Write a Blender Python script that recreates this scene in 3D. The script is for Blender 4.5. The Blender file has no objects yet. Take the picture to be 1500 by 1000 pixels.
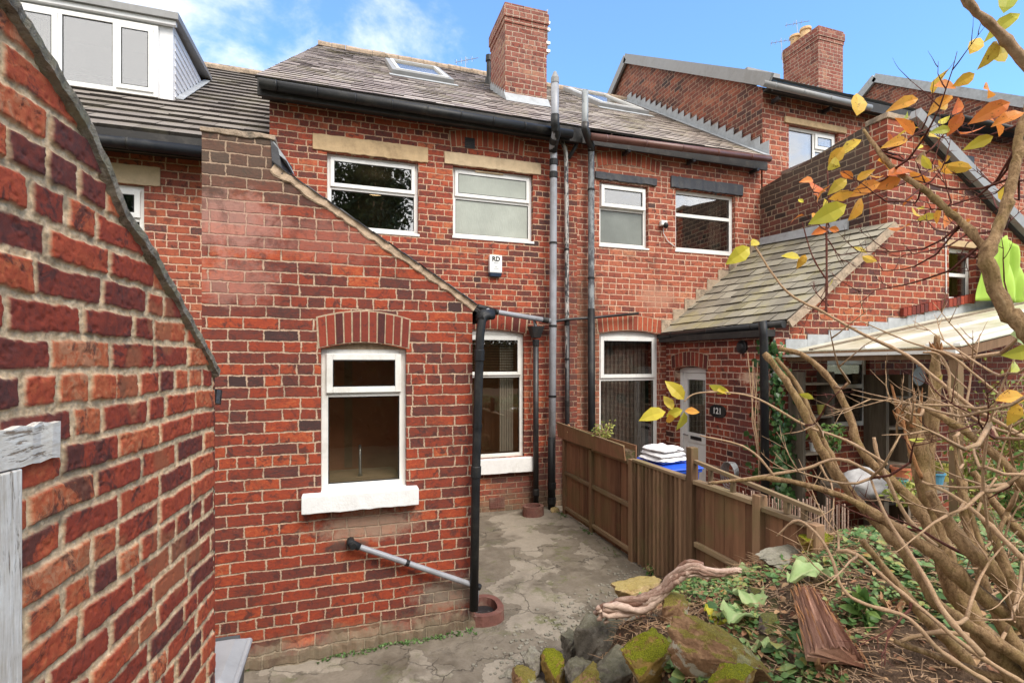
import bpy, bmesh, math, random
import numpy as np
from mathutils import Vector, Matrix
from mathutils.geometry import tessellate_polygon
random.seed(7); rng = np.random.default_rng(7)
R = math.radians
scene = bpy.context.scene
COL = scene.collection

# ------------------------------------------------------------------ camera model
F, CX, HY = 750.0, 750.0, 528.0
TH = R(18.3); S, Cc = math.sin(TH), math.cos(TH)
CAM = Vector((0, 0, 2.08))
def ray(x, y):
    u = (x-CX)/F; v = (HY-y)/F
    return Vector((S+u*Cc, Cc-u*S, v))
def onY(x, y, Y): d = ray(x, y); return CAM+d*(Y/d.y)
def onX(x, y, X): d = ray(x, y); return CAM+d*(X/d.x)
def dep(x, y, z): return CAM+ray(x, y)*z
def onP(x, y, p, n): d = ray(x, y); return CAM+d*((p-CAM).dot(n)/d.dot(n))
def wx(x, Y): return onY(x, HY, Y).x
def wz(x, y, Y): return onY(x, y, Y).z

# ------------------------------------------------------------------ mesh builder
class MB:
    def __init__(s): s.v = []; s.f = []; s.uv = []; s.r = []; s.hasuv = False; s.smooth = False
    def quad(s, pts, uv=None, r=None):
        b = len(s.v); s.v += [tuple(p) for p in pts]; s.f.append(tuple(range(b, b+len(pts))))
        s.uv.append(uv)
        if uv: s.hasuv = True
        rr = random.random() if r is None else r
        s.r += [rr]*len(pts)
    def hexa(s, c, r=None):
        # c: 8 corners bottom 4 (ccw) then top 4
        rr = random.random() if r is None else r
        b = len(s.v); s.v += [tuple(p) for p in c]; s.r += [rr]*8
        for f in ((0,3,2,1),(4,5,6,7),(0,1,5,4),(1,2,6,5),(2,3,7,6),(3,0,4,7)):
            s.f.append(tuple(b+i for i in f)); s.uv.append(None)
    def box(s, x0, x1, y0, y1, z0, z1, r=None):
        s.hexa([(x0,y0,z0),(x1,y0,z0),(x1,y1,z0),(x0,y1,z0),(x0,y0,z1),(x1,y0,z1),(x1,y1,z1),(x0,y1,z1)], r)
    def beam(s, a, b, w, h, up=(0,0,1), r=None):
        a = Vector(a); b = Vector(b); d = (b-a).normalized(); u = Vector(up)
        sd = d.cross(u).normalized(); u = sd.cross(d).normalized()
        sd = sd*(w/2); u = u*(h/2)
        s.hexa([a-sd-u, a+sd-u, b+sd-u, b-sd-u, a-sd+u, a+sd+u, b+sd+u, b-sd+u], r)
    def tube(s, pts, rad, n=8, cap=True, r=None, jit=0, cyc=False):
        pts = [Vector(p) for p in pts]
        if not isinstance(rad, (list, tuple)): rad = [rad]*len(pts)
        rr = random.random() if r is None else r
        b = len(s.v); up = Vector((0.13, 0.2, 1)).normalized(); prev = None
        for i, p in enumerate(pts):
            t = (pts[min(i+1, len(pts)-1)]-pts[max(i-1, 0)])
            if t.length < 1e-9: t = Vector((0,0,1))
            t.normalize()
            if prev is None:
                a = t.cross(up)
                if a.length < .1: a = t.cross(Vector((1,0,0)))
                a.normalize()
            else:
                a = prev-t*prev.dot(t)
                if a.length < 1e-6: a = t.cross(up)
                a.normalize()
            prev = a; c = t.cross(a)
            for k in range(n):
                ang = 2*math.pi*k/n; q = rad[i]*(1+random.uniform(-jit, jit))
                s.v.append(tuple(p+a*math.cos(ang)*q+c*math.sin(ang)*q)); s.r.append(rr)
        for i in range(len(pts)-1):
            for k in range(n):
                k2 = (k+1) % n
                s.f.append((b+i*n+k, b+i*n+k2, b+(i+1)*n+k2, b+(i+1)*n+k)); s.uv.append(None)
        if cap:
            s.f.append(tuple(b+k for k in reversed(range(n)))); s.uv.append(None)
            s.f.append(tuple(b+(len(pts)-1)*n+k for k in range(n))); s.uv.append(None)
    def build(s, name, mat, parent=None, smooth=None, bevel=0, boxuv=False, split=None, kind=None):
        me = bpy.data.meshes.new(name); me.from_pydata(s.v, [], s.f); me.update()
        at = me.attributes.new('rnd', 'FLOAT', 'POINT'); at.data.foreach_set('value', s.r)
        if s.hasuv:
            uvl = me.uv_layers.new(name='UVMap')
            for p, uv in zip(me.polygons, s.uv):
                if uv:
                    for li, q in zip(p.loop_indices, uv): uvl.data[li].uv = q
        elif boxuv:
            uvl = me.uv_layers.new(name='UVMap')
            for p in me.polygons:
                n = p.normal
                for li in p.loop_indices:
                    c = me.vertices[me.loops[li].vertex_index].co
                    if abs(n.z) > .8: uvl.data[li].uv = (c.x, c.y)
                    elif abs(n.x) > abs(n.y): uvl.data[li].uv = (c.y+.11, c.z)
                    else: uvl.data[li].uv = (c.x, c.z)
        o = bpy.data.objects.new(name, me); COL.objects.link(o)
        if mat: me.materials.append(mat)
        if smooth or (smooth is None and s.smooth):
            me.polygons.foreach_set('use_smooth', [True]*len(me.polygons))
        if bevel:
            m = o.modifiers.new('b', 'BEVEL'); m.width = bevel; m.segments = 2; m.limit_method = 'ANGLE'
            m.angle_limit = R(40)
        if parent is not None:
            o.parent = parent; o.matrix_parent_inverse = pinv(parent)
        if kind: o['kind'] = kind
        return o
def pinv(p):
    M = Matrix.Identity(4)
    q = p
    ch = []
    while q is not None: ch.append(q); q = q.parent
    for q in reversed(ch): M = M @ q.matrix_parent_inverse @ Matrix.LocRotScale(q.location, q.rotation_euler, q.scale)
    return M.inverted()
def tag(o, label, cat, group=None, kind=None):
    if label: o['label'] = label
    if cat: o['category'] = cat
    if group: o['group'] = group
    if kind: o['kind'] = kind
    return o
def thing(name, label, cat, loc=(0,0,0), group=None):
    o = bpy.data.objects.new(name, None); COL.objects.link(o); o.location = loc; o.empty_display_size = .2
    return tag(o, label, cat, group)

# ------------------------------------------------------------------ node helpers
class G:
    def __init__(s, name):
        s.mat = bpy.data.materials.new(name); s.mat.use_nodes = True; s.nt = s.mat.node_tree
        s.nt.nodes.clear(); s.L = s.nt.links.new
    def n(s, t, **k):
        nd = s.nt.nodes.new(t)
        for a, b in k.items(): setattr(nd, a, b)
        return nd
    def put(s, sock, val):
        if hasattr(val, 'is_linked') or isinstance(val, bpy.types.NodeSocket): s.L(val, sock)
        elif val is not None: sock.default_value = val
    def m(s, op, a, b=None, c=None, clamp=False):
        nd = s.n('ShaderNodeMath', operation=op, use_clamp=clamp)
        for i, q in enumerate((a, b, c)):
            if q is not None: s.put(nd.inputs[i], q)
        return nd.outputs[0]
    def mapr(s, v, a, b, c=0, d=1, smooth=False):
        nd = s.n('ShaderNodeMapRange', interpolation_type='SMOOTHSTEP' if smooth else 'LINEAR')
        s.put(nd.inputs[0], v)
        for i, q in enumerate((a, b, c, d)): s.put(nd.inputs[i+1], q)
        return nd.outputs[0]
    def mix(s, f, a, b, blend='MIX'):
        nd = s.n('ShaderNodeMix', data_type='RGBA', blend_type=blend)
        s.put(nd.inputs[0], f)
        for i, q in ((6, a), (7, b)):
            s.put(nd.inputs[i], (*q, 1) if isinstance(q, tuple) and len(q) == 3 else q)
        return nd.outputs[2]
    def comb(s, x, y, z=0):
        nd = s.n('ShaderNodeCombineXYZ')
        for i, q in enumerate((x, y, z)): s.put(nd.inputs[i], q)
        return nd.outputs[0]
    def sep(s, v):
        nd = s.n('ShaderNodeSeparateXYZ'); s.L(v, nd.inputs[0]); return nd.outputs
    def noise(s, vec, scale, detail=4, rough=.55, dist=0, col=False, sc=None):
        if sc:
            mp = s.n('ShaderNodeVectorMath', operation='MULTIPLY'); s.L(vec, mp.inputs[0]); mp.inputs[1].default_value = sc
            vec = mp.outputs[0]
        nd = s.n('ShaderNodeTexNoise'); s.L(vec, nd.inputs['Vector'])
        nd.inputs['Scale'].default_value = scale; nd.inputs['Detail'].default_value = detail
        nd.inputs['Roughness'].default_value = rough; nd.inputs['Distortion'].default_value = dist
        return nd.outputs[1 if col else 0]
    def vor(s, vec, scale, feat='F1', out=0, rand=1):
        nd = s.n('ShaderNodeTexVoronoi', feature=feat); s.L(vec, nd.inputs['Vector']); nd.inputs['Scale'].default_value = scale
        nd.inputs['Randomness'].default_value = rand
        return nd.outputs[out]
    def ramp(s, f, stops, interp='LINEAR'):
        nd = s.n('ShaderNodeValToRGB'); s.put(nd.inputs[0], f); cr = nd.color_ramp; cr.interpolation = interp
        while len(cr.elements) < len(stops): cr.elements.new(.5)
        for e, (p, c) in zip(cr.elements, stops): e.position = p; e.color = (*c, 1)
        return nd.outputs[0]
    def attr(s, name='rnd'):
        nd = s.n('ShaderNodeAttribute', attribute_name=name); return nd.outputs['Fac']
    def obj(s): return s.n('ShaderNodeTexCoord').outputs['Object']
    def uv(s): return s.n('ShaderNodeTexCoord').outputs['UV']
    def pos(s): return s.n('ShaderNodeNewGeometry').outputs['Position']
    def wn(s, vec, out=0):
        nd = s.n('ShaderNodeTexWhiteNoise', noise_dimensions='3D'); s.L(vec, nd.inputs['Vector']); return nd.outputs[out]
    def out(s, col, rough=.8, h=None, bs=.5, bd=.01, metal=0, spec=.5, trans=None, sub=None, h2=None, coat=0):
        p = s.n('ShaderNodeBsdfPrincipled'); o = s.n('ShaderNodeOutputMaterial')
        s.put(p.inputs['Base Color'], (*col, 1) if isinstance(col, tuple) and len(col) == 3 else col)
        s.put(p.inputs['Roughness'], rough); s.put(p.inputs['Metallic'], metal)
        p.inputs['Specular IOR Level'].default_value = spec
        if coat: p.inputs['Coat Weight'].default_value = coat
        if h is not None:
            b = s.n('ShaderNodeBump'); b.inputs['Strength'].default_value = bs; b.inputs['Distance'].default_value = bd
            s.L(h, b.inputs['Height']); s.L(b.outputs[0], p.inputs['Normal'])
        if trans:   # thin leaf
            t = s.n('ShaderNodeBsdfTranslucent'); s.put(t.inputs[0], (*col, 1) if isinstance(col, tuple) and len(col) == 3 else col)
            mx = s.n('ShaderNodeMixShader'); mx.inputs[0].default_value = trans
            s.L(p.outputs[0], mx.inputs[1]); s.L(t.outputs[0], mx.inputs[2]); s.L(mx.outputs[0], o.inputs[0])
        else: s.L(p.outputs[0], o.inputs[0])
        return s.mat

PAL_RED = [(0, (.060,.034,.032)), (.12, (.105,.042,.036)), (.27, (.155,.043,.032)), (.44, (.205,.047,.030)),
           (.60, (.275,.050,.026)), (.76, (.345,.062,.028)), (.90, (.42,.088,.034)), (1, (.45,.14,.06))]
PAL_PINK = [(0, (.09,.050,.045)), (.10, (.18,.062,.048)), (.25, (.27,.075,.050)), (.45, (.33,.090,.055)),
            (.70, (.385,.108,.062)), (.90, (.44,.140,.078)), (1, (.48,.21,.12))]
def brick(name, pal, bw=.225, bh=.08, mt=.011, mortar=(.50,.37,.25), seed=0, hdr=6, sootz=None, blot=(), grime=None, dk=.045, rvar=.72):
    g = G(name); uv = g.uv(); P = g.pos()
    nz = g.sep(g.noise(uv, 5.0, 2, .5, col=True)); nz2 = g.sep(g.noise(uv, 38.0, 3, .6, col=True))
    u0, v0, _ = g.sep(uv)
    u = g.m('ADD', u0, g.m('ADD', g.m('MULTIPLY', g.m('SUBTRACT', nz[0], .5), .02), g.m('MULTIPLY', g.m('SUBTRACT', nz2[0], .5), .017)))
    v = g.m('ADD', v0, g.m('ADD', g.m('MULTIPLY', g.m('SUBTRACT', nz[1], .5), .018), g.m('MULTIPLY', g.m('SUBTRACT', nz2[1], .5), .014)))
    v = g.m('ADD', v, 20.0); u = g.m('ADD', u, 50.0)
    rv = g.m('DIVIDE', v, bh); row = g.m('FLOOR', rv)
    ish = g.m('LESS_THAN', g.m('MODULO', g.m('ADD', row, seed), hdr), .9)
    w = g.m('SUBTRACT', bw, g.m('MULTIPLY', ish, bw*.5))
    rr = g.wn(g.comb(row, seed, 3.3))
    off = g.m('ADD', g.m('MULTIPLY', g.m('MODULO', row, 2.0), .5), g.m('MULTIPLY', rr, .16))
    su = g.m('ADD', g.m('DIVIDE', u, w), off); col = g.m('FLOOR', su)
    fu = g.m('MULTIPLY', g.m('FRACT', su), w); fv = g.m('MULTIPLY', g.m('FRACT', rv), bh)
    id1 = g.comb(col, row, seed)
    # some stretchers split into two headers
    r0 = g.wn(g.comb(row, col, seed+7.7))
    sp = g.m('MULTIPLY', g.m('LESS_THAN', r0, .13), g.m('SUBTRACT', 1.0, ish))
    w2 = g.m('MULTIPLY', w, .52)
    second = g.m('MULTIPLY', sp, g.m('GREATER_THAN', fu, w2))
    ds = g.m('ADD', g.m('ABSOLUTE', g.m('SUBTRACT', fu, w2)), g.m('MULTIPLY', g.m('SUBTRACT', 1.0, sp), 1.0))
    d = g.m('MINIMUM', g.m('MINIMUM', fu, g.m('SUBTRACT', w, fu)), g.m('MINIMUM', fv, g.m('SUBTRACT', bh, fv)))
    d = g.m('MINIMUM', d, ds)
    d = g.m('ADD', d, g.m('MULTIPLY', g.m('SUBTRACT', g.noise(uv, 75, 4, .7), .5), .014))
    d = g.m('ADD', d, g.m('MULTIPLY', g.m('SUBTRACT', g.noise(uv, 17, 3, .6), .5), .010))
    mask = g.mapr(d, mt*.5-.0015, mt*.5+.003, 0, 1, True)
    rc = g.wn(g.comb(g.m('ADD', col, g.m('MULTIPLY', second, .37)), row, seed+1.5))
    # regional variation: more burnt bricks in zones
    zone = g.noise(uv, .9, 3, .5)
    rc = g.m('ADD', g.m('MULTIPLY', rc, rvar), .55-rvar*.5)
    rc = g.m('SUBTRACT', rc, g.m('MULTIPLY', g.m('LESS_THAN', g.wn(g.comb(row, col, seed+4.4)), dk), .28))
    t = g.m('ADD', rc, g.m('MULTIPLY', g.m('SUBTRACT', zone, .5), .8))
    inn = g.noise(uv, 30, 5, .7, 1.0, sc=(1, 1.7, 1))
    t = g.m('ADD', t, g.m('MULTIPLY', g.m('SUBTRACT', inn, .5), 1.0), clamp=True)
    bc = g.ramp(t, pal)
    # kiln smudges and pale streaks inside bricks
    sm = g.mapr(g.noise(uv, 14, 4, .7, .6), .50, .64, 0, .85, True)
    bc = g.mix(g.m('MULTIPLY', sm, g.mapr(rr, .2, .9, .55, 1)), bc, (.060,.032,.030))
    ef = g.mapr(g.noise(uv, 9, 5, .75, 1.2), .62, .80, 0, .55, True)
    bc = g.mix(ef, bc, (.42,.24,.18))
    mc = g.mix(g.mapr(g.noise(uv, 19, 5, .75), .35, .68, 0, .85), mortar, tuple(q*.62 for q in mortar))
    # shadow line painted under each brick, along the joint below it
    lip = g.m('MULTIPLY', g.mapr(fv, mt*.5-.004, mt*.5+.004, 1, 0, True), g.mapr(g.noise(uv, 6, 3, .6), .4, .6, .1, .75))
    c = g.mix(mask, mc, bc)
    c = g.mix(g.m('MULTIPLY', lip, g.mapr(fv, 0, mt*.5, .0, 1)), c, (.07,.045,.035))
    if sootz:      # (z0, z1, strength) dark weathered band by real height on the wall
        z = g.m('ADD', v0, g.m('MULTIPLY', g.m('SUBTRACT', zone, .5), 1.0))
        sfac = g.mapr(z, sootz[0], sootz[1], 0, sootz[2], True)
        c = g.mix(g.m('MULTIPLY', sfac, g.m('ADD', .42, g.m('MULTIPLY', mask, .58))), c, g.mix(inn, (.045,.036,.028), (.15,.115,.085)))
    for (bx, bz, rx, rz, colr, st) in blot:
        dx = g.m('DIVIDE', g.m('SUBTRACT', u0, bx), rx); dz = g.m('DIVIDE', g.m('SUBTRACT', v0, bz), rz)
        dd = g.m('SQRT', g.m('ADD', g.m('MULTIPLY', dx, dx), g.m('MULTIPLY', dz, dz)))
        dd = g.m('ADD', dd, g.m('MULTIPLY', g.m('SUBTRACT', g.noise(uv, 11, 5, .75), .5), 1.6))
        c = g.mix(g.mapr(dd, .35, 1.0, st, 0, True), c, colr)
    if grime:
        z = g.m('ADD', v0, g.m('MULTIPLY', g.m('SUBTRACT', g.noise(uv, 3.5, 5, .7), .5), .55))
        c = g.mix(g.mapr(z, grime[0], grime[1], grime[2], 0, True), c, g.mix(g.noise(uv, 12, 4, .7), (.05,.045,.025), (.30,.25,.17)))
    gr_ = g.mapr(g.noise(uv, 2.1, 8, .82, .5), .50, .66, 0, .55, True); c = g.mix(gr_, c, g.mix(mask, (.14,.10,.075), (.075,.036,.030)))
    h = g.m('ADD', g.m('MULTIPLY', mask, 1.0), g.m('ADD', g.m('MULTIPLY', inn, .55), g.m('MULTIPLY', g.noise(uv, 160, 3, .7), .25)))
    return g.out(c, g.mapr(inn, .3, .7, .72, .95), h, .9, .009, spec=.25)

def brick_attr(name, pal, dark=.5):
    g = G(name); o = g.obj(); r = g.attr('rnd')
    inn = g.noise(o, 34, 5, .7, 1.0)
    t = g.m('ADD', r, g.m('MULTIPLY', g.m('SUBTRACT', inn, .5), .7), clamp=True)
    c = g.ramp(t, pal)
    c = g.mix(g.mapr(g.noise(o, 16, 4, .7), .55, .7, 0, .6, True), c, (.05,.03,.03))
    return g.out(c, .85, g.noise(o, 90, 5, .7), .6, .006, spec=.25)

def plain(name, col, rough=.5, var=.12, scale=12, bump=0, spec=.5, metal=0, dirt=None, dirtamt=.5, streak=False, coat=0, bscale=60):
    g = G(name); o = g.obj()
    n = g.noise(o, scale, 5, .65, sc=(1,1,.25) if streak else None)
    c = g.mix(g.mapr(n, .3, .7), tuple(q*(1-var) for q in col), tuple(min(1, q*(1+var)) for q in col))
    if dirt:
        c = g.mix(g.mapr(g.noise(o, scale*.45, 6, .75), .48, .68, 0, dirtamt, True), c, dirt)
    h = g.noise(o, bscale, 4, .7) if bump else None
    return g.out(c, g.mapr(n, .3, .7, max(0, rough-.08), min(1, rough+.08)), h, bump, .01, metal, spec, coat=coat)

M = {}
M['upvc'] = plain('white_upvc', (.80,.80,.78), .35, .03, 8, 0, .5, dirt=(.5,.48,.42), dirtamt=.25)
M['upvc_cream'] = plain('cream_upvc', (.79,.785,.75), .4, .05, 8, dirt=(.45,.42,.34), dirtamt=.4)
M['sill'] = plain('white_painted_sill', (.82,.82,.81), .55, .05, 14, .3, dirt=(.50,.47,.41), dirtamt=.3)
M['stone'] = plain('sandstone_lintel', (.50,.36,.21), .9, .15, 10, .5, .2, dirt=(.28,.19,.11), dirtamt=.5)
M['stone_pale'] = plain('pale_stone_lintel', (.60,.46,.30), .9, .12, 10, .5, .2, dirt=(.35,.26,.17), dirtamt=.4)
M['black_lintel'] = plain('black_painted_stone', (.028,.030,.038), .5, .3, 10, .4, dirt=(.12,.11,.10), dirtamt=.4)
M['black_pl'] = plain('black_plastic', (.013,.0135,.015), .5, .3, 6, 0, .3, dirt=(.07,.065,.055), dirtamt=.4)
M['black_iron'] = plain('black_painted_iron', (.018,.018,.02), .42, .3, 12, .3, dirt=(.06,.045,.035), dirtamt=.5)
M['grey_pl'] = plain('grey_plastic_pipe', (.30,.31,.34), .42, .12, 7, 0, dirt=(.16,.15,.14), dirtamt=.5)
M['brown_pl'] = plain('brown_gutter', (.13,.055,.042), .4, .2, 8, 0, dirt=(.20,.12,.10), dirtamt=.5)
M['lead'] = plain('lead_flashing', (.36,.38,.40), .6, .18, 9, .3, dirt=(.22,.22,.22), dirtamt=.6)
M['grey_trim'] = plain('grey_trim', (.26,.26,.26), .5, .1, 8, 0, dirt=(.18,.17,.15), dirtamt=.4)
M['mortar'] = plain('mortar', (.46,.35,.24), .95, .2, 30, .9, .2, dirt=(.20,.16,.12), dirtamt=.5)
M['render'] = plain('weathered_cement', (.40,.31,.23), .95, .25, 14, 1.0, .2, dirt=(.11,.095,.075), dirtamt=.8)
M['verge_tan'] = plain('tan_verge_mortar', (.56,.42,.30), .95, .18, 18, .8, .2, dirt=(.26,.20,.14), dirtamt=.6)
M['soffit'] = plain('dark_soffit', (.02,.018,.017), .7, .3, 10, .2, dirt=(.08,.07,.06), dirtamt=.5)
M['clad'] = plain('white_cladding', (.78,.78,.79), .45, .04, 8)
M['terracotta'] = plain('terracotta_drain', (.16,.065,.050), .75, .25, 14, .6, dirt=(.26,.19,.14), dirtamt=.5)
M['pot'] = plain('buff_chimney_pot', (.62,.42,.22), .8, .12, 12, .4)
M['white_pt'] = plain('peeling_white_paint', (.62,.60,.55), .7, .15, 20, .8, dirt=(.20,.16,.12), dirtamt=.8)
M['metal'] = plain('galvanised_metal', (.45,.46,.47), .4, .1, 12, metal=.8)
def peel():
    g = G('flaking_painted_pipe'); o = g.obj()
    n = g.mapr(g.noise(o, 16, 5, .75, sc=(1,1,.3)), .46, .54, 0, 1, True)
    return g.out(g.mix(n, (.035,.035,.04), (.45,.43,.40)), .6, n, .3, .004)
M['peel'] = peel()
def peel2():
    g = G('weathered_grey_pipe'); o = g.obj()
    n = g.mapr(g.noise(o, 9, 5, .75, sc=(1,1,.35)), .42, .60, 0, 1, True)
    return g.out(g.mix(n, (.07,.075,.085), (.27,.29,.30)), .5, n, .2, .003)
M['peel2'] = peel2()

def slate(name, w, pal, moss=.0, moscol=(.20,.20,.06), joint=.006, rough=.6):
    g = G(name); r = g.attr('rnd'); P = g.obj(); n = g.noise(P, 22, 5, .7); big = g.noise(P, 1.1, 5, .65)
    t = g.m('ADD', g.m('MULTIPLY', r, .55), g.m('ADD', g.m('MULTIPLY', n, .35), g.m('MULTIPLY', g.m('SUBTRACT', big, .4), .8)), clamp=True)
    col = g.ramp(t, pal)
    if moss: col = g.mix(g.mapr(g.noise(P, 1.7, 6, .75), .48, .66, 0, moss, True), col, moscol)
    col = g.mix(g.mapr(g.noise(P, 9, 5, .8), .62, .75, 0, .6, True), col, (.42,.41,.37))
    return g.out(col, rough, g.m('ADD', n, g.noise(P, 120, 3, .7)), .5, .006, spec=.35)
M['slate'] = slate('worn_grey_slate', .26, [(0,(.05,.042,.04)),(.12,(.17,.13,.125)),(.35,(.25,.20,.185)),(.65,(.34,.285,.26)),(1,(.44,.39,.35))], .35, (.30,.27,.15))
M['slate_r'] = slate('worn_pinkish_slate', .28, [(0,(.05,.042,.04)),(.12,(.20,.155,.135)),(.35,(.29,.235,.20)),(.65,(.38,.32,.275)),(1,(.47,.41,.35))], .35, (.33,.29,.15))
M['slate_moss'] = slate('mossy_slate', .28, [(0,(.05,.042,.03)),(.15,(.15,.135,.105)),(.4,(.225,.205,.165)),(.7,(.31,.285,.225)),(1,(.40,.37,.30))], .5, (.34,.30,.13))
M['tile'] = slate('concrete_tile', .33, [(0,(.05,.042,.038)),(.12,(.13,.11,.098)),(.4,(.18,.155,.138)),(1,(.27,.24,.21))], .3, (.22,.20,.13), joint=.008, rough=.75)

def glass(name, refl, tint=(.86,.84,.81), rough=.01):
    g = G(name); lw = g.n('ShaderNodeLayerWeight'); lw.inputs[0].default_value = .35
    f = g.m('ADD', g.m('MULTIPLY', lw.outputs[0], .5), refl, clamp=True)
    tr = g.n('ShaderNodeBsdfTransparent'); tr.inputs[0].default_value = (*tint, 1)
    gl = g.n('ShaderNodeBsdfGlossy'); gl.inputs[1].default_value = rough; gl.inputs[0].default_value = (.95,.95,.95,1)
    b = g.n('ShaderNodeBump'); b.inputs['Strength'].default_value = .05; b.inputs['Distance'].default_value = .02
    g.L(g.noise(g.obj(), 2.5, 2, .5), b.inputs['Height']); g.L(b.outputs[0], gl.inputs['Normal'])
    mx = g.n('ShaderNodeMixShader'); g.L(f, mx.inputs[0]); g.L(tr.outputs[0], mx.inputs[1]); g.L(gl.outputs[0], mx.inputs[2])
    o = g.n('ShaderNodeOutputMaterial'); g.L(mx.outputs[0], o.inputs[0]); return g.mat
M['glass_hi'] = glass('window_glass_bright', .24)
M['glass_lo'] = glass('window_glass', .10)
M['glass_mid'] = glass('window_glass_mid', .26)
def frost(name, col):
    g = G(name); o = g.obj()
    n = g.noise(o, 60, 3, .6, sc=(1.6,1,.35)); b = g.noise(o, 3, 3, .6)
    c = g.mix(g.mapr(b, .3, .7), tuple(q*.75 for q in col), col)
    return g.out(c, .28, n, .6, .004, spec=.6)
M['frost'] = frost('frosted_glass', (.40,.43,.38))
M['frost_d'] = frost('frosted_glass_dark', (.20,.22,.20))
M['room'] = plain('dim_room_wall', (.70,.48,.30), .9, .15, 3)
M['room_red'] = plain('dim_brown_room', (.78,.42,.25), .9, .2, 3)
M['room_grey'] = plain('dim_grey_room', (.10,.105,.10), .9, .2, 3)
M['curtain'] = plain('pale_curtain', (.62,.60,.52), .9, .1, 12)
M['net'] = plain('grey_net_curtain', (.34,.34,.32), .9, .35, 10)
M['blind'] = plain('brown_blind', (.16,.085,.035), .6, .15, 10)

def wood(name, c1, c2, green=.3, sc=(14,14,1.2), rough=.8, bump=.6, gcol=(.16,.15,.06)):
    g = G(name); o = g.obj(); r = g.attr('rnd')
    off = g.n('ShaderNodeVectorMath', operation='ADD'); g.L(o, off.inputs[0]); g.L(g.comb(g.m('MULTIPLY', r, 31.0), g.m('MULTIPLY', r, 17.0), 0.0), off.inputs[1])
    n = g.noise(off.outputs[0], 1.0, 6, .7, .6, sc=sc); n2 = g.noise(o, 2.2, 5, .7)
    t = g.m('ADD', g.m('MULTIPLY', n, .9), g.m('MULTIPLY', g.m('SUBTRACT', r, .5), .45), clamp=True)
    c = g.mix(g.mapr(t, .2, .8), c1, c2)
    if green: c = g.mix(g.mapr(n2, .46, .66, 0, green, True), c, gcol)
    return g.out(c, rough, n, bump, .006, spec=.25)
M['fence'] = wood('brown_fence_board', (.11,.052,.030), (.33,.17,.095), .35)
M['fence_rail'] = wood('weathered_fence_rail', (.15,.10,.06), (.38,.27,.16), .45, sc=(9,1.0,14))
M['fence_post'] = wood('fence_post', (.13,.075,.042), (.36,.22,.13), .4)
M['old_wood'] = wood('old_grey_wood', (.10,.08,.06), (.34,.27,.20), .1)
# ------------------------------------------------------------------ walls, windows, roofs
class PL:
    def __init__(s, O, d, n): s.O = Vector(O); s.d = Vector(d); s.n = Vector(n)
    def pt(s, a, z, o=0): return s.O+s.d*a+Vector((0,0,z))+s.n*o
    def box(s, mb, a0, a1, z0, z1, o0, o1, r=None):
        p = s.pt; mb.hexa([p(a0,z0,o1),p(a1,z0,o1),p(a1,z0,o0),p(a0,z0,o0),p(a0,z1,o1),p(a1,z1,o1),p(a1,z1,o0),p(a0,z1,o0)], r)
def YP(Y): return PL((0,Y,0), (1,0,0), (0,-1,0))
def XP(X): return PL((X,0,0), (0,1,0), (-1,0,0))

def wall(name, pl, outline, holes, thick, mat, parent):
    mb = MB(); polys = [outline]+holes
    tris = tessellate_polygon([[Vector((a, z, 0)) for a, z in q] for q in polys])
    flat = [p for q in polys for p in q]
    s0 = pl.O.x*0
    def uv(a, z): return (a, z)
    def add(ps, uvs, nrm):
        P = [Vector(q) for q in ps]
        n = (P[1]-P[0]).cross(P[2]-P[0])
        if n.dot(nrm) < 0: P.reverse(); uvs = uvs[::-1]
        mb.quad(P, uvs, .5)
    for t in tris:
        ps = [flat[i] for i in t]
        add([pl.pt(a, z) for a, z in ps], [uv(a, z) for a, z in ps], pl.n)
        add([pl.pt(a, z, -thick) for a, z in ps], [uv(a, z) for a, z in ps], -pl.n)
    for k, q in enumerate(polys):
        area = sum(q[i][0]*q[(i+1) % len(q)][1]-q[(i+1) % len(q)][0]*q[i][1] for i in range(len(q)))
        for i in range(len(q)):
            (a0, z0), (a1, z1) = q[i], q[(i+1) % len(q)]
            L = math.hypot(a1-a0, z1-z0)
            if L < 1e-5: continue
            on = Vector((z1-z0, -(a1-a0)))/L*(1 if area > 0 else -1)*(1 if k == 0 else -1)
            nr = pl.d*on.x+Vector((0,0,on.y))
            ver = abs(z1-z0) > abs(a1-a0)
            ax = Vector((abs(pl.n.x), abs(pl.n.y), 0)); e0 = pl.pt(a0, z0).dot(ax); e1 = pl.pt(a0, z0, -thick).dot(ax)
            if ver: us = [(e0, z0), (e0, z1), (e1, z1), (e1, z0)]
            else: us = [(a0, z0), (a1, z1), (a1, z1+thick), (a0, z0+thick)]
            add([pl.pt(a0,z0), pl.pt(a1,z1), pl.pt(a1,z1,-thick), pl.pt(a0,z0,-thick)], us, nr)
    return mb.build(name, mat, parent)

def rect(a0, a1, z0, z1): return [(a0,z0),(a1,z0),(a1,z1),(a0,z1)]
def pxr(Y, xl, xr, yt, yb, xt=None, xb=None):
    """rectangle on plane Y from pixel edges; yt measured at column xt, yb at column xb"""
    xt = (xl+xr)/2 if xt is None else xt; xb = (xl+xr)/2 if xb is None else xb
    return wx(xl, Y), wx(xr, Y), wz(xb, yb, Y), wz(xt, yt, Y)

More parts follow.
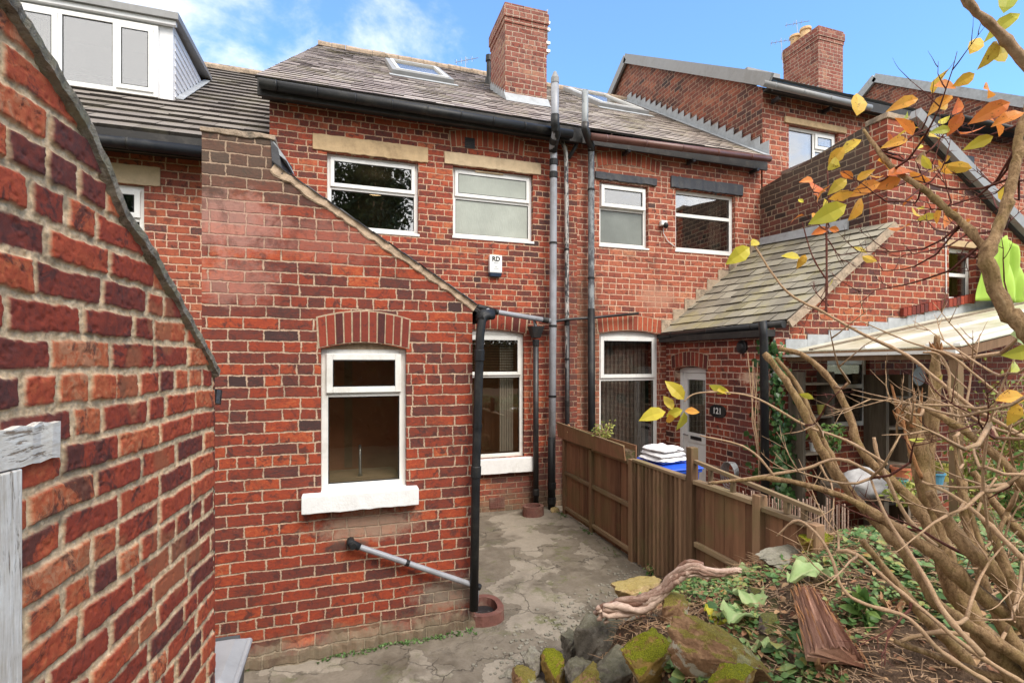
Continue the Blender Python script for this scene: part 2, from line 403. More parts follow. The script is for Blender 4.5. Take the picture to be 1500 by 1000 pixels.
def window(house, pl, r, cells, rec=.07, fw=.045, mat='upvc', room='room_grey', name='window', curved=0, roomd=1.1, label=None):
    a0, a1, z0, z1 = r; W = a1-a0; H = z1-z0; mb = MB(); d0, d1 = -rec-.06, -rec
    B = lambda x0,x1,y0,y1,o0=d0,o1=d1: pl.box(mb, x0,x1,y0,y1,o0,o1,.5)
    B(a0,a0+fw,z0,z1); B(a1-fw,a1,z0,z1); B(a0+fw,a1-fw,z0,z0+fw); B(a0+fw,a1-fw,z1-fw,z1)
    panes = []
    vs = sorted({c['x'][0] for c in cells if c['x'][0] > 0}); hs = sorted({c['y'][0] for c in cells if c['y'][0] > 0})
    for c in cells:
        x0 = a0+W*c['x'][0]; x1 = a0+W*c['x'][1]; y0 = z0+H*c['y'][0]; y1 = z0+H*c['y'][1]
        if c['x'][0] > 0: B(x0-fw*.45,x0+fw*.45,max(y0,z0+fw),min(y1,z1-fw),d0,d1-.002)
        if c['y'][0] > 0: B(max(x0,a0+fw),min(x1,a1-fw),y0-fw*.45,y0+fw*.45,d0,d1-.004)
        ix0 = x0+(fw if c['x'][0] == 0 else fw*.45); ix1 = x1-(fw if c['x'][1] == 1 else fw*.45)
        iy0 = y0+(fw if c['y'][0] == 0 else fw*.45); iy1 = y1-(fw if c['y'][1] == 1 else fw*.45)
        if c.get('sash'):
            e = c['sash']; ov = .012; sx0, sx1, sy0, sy1 = ix0-ov, ix1+ov, iy0-ov, iy1+ov; q = fw*.95
            o0, o1 = d1+.0015, d1+.02+(e if e is not True else 0)
            B(sx0,sx0+q,sy0,sy1,o0,o1); B(sx1-q,sx1,sy0,sy1,o0,o1); B(sx0+q,sx1-q,sy0,sy0+q,o0,o1); B(sx0+q,sx1-q,sy1-q,sy1,o0,o1)
            ix0, ix1, iy0, iy1 = sx0+q, sx1-q, sy0+q, sy1-q; po = (o0+o1)/2
        else: po = d1-.022
        panes.append((ix0, ix1, iy0, iy1, po, c.get('g', 'glass_mid')))
    fr = mb.build(name, M[mat], house, bevel=.004)
    if label: fr['label'] = label
    for (x0,x1,y0,y1,o,gm) in panes:
        p = MB(); pl.box(p, x0-.004,x1+.004,y0-.004,y1+.004,o-.003,o+.003,.5); p.build('pane', M[gm], fr)
        g = MB(); e = .007   # black gasket line round the pane
        for q in ((x0,x0+e,y0,y1),(x1-e,x1,y0,y1),(x0+e,x1-e,y0,y0+e),(x0+e,x1-e,y1-e,y1)): pl.box(g, *q, o+.0035, o+.009, .5)
        g.build('gasket', M['black_pl'], fr)
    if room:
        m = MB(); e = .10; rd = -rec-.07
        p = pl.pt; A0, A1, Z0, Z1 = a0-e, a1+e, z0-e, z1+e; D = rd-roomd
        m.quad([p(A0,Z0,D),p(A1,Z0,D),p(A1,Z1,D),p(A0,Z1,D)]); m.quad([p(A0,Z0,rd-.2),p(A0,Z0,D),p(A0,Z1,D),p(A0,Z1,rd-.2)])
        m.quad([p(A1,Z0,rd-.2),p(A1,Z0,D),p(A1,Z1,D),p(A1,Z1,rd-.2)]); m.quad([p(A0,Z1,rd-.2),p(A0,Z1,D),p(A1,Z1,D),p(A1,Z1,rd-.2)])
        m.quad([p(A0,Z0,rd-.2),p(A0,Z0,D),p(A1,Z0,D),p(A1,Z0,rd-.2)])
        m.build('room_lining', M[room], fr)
    return fr

def slab(pl, name, mat, parent, a0, a1, z0, z1, o0, o1, taper=0, bev=.006, rough=0):
    mb = MB(); n = max(2, int((a1-a0)/.12)); 
    for i in range(n):
        pass
    pl.box(mb, a0, a1, z0, z1, o0, o1, .5)
    return mb.build(name, M[mat] if isinstance(mat, str) else mat, parent, bevel=bev)

def rough_slab(pl, name, mat, parent, a0, a1, z0, z1, o0, o1, amp=.006, seg=.05):
    """a stone or painted slab with slightly uneven arrises"""
    mb = MB(); n = max(3, int((a1-a0)/seg)); secs = []
    for i in range(n+1):
        a = a0+(a1-a0)*i/n; j = lambda: random.uniform(-amp, amp)
        secs.append([pl.pt(a, z0+j(), o1+j()*.5), pl.pt(a, z0+j(), o0), pl.pt(a, z1+j()*.6, o0), pl.pt(a, z1+j()*.6, o1+j()*.5)])
    b = 0
    for s_ in secs: mb.v += [tuple(q) for q in s_]; mb.r += [.5]*4
    for i in range(n):
        for k in range(4):
            k2 = (k+1) % 4; mb.f.append((i*4+k, i*4+k2, (i+1)*4+k2, (i+1)*4+k)); mb.uv.append(None)
    mb.f.append((0,3,2,1)); mb.uv.append(None); mb.f.append((n*4,n*4+1,n*4+2,n*4+3)); mb.uv.append(None)
    return mb.build(name, M[mat], parent, bevel=.006)

def arch(pl, parent, a0, a1, zs, rise, h, n, mat, splay=.12, o=.004, mort=True):
    """soldier arch: n tapered bricks standing on a shallow curve"""
    mb = MB(); cx = (a0+a1)/2; hw = (a1-a0)/2
    def P(t, k):     # t -1..1 ; k 0 bottom 1 top
        return (cx+hw*t*(1+splay*k*.35), zs+rise*(1-t*t)+h*k-(abs(t)*.01*k))
    for i in range(n):
        t0 = -1+2*i/n; t1 = -1+2*(i+1)/n; g = .075/n*2
        q = [P(t0+g,0), P(t1-g,0), P(t1-g,1), P(t0+g,1)]
        q = [(a+random.uniform(-.002,.002), z+random.uniform(-.003,.003)) for a, z in q]
        oo = o+random.uniform(0,.004)
        mb.hexa([pl.pt(*q[0],oo), pl.pt(*q[1],oo), pl.pt(*q[1],-.10), pl.pt(*q[0],-.10), pl.pt(*q[3],oo), pl.pt(*q[2],oo), pl.pt(*q[2],-.10), pl.pt(*q[3],-.10)])
    ob = mb.build('soldier_arch', mat, parent, bevel=.004)
    m = MB(); N_ = 12
    for i in range(N_):
        t0 = -1.02+2.04*i/N_; t1 = -1.02+2.04*(i+1)/N_; q = [P(t0,-.02), P(t1,-.02), P(t1,1.04), P(t0,1.04)]
        m.hexa([pl.pt(*q[0],.0025), pl.pt(*q[1],.0025), pl.pt(*q[1],-.09), pl.pt(*q[0],-.09), pl.pt(*q[3],.0025), pl.pt(*q[2],.0025), pl.pt(*q[2],-.09), pl.pt(*q[3],-.09)])
    m.build('arch_mortar', M['mortar'], ob)
    return ob

def courses(name, mat, parent, E0, E1, R1, R0, gauge, width, th, jit=1.0, under=True, over=1.0, skip=None):
    """lapped slates or tiles: E0-E1 eave, R0-R1 ridge; every slate is its own tilted leaf"""
    E0, E1, R0, R1 = map(Vector, (E0, E1, R0, R1)); mb = MB()
    nrm = (E1-E0).cross(R0-E0).normalized()
    if nrm.z < 0: nrm = -nrm
    rows = max(1, int(round((R0-E0).length/gauge)))
    for i in range(rows):
        t0 = i/rows; t1 = (i+1+.25*over)/rows; t1 = min(t1, 1.0)
        L0 = E0.lerp(R0, t0); L1 = E0.lerp(R0, t1); Q0 = E1.lerp(R1, t0); Q1 = E1.lerp(R1, t1)
        W = (Q0-L0).length; n = max(1, int(round(W/width))); off = (i % 2)*.5+random.uniform(-.08,.08)
        ks = [0.0]+[min(max((k+off)/n, 0), 1) for k in range(0, n+1)]+[1.0]
        ks = sorted(set(ks))
        for a, b in zip(ks[:-1], ks[1:]):
            if b-a < .02/n: continue
            g = .0022/W
            lift = th*(1+random.uniform(-.2,.35)*jit); sh = random.uniform(-.006,.006)*jit/((R0-E0).length)
            A = L0.lerp(Q0, a+g)+(L1-L0)*sh; Bq = L0.lerp(Q0, b-g)+(L1-L0)*(sh+random.uniform(-.02,.02)*jit)
            C_ = L1.lerp(Q1, b-g); D_ = L1.lerp(Q1, a+g)
            if skip and skip((A+Bq+C_+D_)/4): continue
            u1 = nrm*lift; u2 = nrm*(lift+random.uniform(-.15,.25)*th*jit); lo = nrm*(-.002)
            r = random.random()
            mb.quad([A+u1, Bq+u2, C_+lo*0+nrm*.001, D_+nrm*.001], None, r)
            mb.quad([A-nrm*.004, Bq-nrm*.004, Bq+u2, A+u1], None, -.9)  # exposed edges coloured dark to paint in the shadow lines between rows
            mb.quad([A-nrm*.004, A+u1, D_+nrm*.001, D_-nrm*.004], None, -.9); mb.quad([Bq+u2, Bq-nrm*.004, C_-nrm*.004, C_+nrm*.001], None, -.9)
    o = mb.build(name, mat, parent)
    if under:
        m = MB(); k = nrm*.008
        m.hexa([E0-k*3, E1-k*3, R1-k*3, R0-k*3, E0-k, E1-k, R1-k, R0-k]); m.build('roof_underlay', M['soffit'], o)
    return o

def gutter(parent, a, b, rad=.055, mat='black_pl', clips=6, name='gutter', label=None):
    a = Vector(a); b = Vector(b); mb = MB(); mb.tube([a, b], rad, 12, r=.5)
    c = mb; d = (b-a).normalized()
    for i in range(clips):
        p = a.lerp(b, (i+.4)/clips); c.tube([p-d*.012, p+d*.012], rad*1.07, 12, r=.5)
    o = mb.build(name, M[mat], parent, smooth=False, bevel=0)
    for p in o.data.polygons: p.use_smooth = len(p.vertices) == 4
    if label: o['label'] = label
    return o

def pipe(parent, pts, rad, mat, joints=(), name='downpipe', label=None, brackets=(), n=12):
    pts = [Vector(p) for p in pts]
    # round the corners
    q = [pts[0]]
    for i in range(1, len(pts)-1):
        A, P, B_ = pts[i-1], pts[i], pts[i+1]; l = min(rad*1.6, (P-A).length*.45, (B_-P).length*.45)
        s_ = P+(A-P).normalized()*l; e = P+(B_-P).normalized()*l
        for k in range(5): t = k/4; q.append(s_.lerp(P, t).lerp(P.lerp(e, t), t))
    q.append(pts[-1])
    mb = MB(); mb.tube(q, rad, n, r=.5); o = mb.build(name, M[mat] if isinstance(mat, str) else mat, parent, smooth=True)
    if label: o['label'] = label
    L = [0]
    for i in range(len(pts)-1): L.append(L[-1]+(pts[i+1]-pts[i]).length)
    def at(t):
        t *= L[-1]
        for i in range(len(pts)-1):
            if t <= L[i+1]+1e-9: return pts[i].lerp(pts[i+1], (t-L[i])/(L[i+1]-L[i])), (pts[i+1]-pts[i]).normalized()
    for t in joints:
        p, d = at(t); c = MB(); c.tube([p-d*.045, p-d*.04, p+d*.04, p+d*.045], [rad*1.08, rad*1.2, rad*1.2, rad*1.08], n, r=.5); c.build('pipe_collar', M['black_pl'], o, smooth=False)
    for t in brackets:
        p, d = at(t); c = MB(); c.tube([p-d*.014, p+d*.014], rad*1.14, n, r=.5); c.tube([p, p+Vector((0,.09,0))], .011, 6, r=.5); c.build('pipe_bracket', M['black_pl'], o)
    return o

def text_mesh(name, body, size, mat, parent, origin, xdir, updir, ext=.002, bold=0):
    cu = bpy.data.curves.new(name, 'FONT'); cu.body = body; cu.size = size; cu.extrude = ext; cu.align_x = 'CENTER'; cu.align_y = 'CENTER'; cu.offset = bold
    to = bpy.data.objects.new(name, cu); COL.objects.link(to)
    dg = bpy.context.evaluated_depsgraph_get(); me = bpy.data.meshes.new_from_object(to.evaluated_get(dg))
    bpy.data.objects.remove(to); xd = Vector(xdir).normalized(); ud = Vector(updir).normalized(); nd = xd.cross(ud)
    mtx = Matrix((( xd.x, ud.x, nd.x, origin[0]), (xd.y, ud.y, nd.y, origin[1]), (xd.z, ud.z, nd.z, origin[2]), (0,0,0,1)))
    me.transform(mtx); me.materials.clear(); me.materials.append(mat)
    o = bpy.data.objects.new(name, me); COL.objects.link(o)
    if parent is not None: o.parent = parent; o.matrix_parent_inverse = pinv(parent)
    return o
# ------------------------------------------------------------------ brick materials per wall
YM, YK, YD = 6.8, 3.95, 4.7
BK = brick('brick_kitchen', PAL_RED, .226, .0805, .0092, (.62,.44,.31), 1, hdr=7, dk=.03, rvar=.66,
           sootz=(2.95, 3.40, .85),
           blot=((-.72,3.02,.42,.28,(.50,.27,.22),.6), (-.7,2.62,.35,.22,(.46,.24,.19),.5), (-.10,2.95,.5,.22,(.38,.16,.12),.45), (.18,.86,.5,.16,(.40,.28,.20),.75), (.02,.72,.22,.05,(.06,.05,.045),.8), (.80,.25,.35,.18,(.30,.26,.20),.7)),
           grime=(.02, .20, .85))
BM = brick('brick_centre_house', PAL_RED[:4]+[(.45,(.26,.052,.032)),(.65,(.34,.068,.036)),(.85,(.41,.090,.042)),(1,(.44,.15,.07))], .226, .079, .011, (.66,.43,.29), 3, hdr=8, dk=.02,
           blot=((3.05,2.0,.35,3.2,(.12,.06,.05),.55), (2.6,.4,1.2,.35,(.10,.07,.06),.5)), grime=(.05,.35,.7))
BC = brick('brick_right_house', PAL_PINK, .226, .0845, .0125, (.76,.50,.36), 5, hdr=9, dk=.02,
           blot=((3.4,2.4,.32,1.6,(.13,.08,.05),.65), (3.6,.8,.4,1.2,(.18,.12,.08),.5), (4.6,3.05,.5,.25,(.48,.26,.18),.6)), grime=(.0,.3,.6))
BL = brick('brick_left_house', PAL_PINK[:3]+[(.45,(.29,.075,.048)),(.7,(.34,.088,.048)),(.9,(.40,.11,.055)),(1,(.42,.15,.08))], .228, .0885, .012, (.72,.48,.34), 9, hdr=7)
BD = brick('brick_end_house', PAL_PINK, .226, .084, .012, (.70,.48,.35), 11, hdr=9, dk=.02)
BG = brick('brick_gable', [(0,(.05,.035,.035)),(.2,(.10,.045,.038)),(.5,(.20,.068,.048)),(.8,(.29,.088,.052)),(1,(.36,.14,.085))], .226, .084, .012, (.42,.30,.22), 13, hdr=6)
BO = brick('brick_offshoot_front', PAL_RED[:3]+[(.4,(.22,.050,.032)),(.65,(.29,.066,.036)),(.88,(.36,.090,.042)),(1,(.40,.14,.06))], .226, .0845, .012, (.64,.44,.30), 15, hdr=9, dk=.02)
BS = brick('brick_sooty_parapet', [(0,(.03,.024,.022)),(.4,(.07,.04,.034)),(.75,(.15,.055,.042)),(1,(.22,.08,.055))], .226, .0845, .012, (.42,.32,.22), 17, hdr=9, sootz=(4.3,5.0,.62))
BE = brick('brick_lean_to', PAL_RED[:3]+[(.4,(.24,.052,.034)),(.7,(.31,.066,.036)),(1,(.38,.10,.05))], .226, .084, .0135, (.72,.50,.38), 19, hdr=9,
           blot=((5.0,1.86,.33,.10,(.70,.48,.34),.9), (5.2,1.0,.3,.7,(.10,.05,.05),.5)))
BCH = brick('brick_chimney', PAL_PINK[:3]+[(.4,(.22,.082,.062)),(.65,(.28,.105,.078)),(.9,(.34,.145,.10)),(1,(.38,.21,.13))], .225, .083, .012, (.52,.39,.30), 21, hdr=5)
BA = brick_attr('arch_brick', [(0,(.07,.025,.024)),(.3,(.15,.034,.026)),(.7,(.24,.046,.028)),(1,(.32,.062,.034))])
BA2 = brick_attr('arch_brick_orange', [(0,(.22,.052,.034)),(.4,(.31,.072,.04)),(1,(.42,.10,.05))])

# ================================================================== CENTRE HOUSE
ym = YP(YM); yk = YP(YK); yd = YP(YD)
xB0, xB1, xC1 = -.84, 3.25, 6.62
ZW = 5.27
EB, ZB = 6.60, 5.40; RY, RZ = 11.1, 8.48
rp, rn = Vector((0,EB,ZB)), Vector((0,-(RZ-ZB)/(RY-EB),1))
HB = thing('brick_terraced_house', 'middle red brick house with a slate roof and a kitchen extension in front', 'house', (1.2, 6.8, 0))
w1 = pxr(YM, 479, 613, 230, 343, 546, 613); w1 = (w1[0], w1[1], wz(613,343,YM), wz(479,222,YM))
w2 = (wx(663.5,YM), wx(781,YM), wz(781,354,YM), wz(665,242,YM))
wg = (wx(655,YM), wx(768,YM), wz(768,668,YM), wz(740,489,YM))
def archtop(r, rise, n=8):
    a0,a1,z0,z1 = r; return [(a0,z0),(a1,z0)]+[(a1+(a0-a1)*i/n, z1+rise*(1-(2*i/n-1)**2)) for i in range(n+1)]
wall('front_wall', ym, [(xB0,-.1),(xB1,-.1),(xB1,ZW),(xB0,ZW)], [rect(*w1), rect(*w2), archtop(wg,.06)], .3, BM, HB)
# gables / side and rear walls so the house is solid
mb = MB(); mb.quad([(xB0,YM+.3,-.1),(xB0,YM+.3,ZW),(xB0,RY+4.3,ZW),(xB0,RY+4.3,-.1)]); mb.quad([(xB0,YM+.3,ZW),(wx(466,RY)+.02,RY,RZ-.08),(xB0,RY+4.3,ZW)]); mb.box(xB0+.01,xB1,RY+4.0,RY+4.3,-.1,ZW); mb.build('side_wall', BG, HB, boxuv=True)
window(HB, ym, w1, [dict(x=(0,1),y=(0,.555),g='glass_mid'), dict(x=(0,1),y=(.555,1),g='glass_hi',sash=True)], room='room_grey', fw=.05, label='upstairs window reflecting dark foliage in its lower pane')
WU = [o for o in bpy.data.objects if o.name == 'window'][0]; lp = onY(550, 283, YM+.9); m = MB(); m.tube([lp, lp+Vector((0,0,.03))], .12, 20, r=.5)
g = G('lit_ceiling_lamp'); e_ = g.n('ShaderNodeEmission'); e_.inputs[0].default_value = (1,.72,.38,1); e_.inputs[1].default_value = 1.6; g.L(e_.outputs[0], g.n('ShaderNodeOutputMaterial').inputs[0]); m.build('ceiling_lamp', g.mat, WU)
window(HB, ym, w2, [dict(x=(0,1),y=(0,.57),g='frost'), dict(x=(0,1),y=(.57,1),g='frost',sash=True)], room=None, fw=.05, label='frosted bathroom window')
gw = window(HB, ym, wg, [dict(x=(0,1),y=(0,.66),g='glass_lo'), dict(x=(0,1),y=(.66,1),g='glass_lo',sash=True)], room='room', fw=.05, mat='upvc_cream', rec=.06)
mb = MB()
for i in range(12):
    z = wg[2]+(wg[3]-wg[2])*(.70+.022*i); ym.box(mb, wg[0]+.08, wg[1]-.08, z, z+.012, -.22, -.19)
mb.build('blind', M['blind'], gw)
mb = MB(); 
for i in range(6): ym.box(mb, wg[1]-.30+.035*i, wg[1]-.275+.035*i, wg[2]+.05, wg[3]-.1, -.24, -.20)
mb.build('curtain', M['curtain'], gw)
rough_slab(ym, 'lintel', 'stone', HB, wx(458,YM), wx(627,YM), w1[3]+.004, w1[3]+.205, -.1, .02)
rough_slab(ym, 'lintel', 'stone_pale', HB, wx(651,YM), wx(792,YM), w2[3]+.004, w2[3]+.165, -.1, .02)
slab(ym, 'sill', 'upvc', HB, w1[0]-.01, w1[1]+.015, w1[2]-.035, w1[2]-.001, -.08, .012)
slab(ym, 'sill', 'upvc', HB, w2[0]-.01, w2[1]+.015, w2[2]-.035, w2[2]-.001, -.08, .012)
rough_slab(ym, 'sill', 'sill', HB, wg[0]-.05, wx(778,YM), wg[2]-.20, wg[2]-.002, -.1, .09, .004)
arch(ym, HB, wg[0]-.02, wg[1]+.02, wg[3]+.012, .06, .215, 11, BA)
arch(ym, HB, wx(661,YM), wx(766,YM), wz(712,220,YM)-.02, .06, .22, 14, BA2)
mb = MB(); ym.box(mb, wg[0]+.02, wg[1]-.02, wg[3]-.002, wg[3]+.055, -.12, -.05); mb.build('window_head', M['upvc_cream'], HB)
# vents
mb = MB(); a, z = wx(688,YM), wz(688,210,YM); ym.box(mb, a-.07, a+.07, z-.07, z+.07, .0, .012)
for i in range(5): ym.box(mb, a-.06, a+.06, z-.055+i*.024, z-.045+i*.024, .012, .024)
mb.build('air_vent', M['black_iron'], HB)
mb = MB(); a, z = wx(728,YM), wz(728,736,YM); ym.box(mb, a-.11, a+.11, z-.075, z+.075, .0, .01)
for i in range(8):
    for j in range(5): ym.box(mb, a-.10+i*.026, a-.085+i*.026, z-.06+j*.026, z-.045+j*.026, .01, .016)
mb.build('air_brick', M['terracotta'], HB)
mb = MB(); a, z = wx(725,YM), w2[3]-.06; ym.box(mb, w2[0]+.32, w2[0]+.72, w2[3]-.04, w2[3]-.022, -.052, -.03); mb.build('trickle_vent', M['stone_pale'], HB)

# main roof (119)
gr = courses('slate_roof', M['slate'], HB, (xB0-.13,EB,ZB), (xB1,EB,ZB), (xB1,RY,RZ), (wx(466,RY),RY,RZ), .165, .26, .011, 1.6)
mb = MB()
for i in range(14):
    x0 = wx(466,RY)+(xB1-wx(466,RY))*i/14; x1 = wx(466,RY)+(xB1-wx(466,RY))*(i+1)/14-.006
    mb.tube([(x0,RY,RZ+.0+random.uniform(-.008,.008)),(x1,RY,RZ+.0+random.uniform(-.008,.008))], .085, 10)
mb.build('ridge_tile', M['render'], gr)
mb = MB(); mb.hexa([(wx(466,RY),RY,RZ-.04),(xB1,RY,RZ-.04),(xB1,RY+4.5,ZB-.04),(xB0,RY+4.5,ZB-.04),(wx(466,RY),RY,RZ),(xB1,RY,RZ),(xB1,RY+4.5,ZB),(xB0,RY+4.5,ZB)]); mb.build('rear_slope', M['slate'], gr)
ga = Vector((wx(380,6.5),6.5,wz(380,122,6.5))); gb = Vector((wx(838,6.5),6.5,wz(838,197,6.5)))
gutter(HB, ga, gb, .058, 'black_pl', 9, label='long black gutter along the eave')
mb = MB(); mb.box(xB0-.10, xB1-.03, 6.56, 6.60, 5.16, 5.36, .5); mb.box(xB0-.08, xB1, 6.601, 6.80, 5.225, 5.262, .5); mb.build('fascia', M['soffit'], HB)
# white patched area low on the roof
# roof window 1
def roofwin(parent, quad, name='roof_window', openup=.0, fr='white_pt'):
    P = [onP(x, y, rp, rn) for x, y in quad]; n = rn.normalized()   # tl,tr,br,bl
    x0 = (P[0].x+P[3].x)/2; x1 = (P[1].x+P[2].x)/2; y1 = (P[0].y+P[1].y)/2; y0 = (P[2].y+P[3].y)/2
    sl = -rn.y; f = lambda x, y, h: Vector((x, y, ZB+sl*(y-EB)))+n*h
    mb = MB(); w = .08; h0, h1 = -.02, .085
    def B(xa, xb, ya, yb, ha, hb): mb.hexa([f(xa,ya,ha),f(xb,ya,ha),f(xb,yb,ha),f(xa,yb,ha),f(xa,ya,hb),f(xb,ya,hb),f(xb,yb,hb),f(xa,yb,hb)], .5)
    B(x0,x1,y0,y0+w,h0,h1); B(x0,x1,y1-w,y1,h0,h1); B(x0,x0+w,y0+w,y1-w,h0,h1); B(x1-w,x1,y0+w,y1-w,h0,h1)
    o = mb.build(name, M['grey_trim'], parent, bevel=.006)
    mb = MB(); w2_ = .05; g = w
    B(x0+g,x1-g,y0+g,y0+g+w2_,.05,.10); B(x0+g,x1-g,y1-g-w2_,y1-g,.05,.10); B(x0+g,x0+g+w2_,y0+g+w2_,y1-g-w2_,.05,.10); B(x1-g-w2_,x1-g,y0+g+w2_,y1-g-w2_,.05,.10)
    mb.build('sash', M['upvc'], o)
    mb = MB(); g += w2_; B(x0+g,x1-g,y0+g,y1-g,.06,.068); mb.build('pane', M['glass_lo'], o)
    mb = MB(); B(x0+g,x1-g,y0+g,y1-g,.0,.03); mb.build('blackout_blind', M['upvc'], o)
    mb = MB(); B(x0-.05,x1+.05,y0-.15,y0-.002,.012,.02); mb.build('flashing', M['lead'], o)
    return o
roofwin(gr, [(571,94),(648,106),(657,124),(567,108)])
# chimney on the party wall
def chimney(parent, x0, x1, y0, y1, zb, zt, pots, mat, name='chimney', flash=True, slope=(EB, ZB, (RZ-ZB)/(RY-EB)), cap=.30):
    mb = MB(); mb.box(x0,x1,y0,y1,zb,zt,.5)
    e = .014; mb.box(x0-e,x1+e,y0-e,y1+e,zt,zt+.085,.5); e = .03; mb.box(x0-e,x1+e,y0-e,y1+e,zt+.085,zt+cap-.04,.5); e=.01; mb.box(x0-e,x1+e,y0-e,y1+e,zt+cap-.04,zt+cap+.02,.5)
    o = mb.build(name, mat, parent, boxuv=True, bevel=.006)
    for px, py in pots:
        m = MB(); z0 = zt+cap; m.tube([(px,py,z0),(px,py,z0+.04),(px,py,z0+.05),(px,py,z0+.26),(px,py,z0+.27),(px,py,z0+.33)], [.15,.15,.12,.105,.135,.13], 14, r=.5); m.build('chimney_pot', M['pot'], o, smooth=False, bevel=.004)
    if flash:
        m = MB(); ye, ze, sl = slope; f = lambda y: ze+sl*(y-ye)
        m.hexa([(x0-.02,y0-.13,f(y0-.13)+.012),(x1+.02,y0-.13,f(y0-.13)+.012),(x1+.02,y0-.004,f(y0)+.012),(x0-.02,y0-.004,f(y0)+.012),(x0-.02,y0-.13,f(y0-.13)+.02),(x1+.02,y0-.13,f(y0-.13)+.02),(x1+.02,y0-.004,f(y0)+.12),(x0-.02,y0-.004,f(y0)+.12)])
        n = 8
        for i in range(n):
            a = y0+(y1-y0)*i/n; b = y0+(y1-y0)*(i+1)/n
            m.box(x0-.012, x0-.003, a, b-.004, f(a)-.02, f(b)+.09, .5)
        m.build('lead_flashing', M['lead'], o)
    return o
c1 = onP(740,146,rp,rn); cy0 = c1.y; cx0 = c1.x; cx1 = wx(801,cy0); cy1 = cy0+.86
CH = chimney(HB, cx0, cx1, cy0, cy1, ZB+.2, wz(740,32,cy0), [(cx0+.28, cy1-.22)], BCH)
# aerial bracket on the chimney
def aerial(parent, p, h, arms, lean=0, name='tv_aerial'):
    m = MB(); p = Vector(p); t = p+Vector((lean,0,h)); m.tube([p,t], .008, 6, r=.5)
    bd = Vector((.8,-.5,.05)).normalized(); m.tube([t-bd*.25-Vector((0,0,.08)), t+bd*.3-Vector((0,0,.08))], .007, 5, r=.5)
    for i in range(arms):
        q = t-Vector((0,0,.08))+bd*(-.22+.5*i/arms); d = Vector((.45,.7,random.uniform(-.2,.2))).normalized()*(.10); m.tube([q-d,q+d], .004, 4, r=.5)
        m.tube([q-Vector((0,0,.06)),q+Vector((0,0,.06))], .003, 4, r=.5)
    return m.build(name, M['metal'], parent)
m = MB(); x = cx1+.05; m.tube([(x,cy0+.1,wz(801,75,cy0)),(x,cy0+.1,wz(801,8,cy0))], .012, 6, r=.5)
for yy in (28,38,58,70): m.box(cx1+.0,x+.04,cy0+.07,cy0+.12,wz(801,yy,cy0)-.02,wz(801,yy,cy0)+.02,.5)
m.build('aerial_mast', M['metal'], CH)
# small flue beside chimney
fp = onP(716,124,rp,rn); m = MB(); m.tube([fp-Vector((0,0,.1)), fp+Vector((0,0,.12)), fp+Vector((0,0,.13)), fp+Vector((0,0,.44)), fp+Vector((0,0,.45)), fp+Vector((0,0,.56))], [.085,.07,.045,.045,.065,.06], 10, r=.5); m.build('roof_flue', M['black_pl'], gr)
fp = onP(667,108,rp,rn); aerial(gr, (wx(682,RY+.2),RY+.2,RZ), .45, 4)

# ------------------------------------------------------------------ kitchen extension
kx0, kx1 = wx(295.5,YK), wx(692,YK)
kw = (wx(470,YK), wx(595.5,YK), wz(470,722,YK), wz(532,511,YK))
zpL, zpR = wz(297,188,YK), wz(398,206,YK); xp = wx(399,YK)
zs0, zs1 = wz(401,243,YK), wz(692,449,YK)
wall('extension_front_wall', yk, [(kx0,-.15),(kx1,-.15),(kx1,zs1),(xp+.02,zs0),(xp,zpR),(kx0,zpL)], [archtop((kw[0],kw[1],kw[2],kw[3]),.045)], .24, BK, HB)
# parapet continues back to the house, and right-hand side wall
mb = MB(); mb.hexa([(kx0,YK+.24,-.1),(kx0+.35,YK+.24,-.1),(kx0+.35,YM,-.1),(kx0,YM,-.1),(kx0,YK+.24,zpL),(kx0+.35,YK+.24,zpL-.03),(kx0+.35,YM,zpL-.03),(kx0,YM,zpL)]); mb.build('parapet_wall', BK, HB, boxuv=True)
mb = MB(); mb.box(kx1-.24,kx1,YK+.24,YM,-.15,zs1-.05); mb.build('extension_side_wall', BK, HB, boxuv=True)
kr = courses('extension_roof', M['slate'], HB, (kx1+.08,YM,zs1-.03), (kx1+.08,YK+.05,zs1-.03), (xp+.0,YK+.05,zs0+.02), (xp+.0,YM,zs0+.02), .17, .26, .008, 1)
# verge mortar along the sloping edge
mb = MB(); n = 46; prev = None; rows_ = []
for i in range(n+1):
    t = i/n; a = xp+.01+(kx1+.02-xp)*t; z = zs0+(zs1-zs0)*t; w = random.uniform(.028,.05)*(1.25-.3*t); o_ = random.uniform(.006,.020)
    nx, nz = -(zs1-zs0), (kx1-xp); l = math.hypot(nx,nz); nx/=l; nz/=l
    rows_.append([yk.pt(a-nx*w, z-nz*w, .003), yk.pt(a-nx*w*.8, z-nz*w*.8, o_), yk.pt(a+nx*.015, z+nz*.015, o_+.004), yk.pt(a+nx*.015, z+nz*.015, -.06)])
for r_ in rows_: mb.v += [tuple(q) for q in r_]; mb.r += [.5]*4
for i in range(n):
    for k in range(3): mb.f.append((i*4+k,(i+1)*4+k,(i+1)*4+k+1,i*4+k+1)); mb.uv.append(None)
mb.build('verge_mortar', M['verge_tan'], HB)
mb = MB()   # slate undercloak edge line
for i in range(13):
    t0, t1 = i/13, (i+1.04)/13; q0 = (xp+(kx1+.03-xp)*t0, zs0+(zs1-zs0)*t0+.018); q1 = (xp+(kx1+.03-xp)*t1, zs0+(zs1-zs0)*t1+.014)
    mb.hexa([yk.pt(*q0,.028+random.uniform(-.006,.010)), yk.pt(*q1,.028), yk.pt(*q1,-.1), yk.pt(*q0,-.1), yk.pt(q0[0],q0[1]+.009,.03), yk.pt(q1[0],q1[1]+.007,.028), yk.pt(q1[0],q1[1]+.007,-.1), yk.pt(q0[0],q0[1]+.009,-.1)])
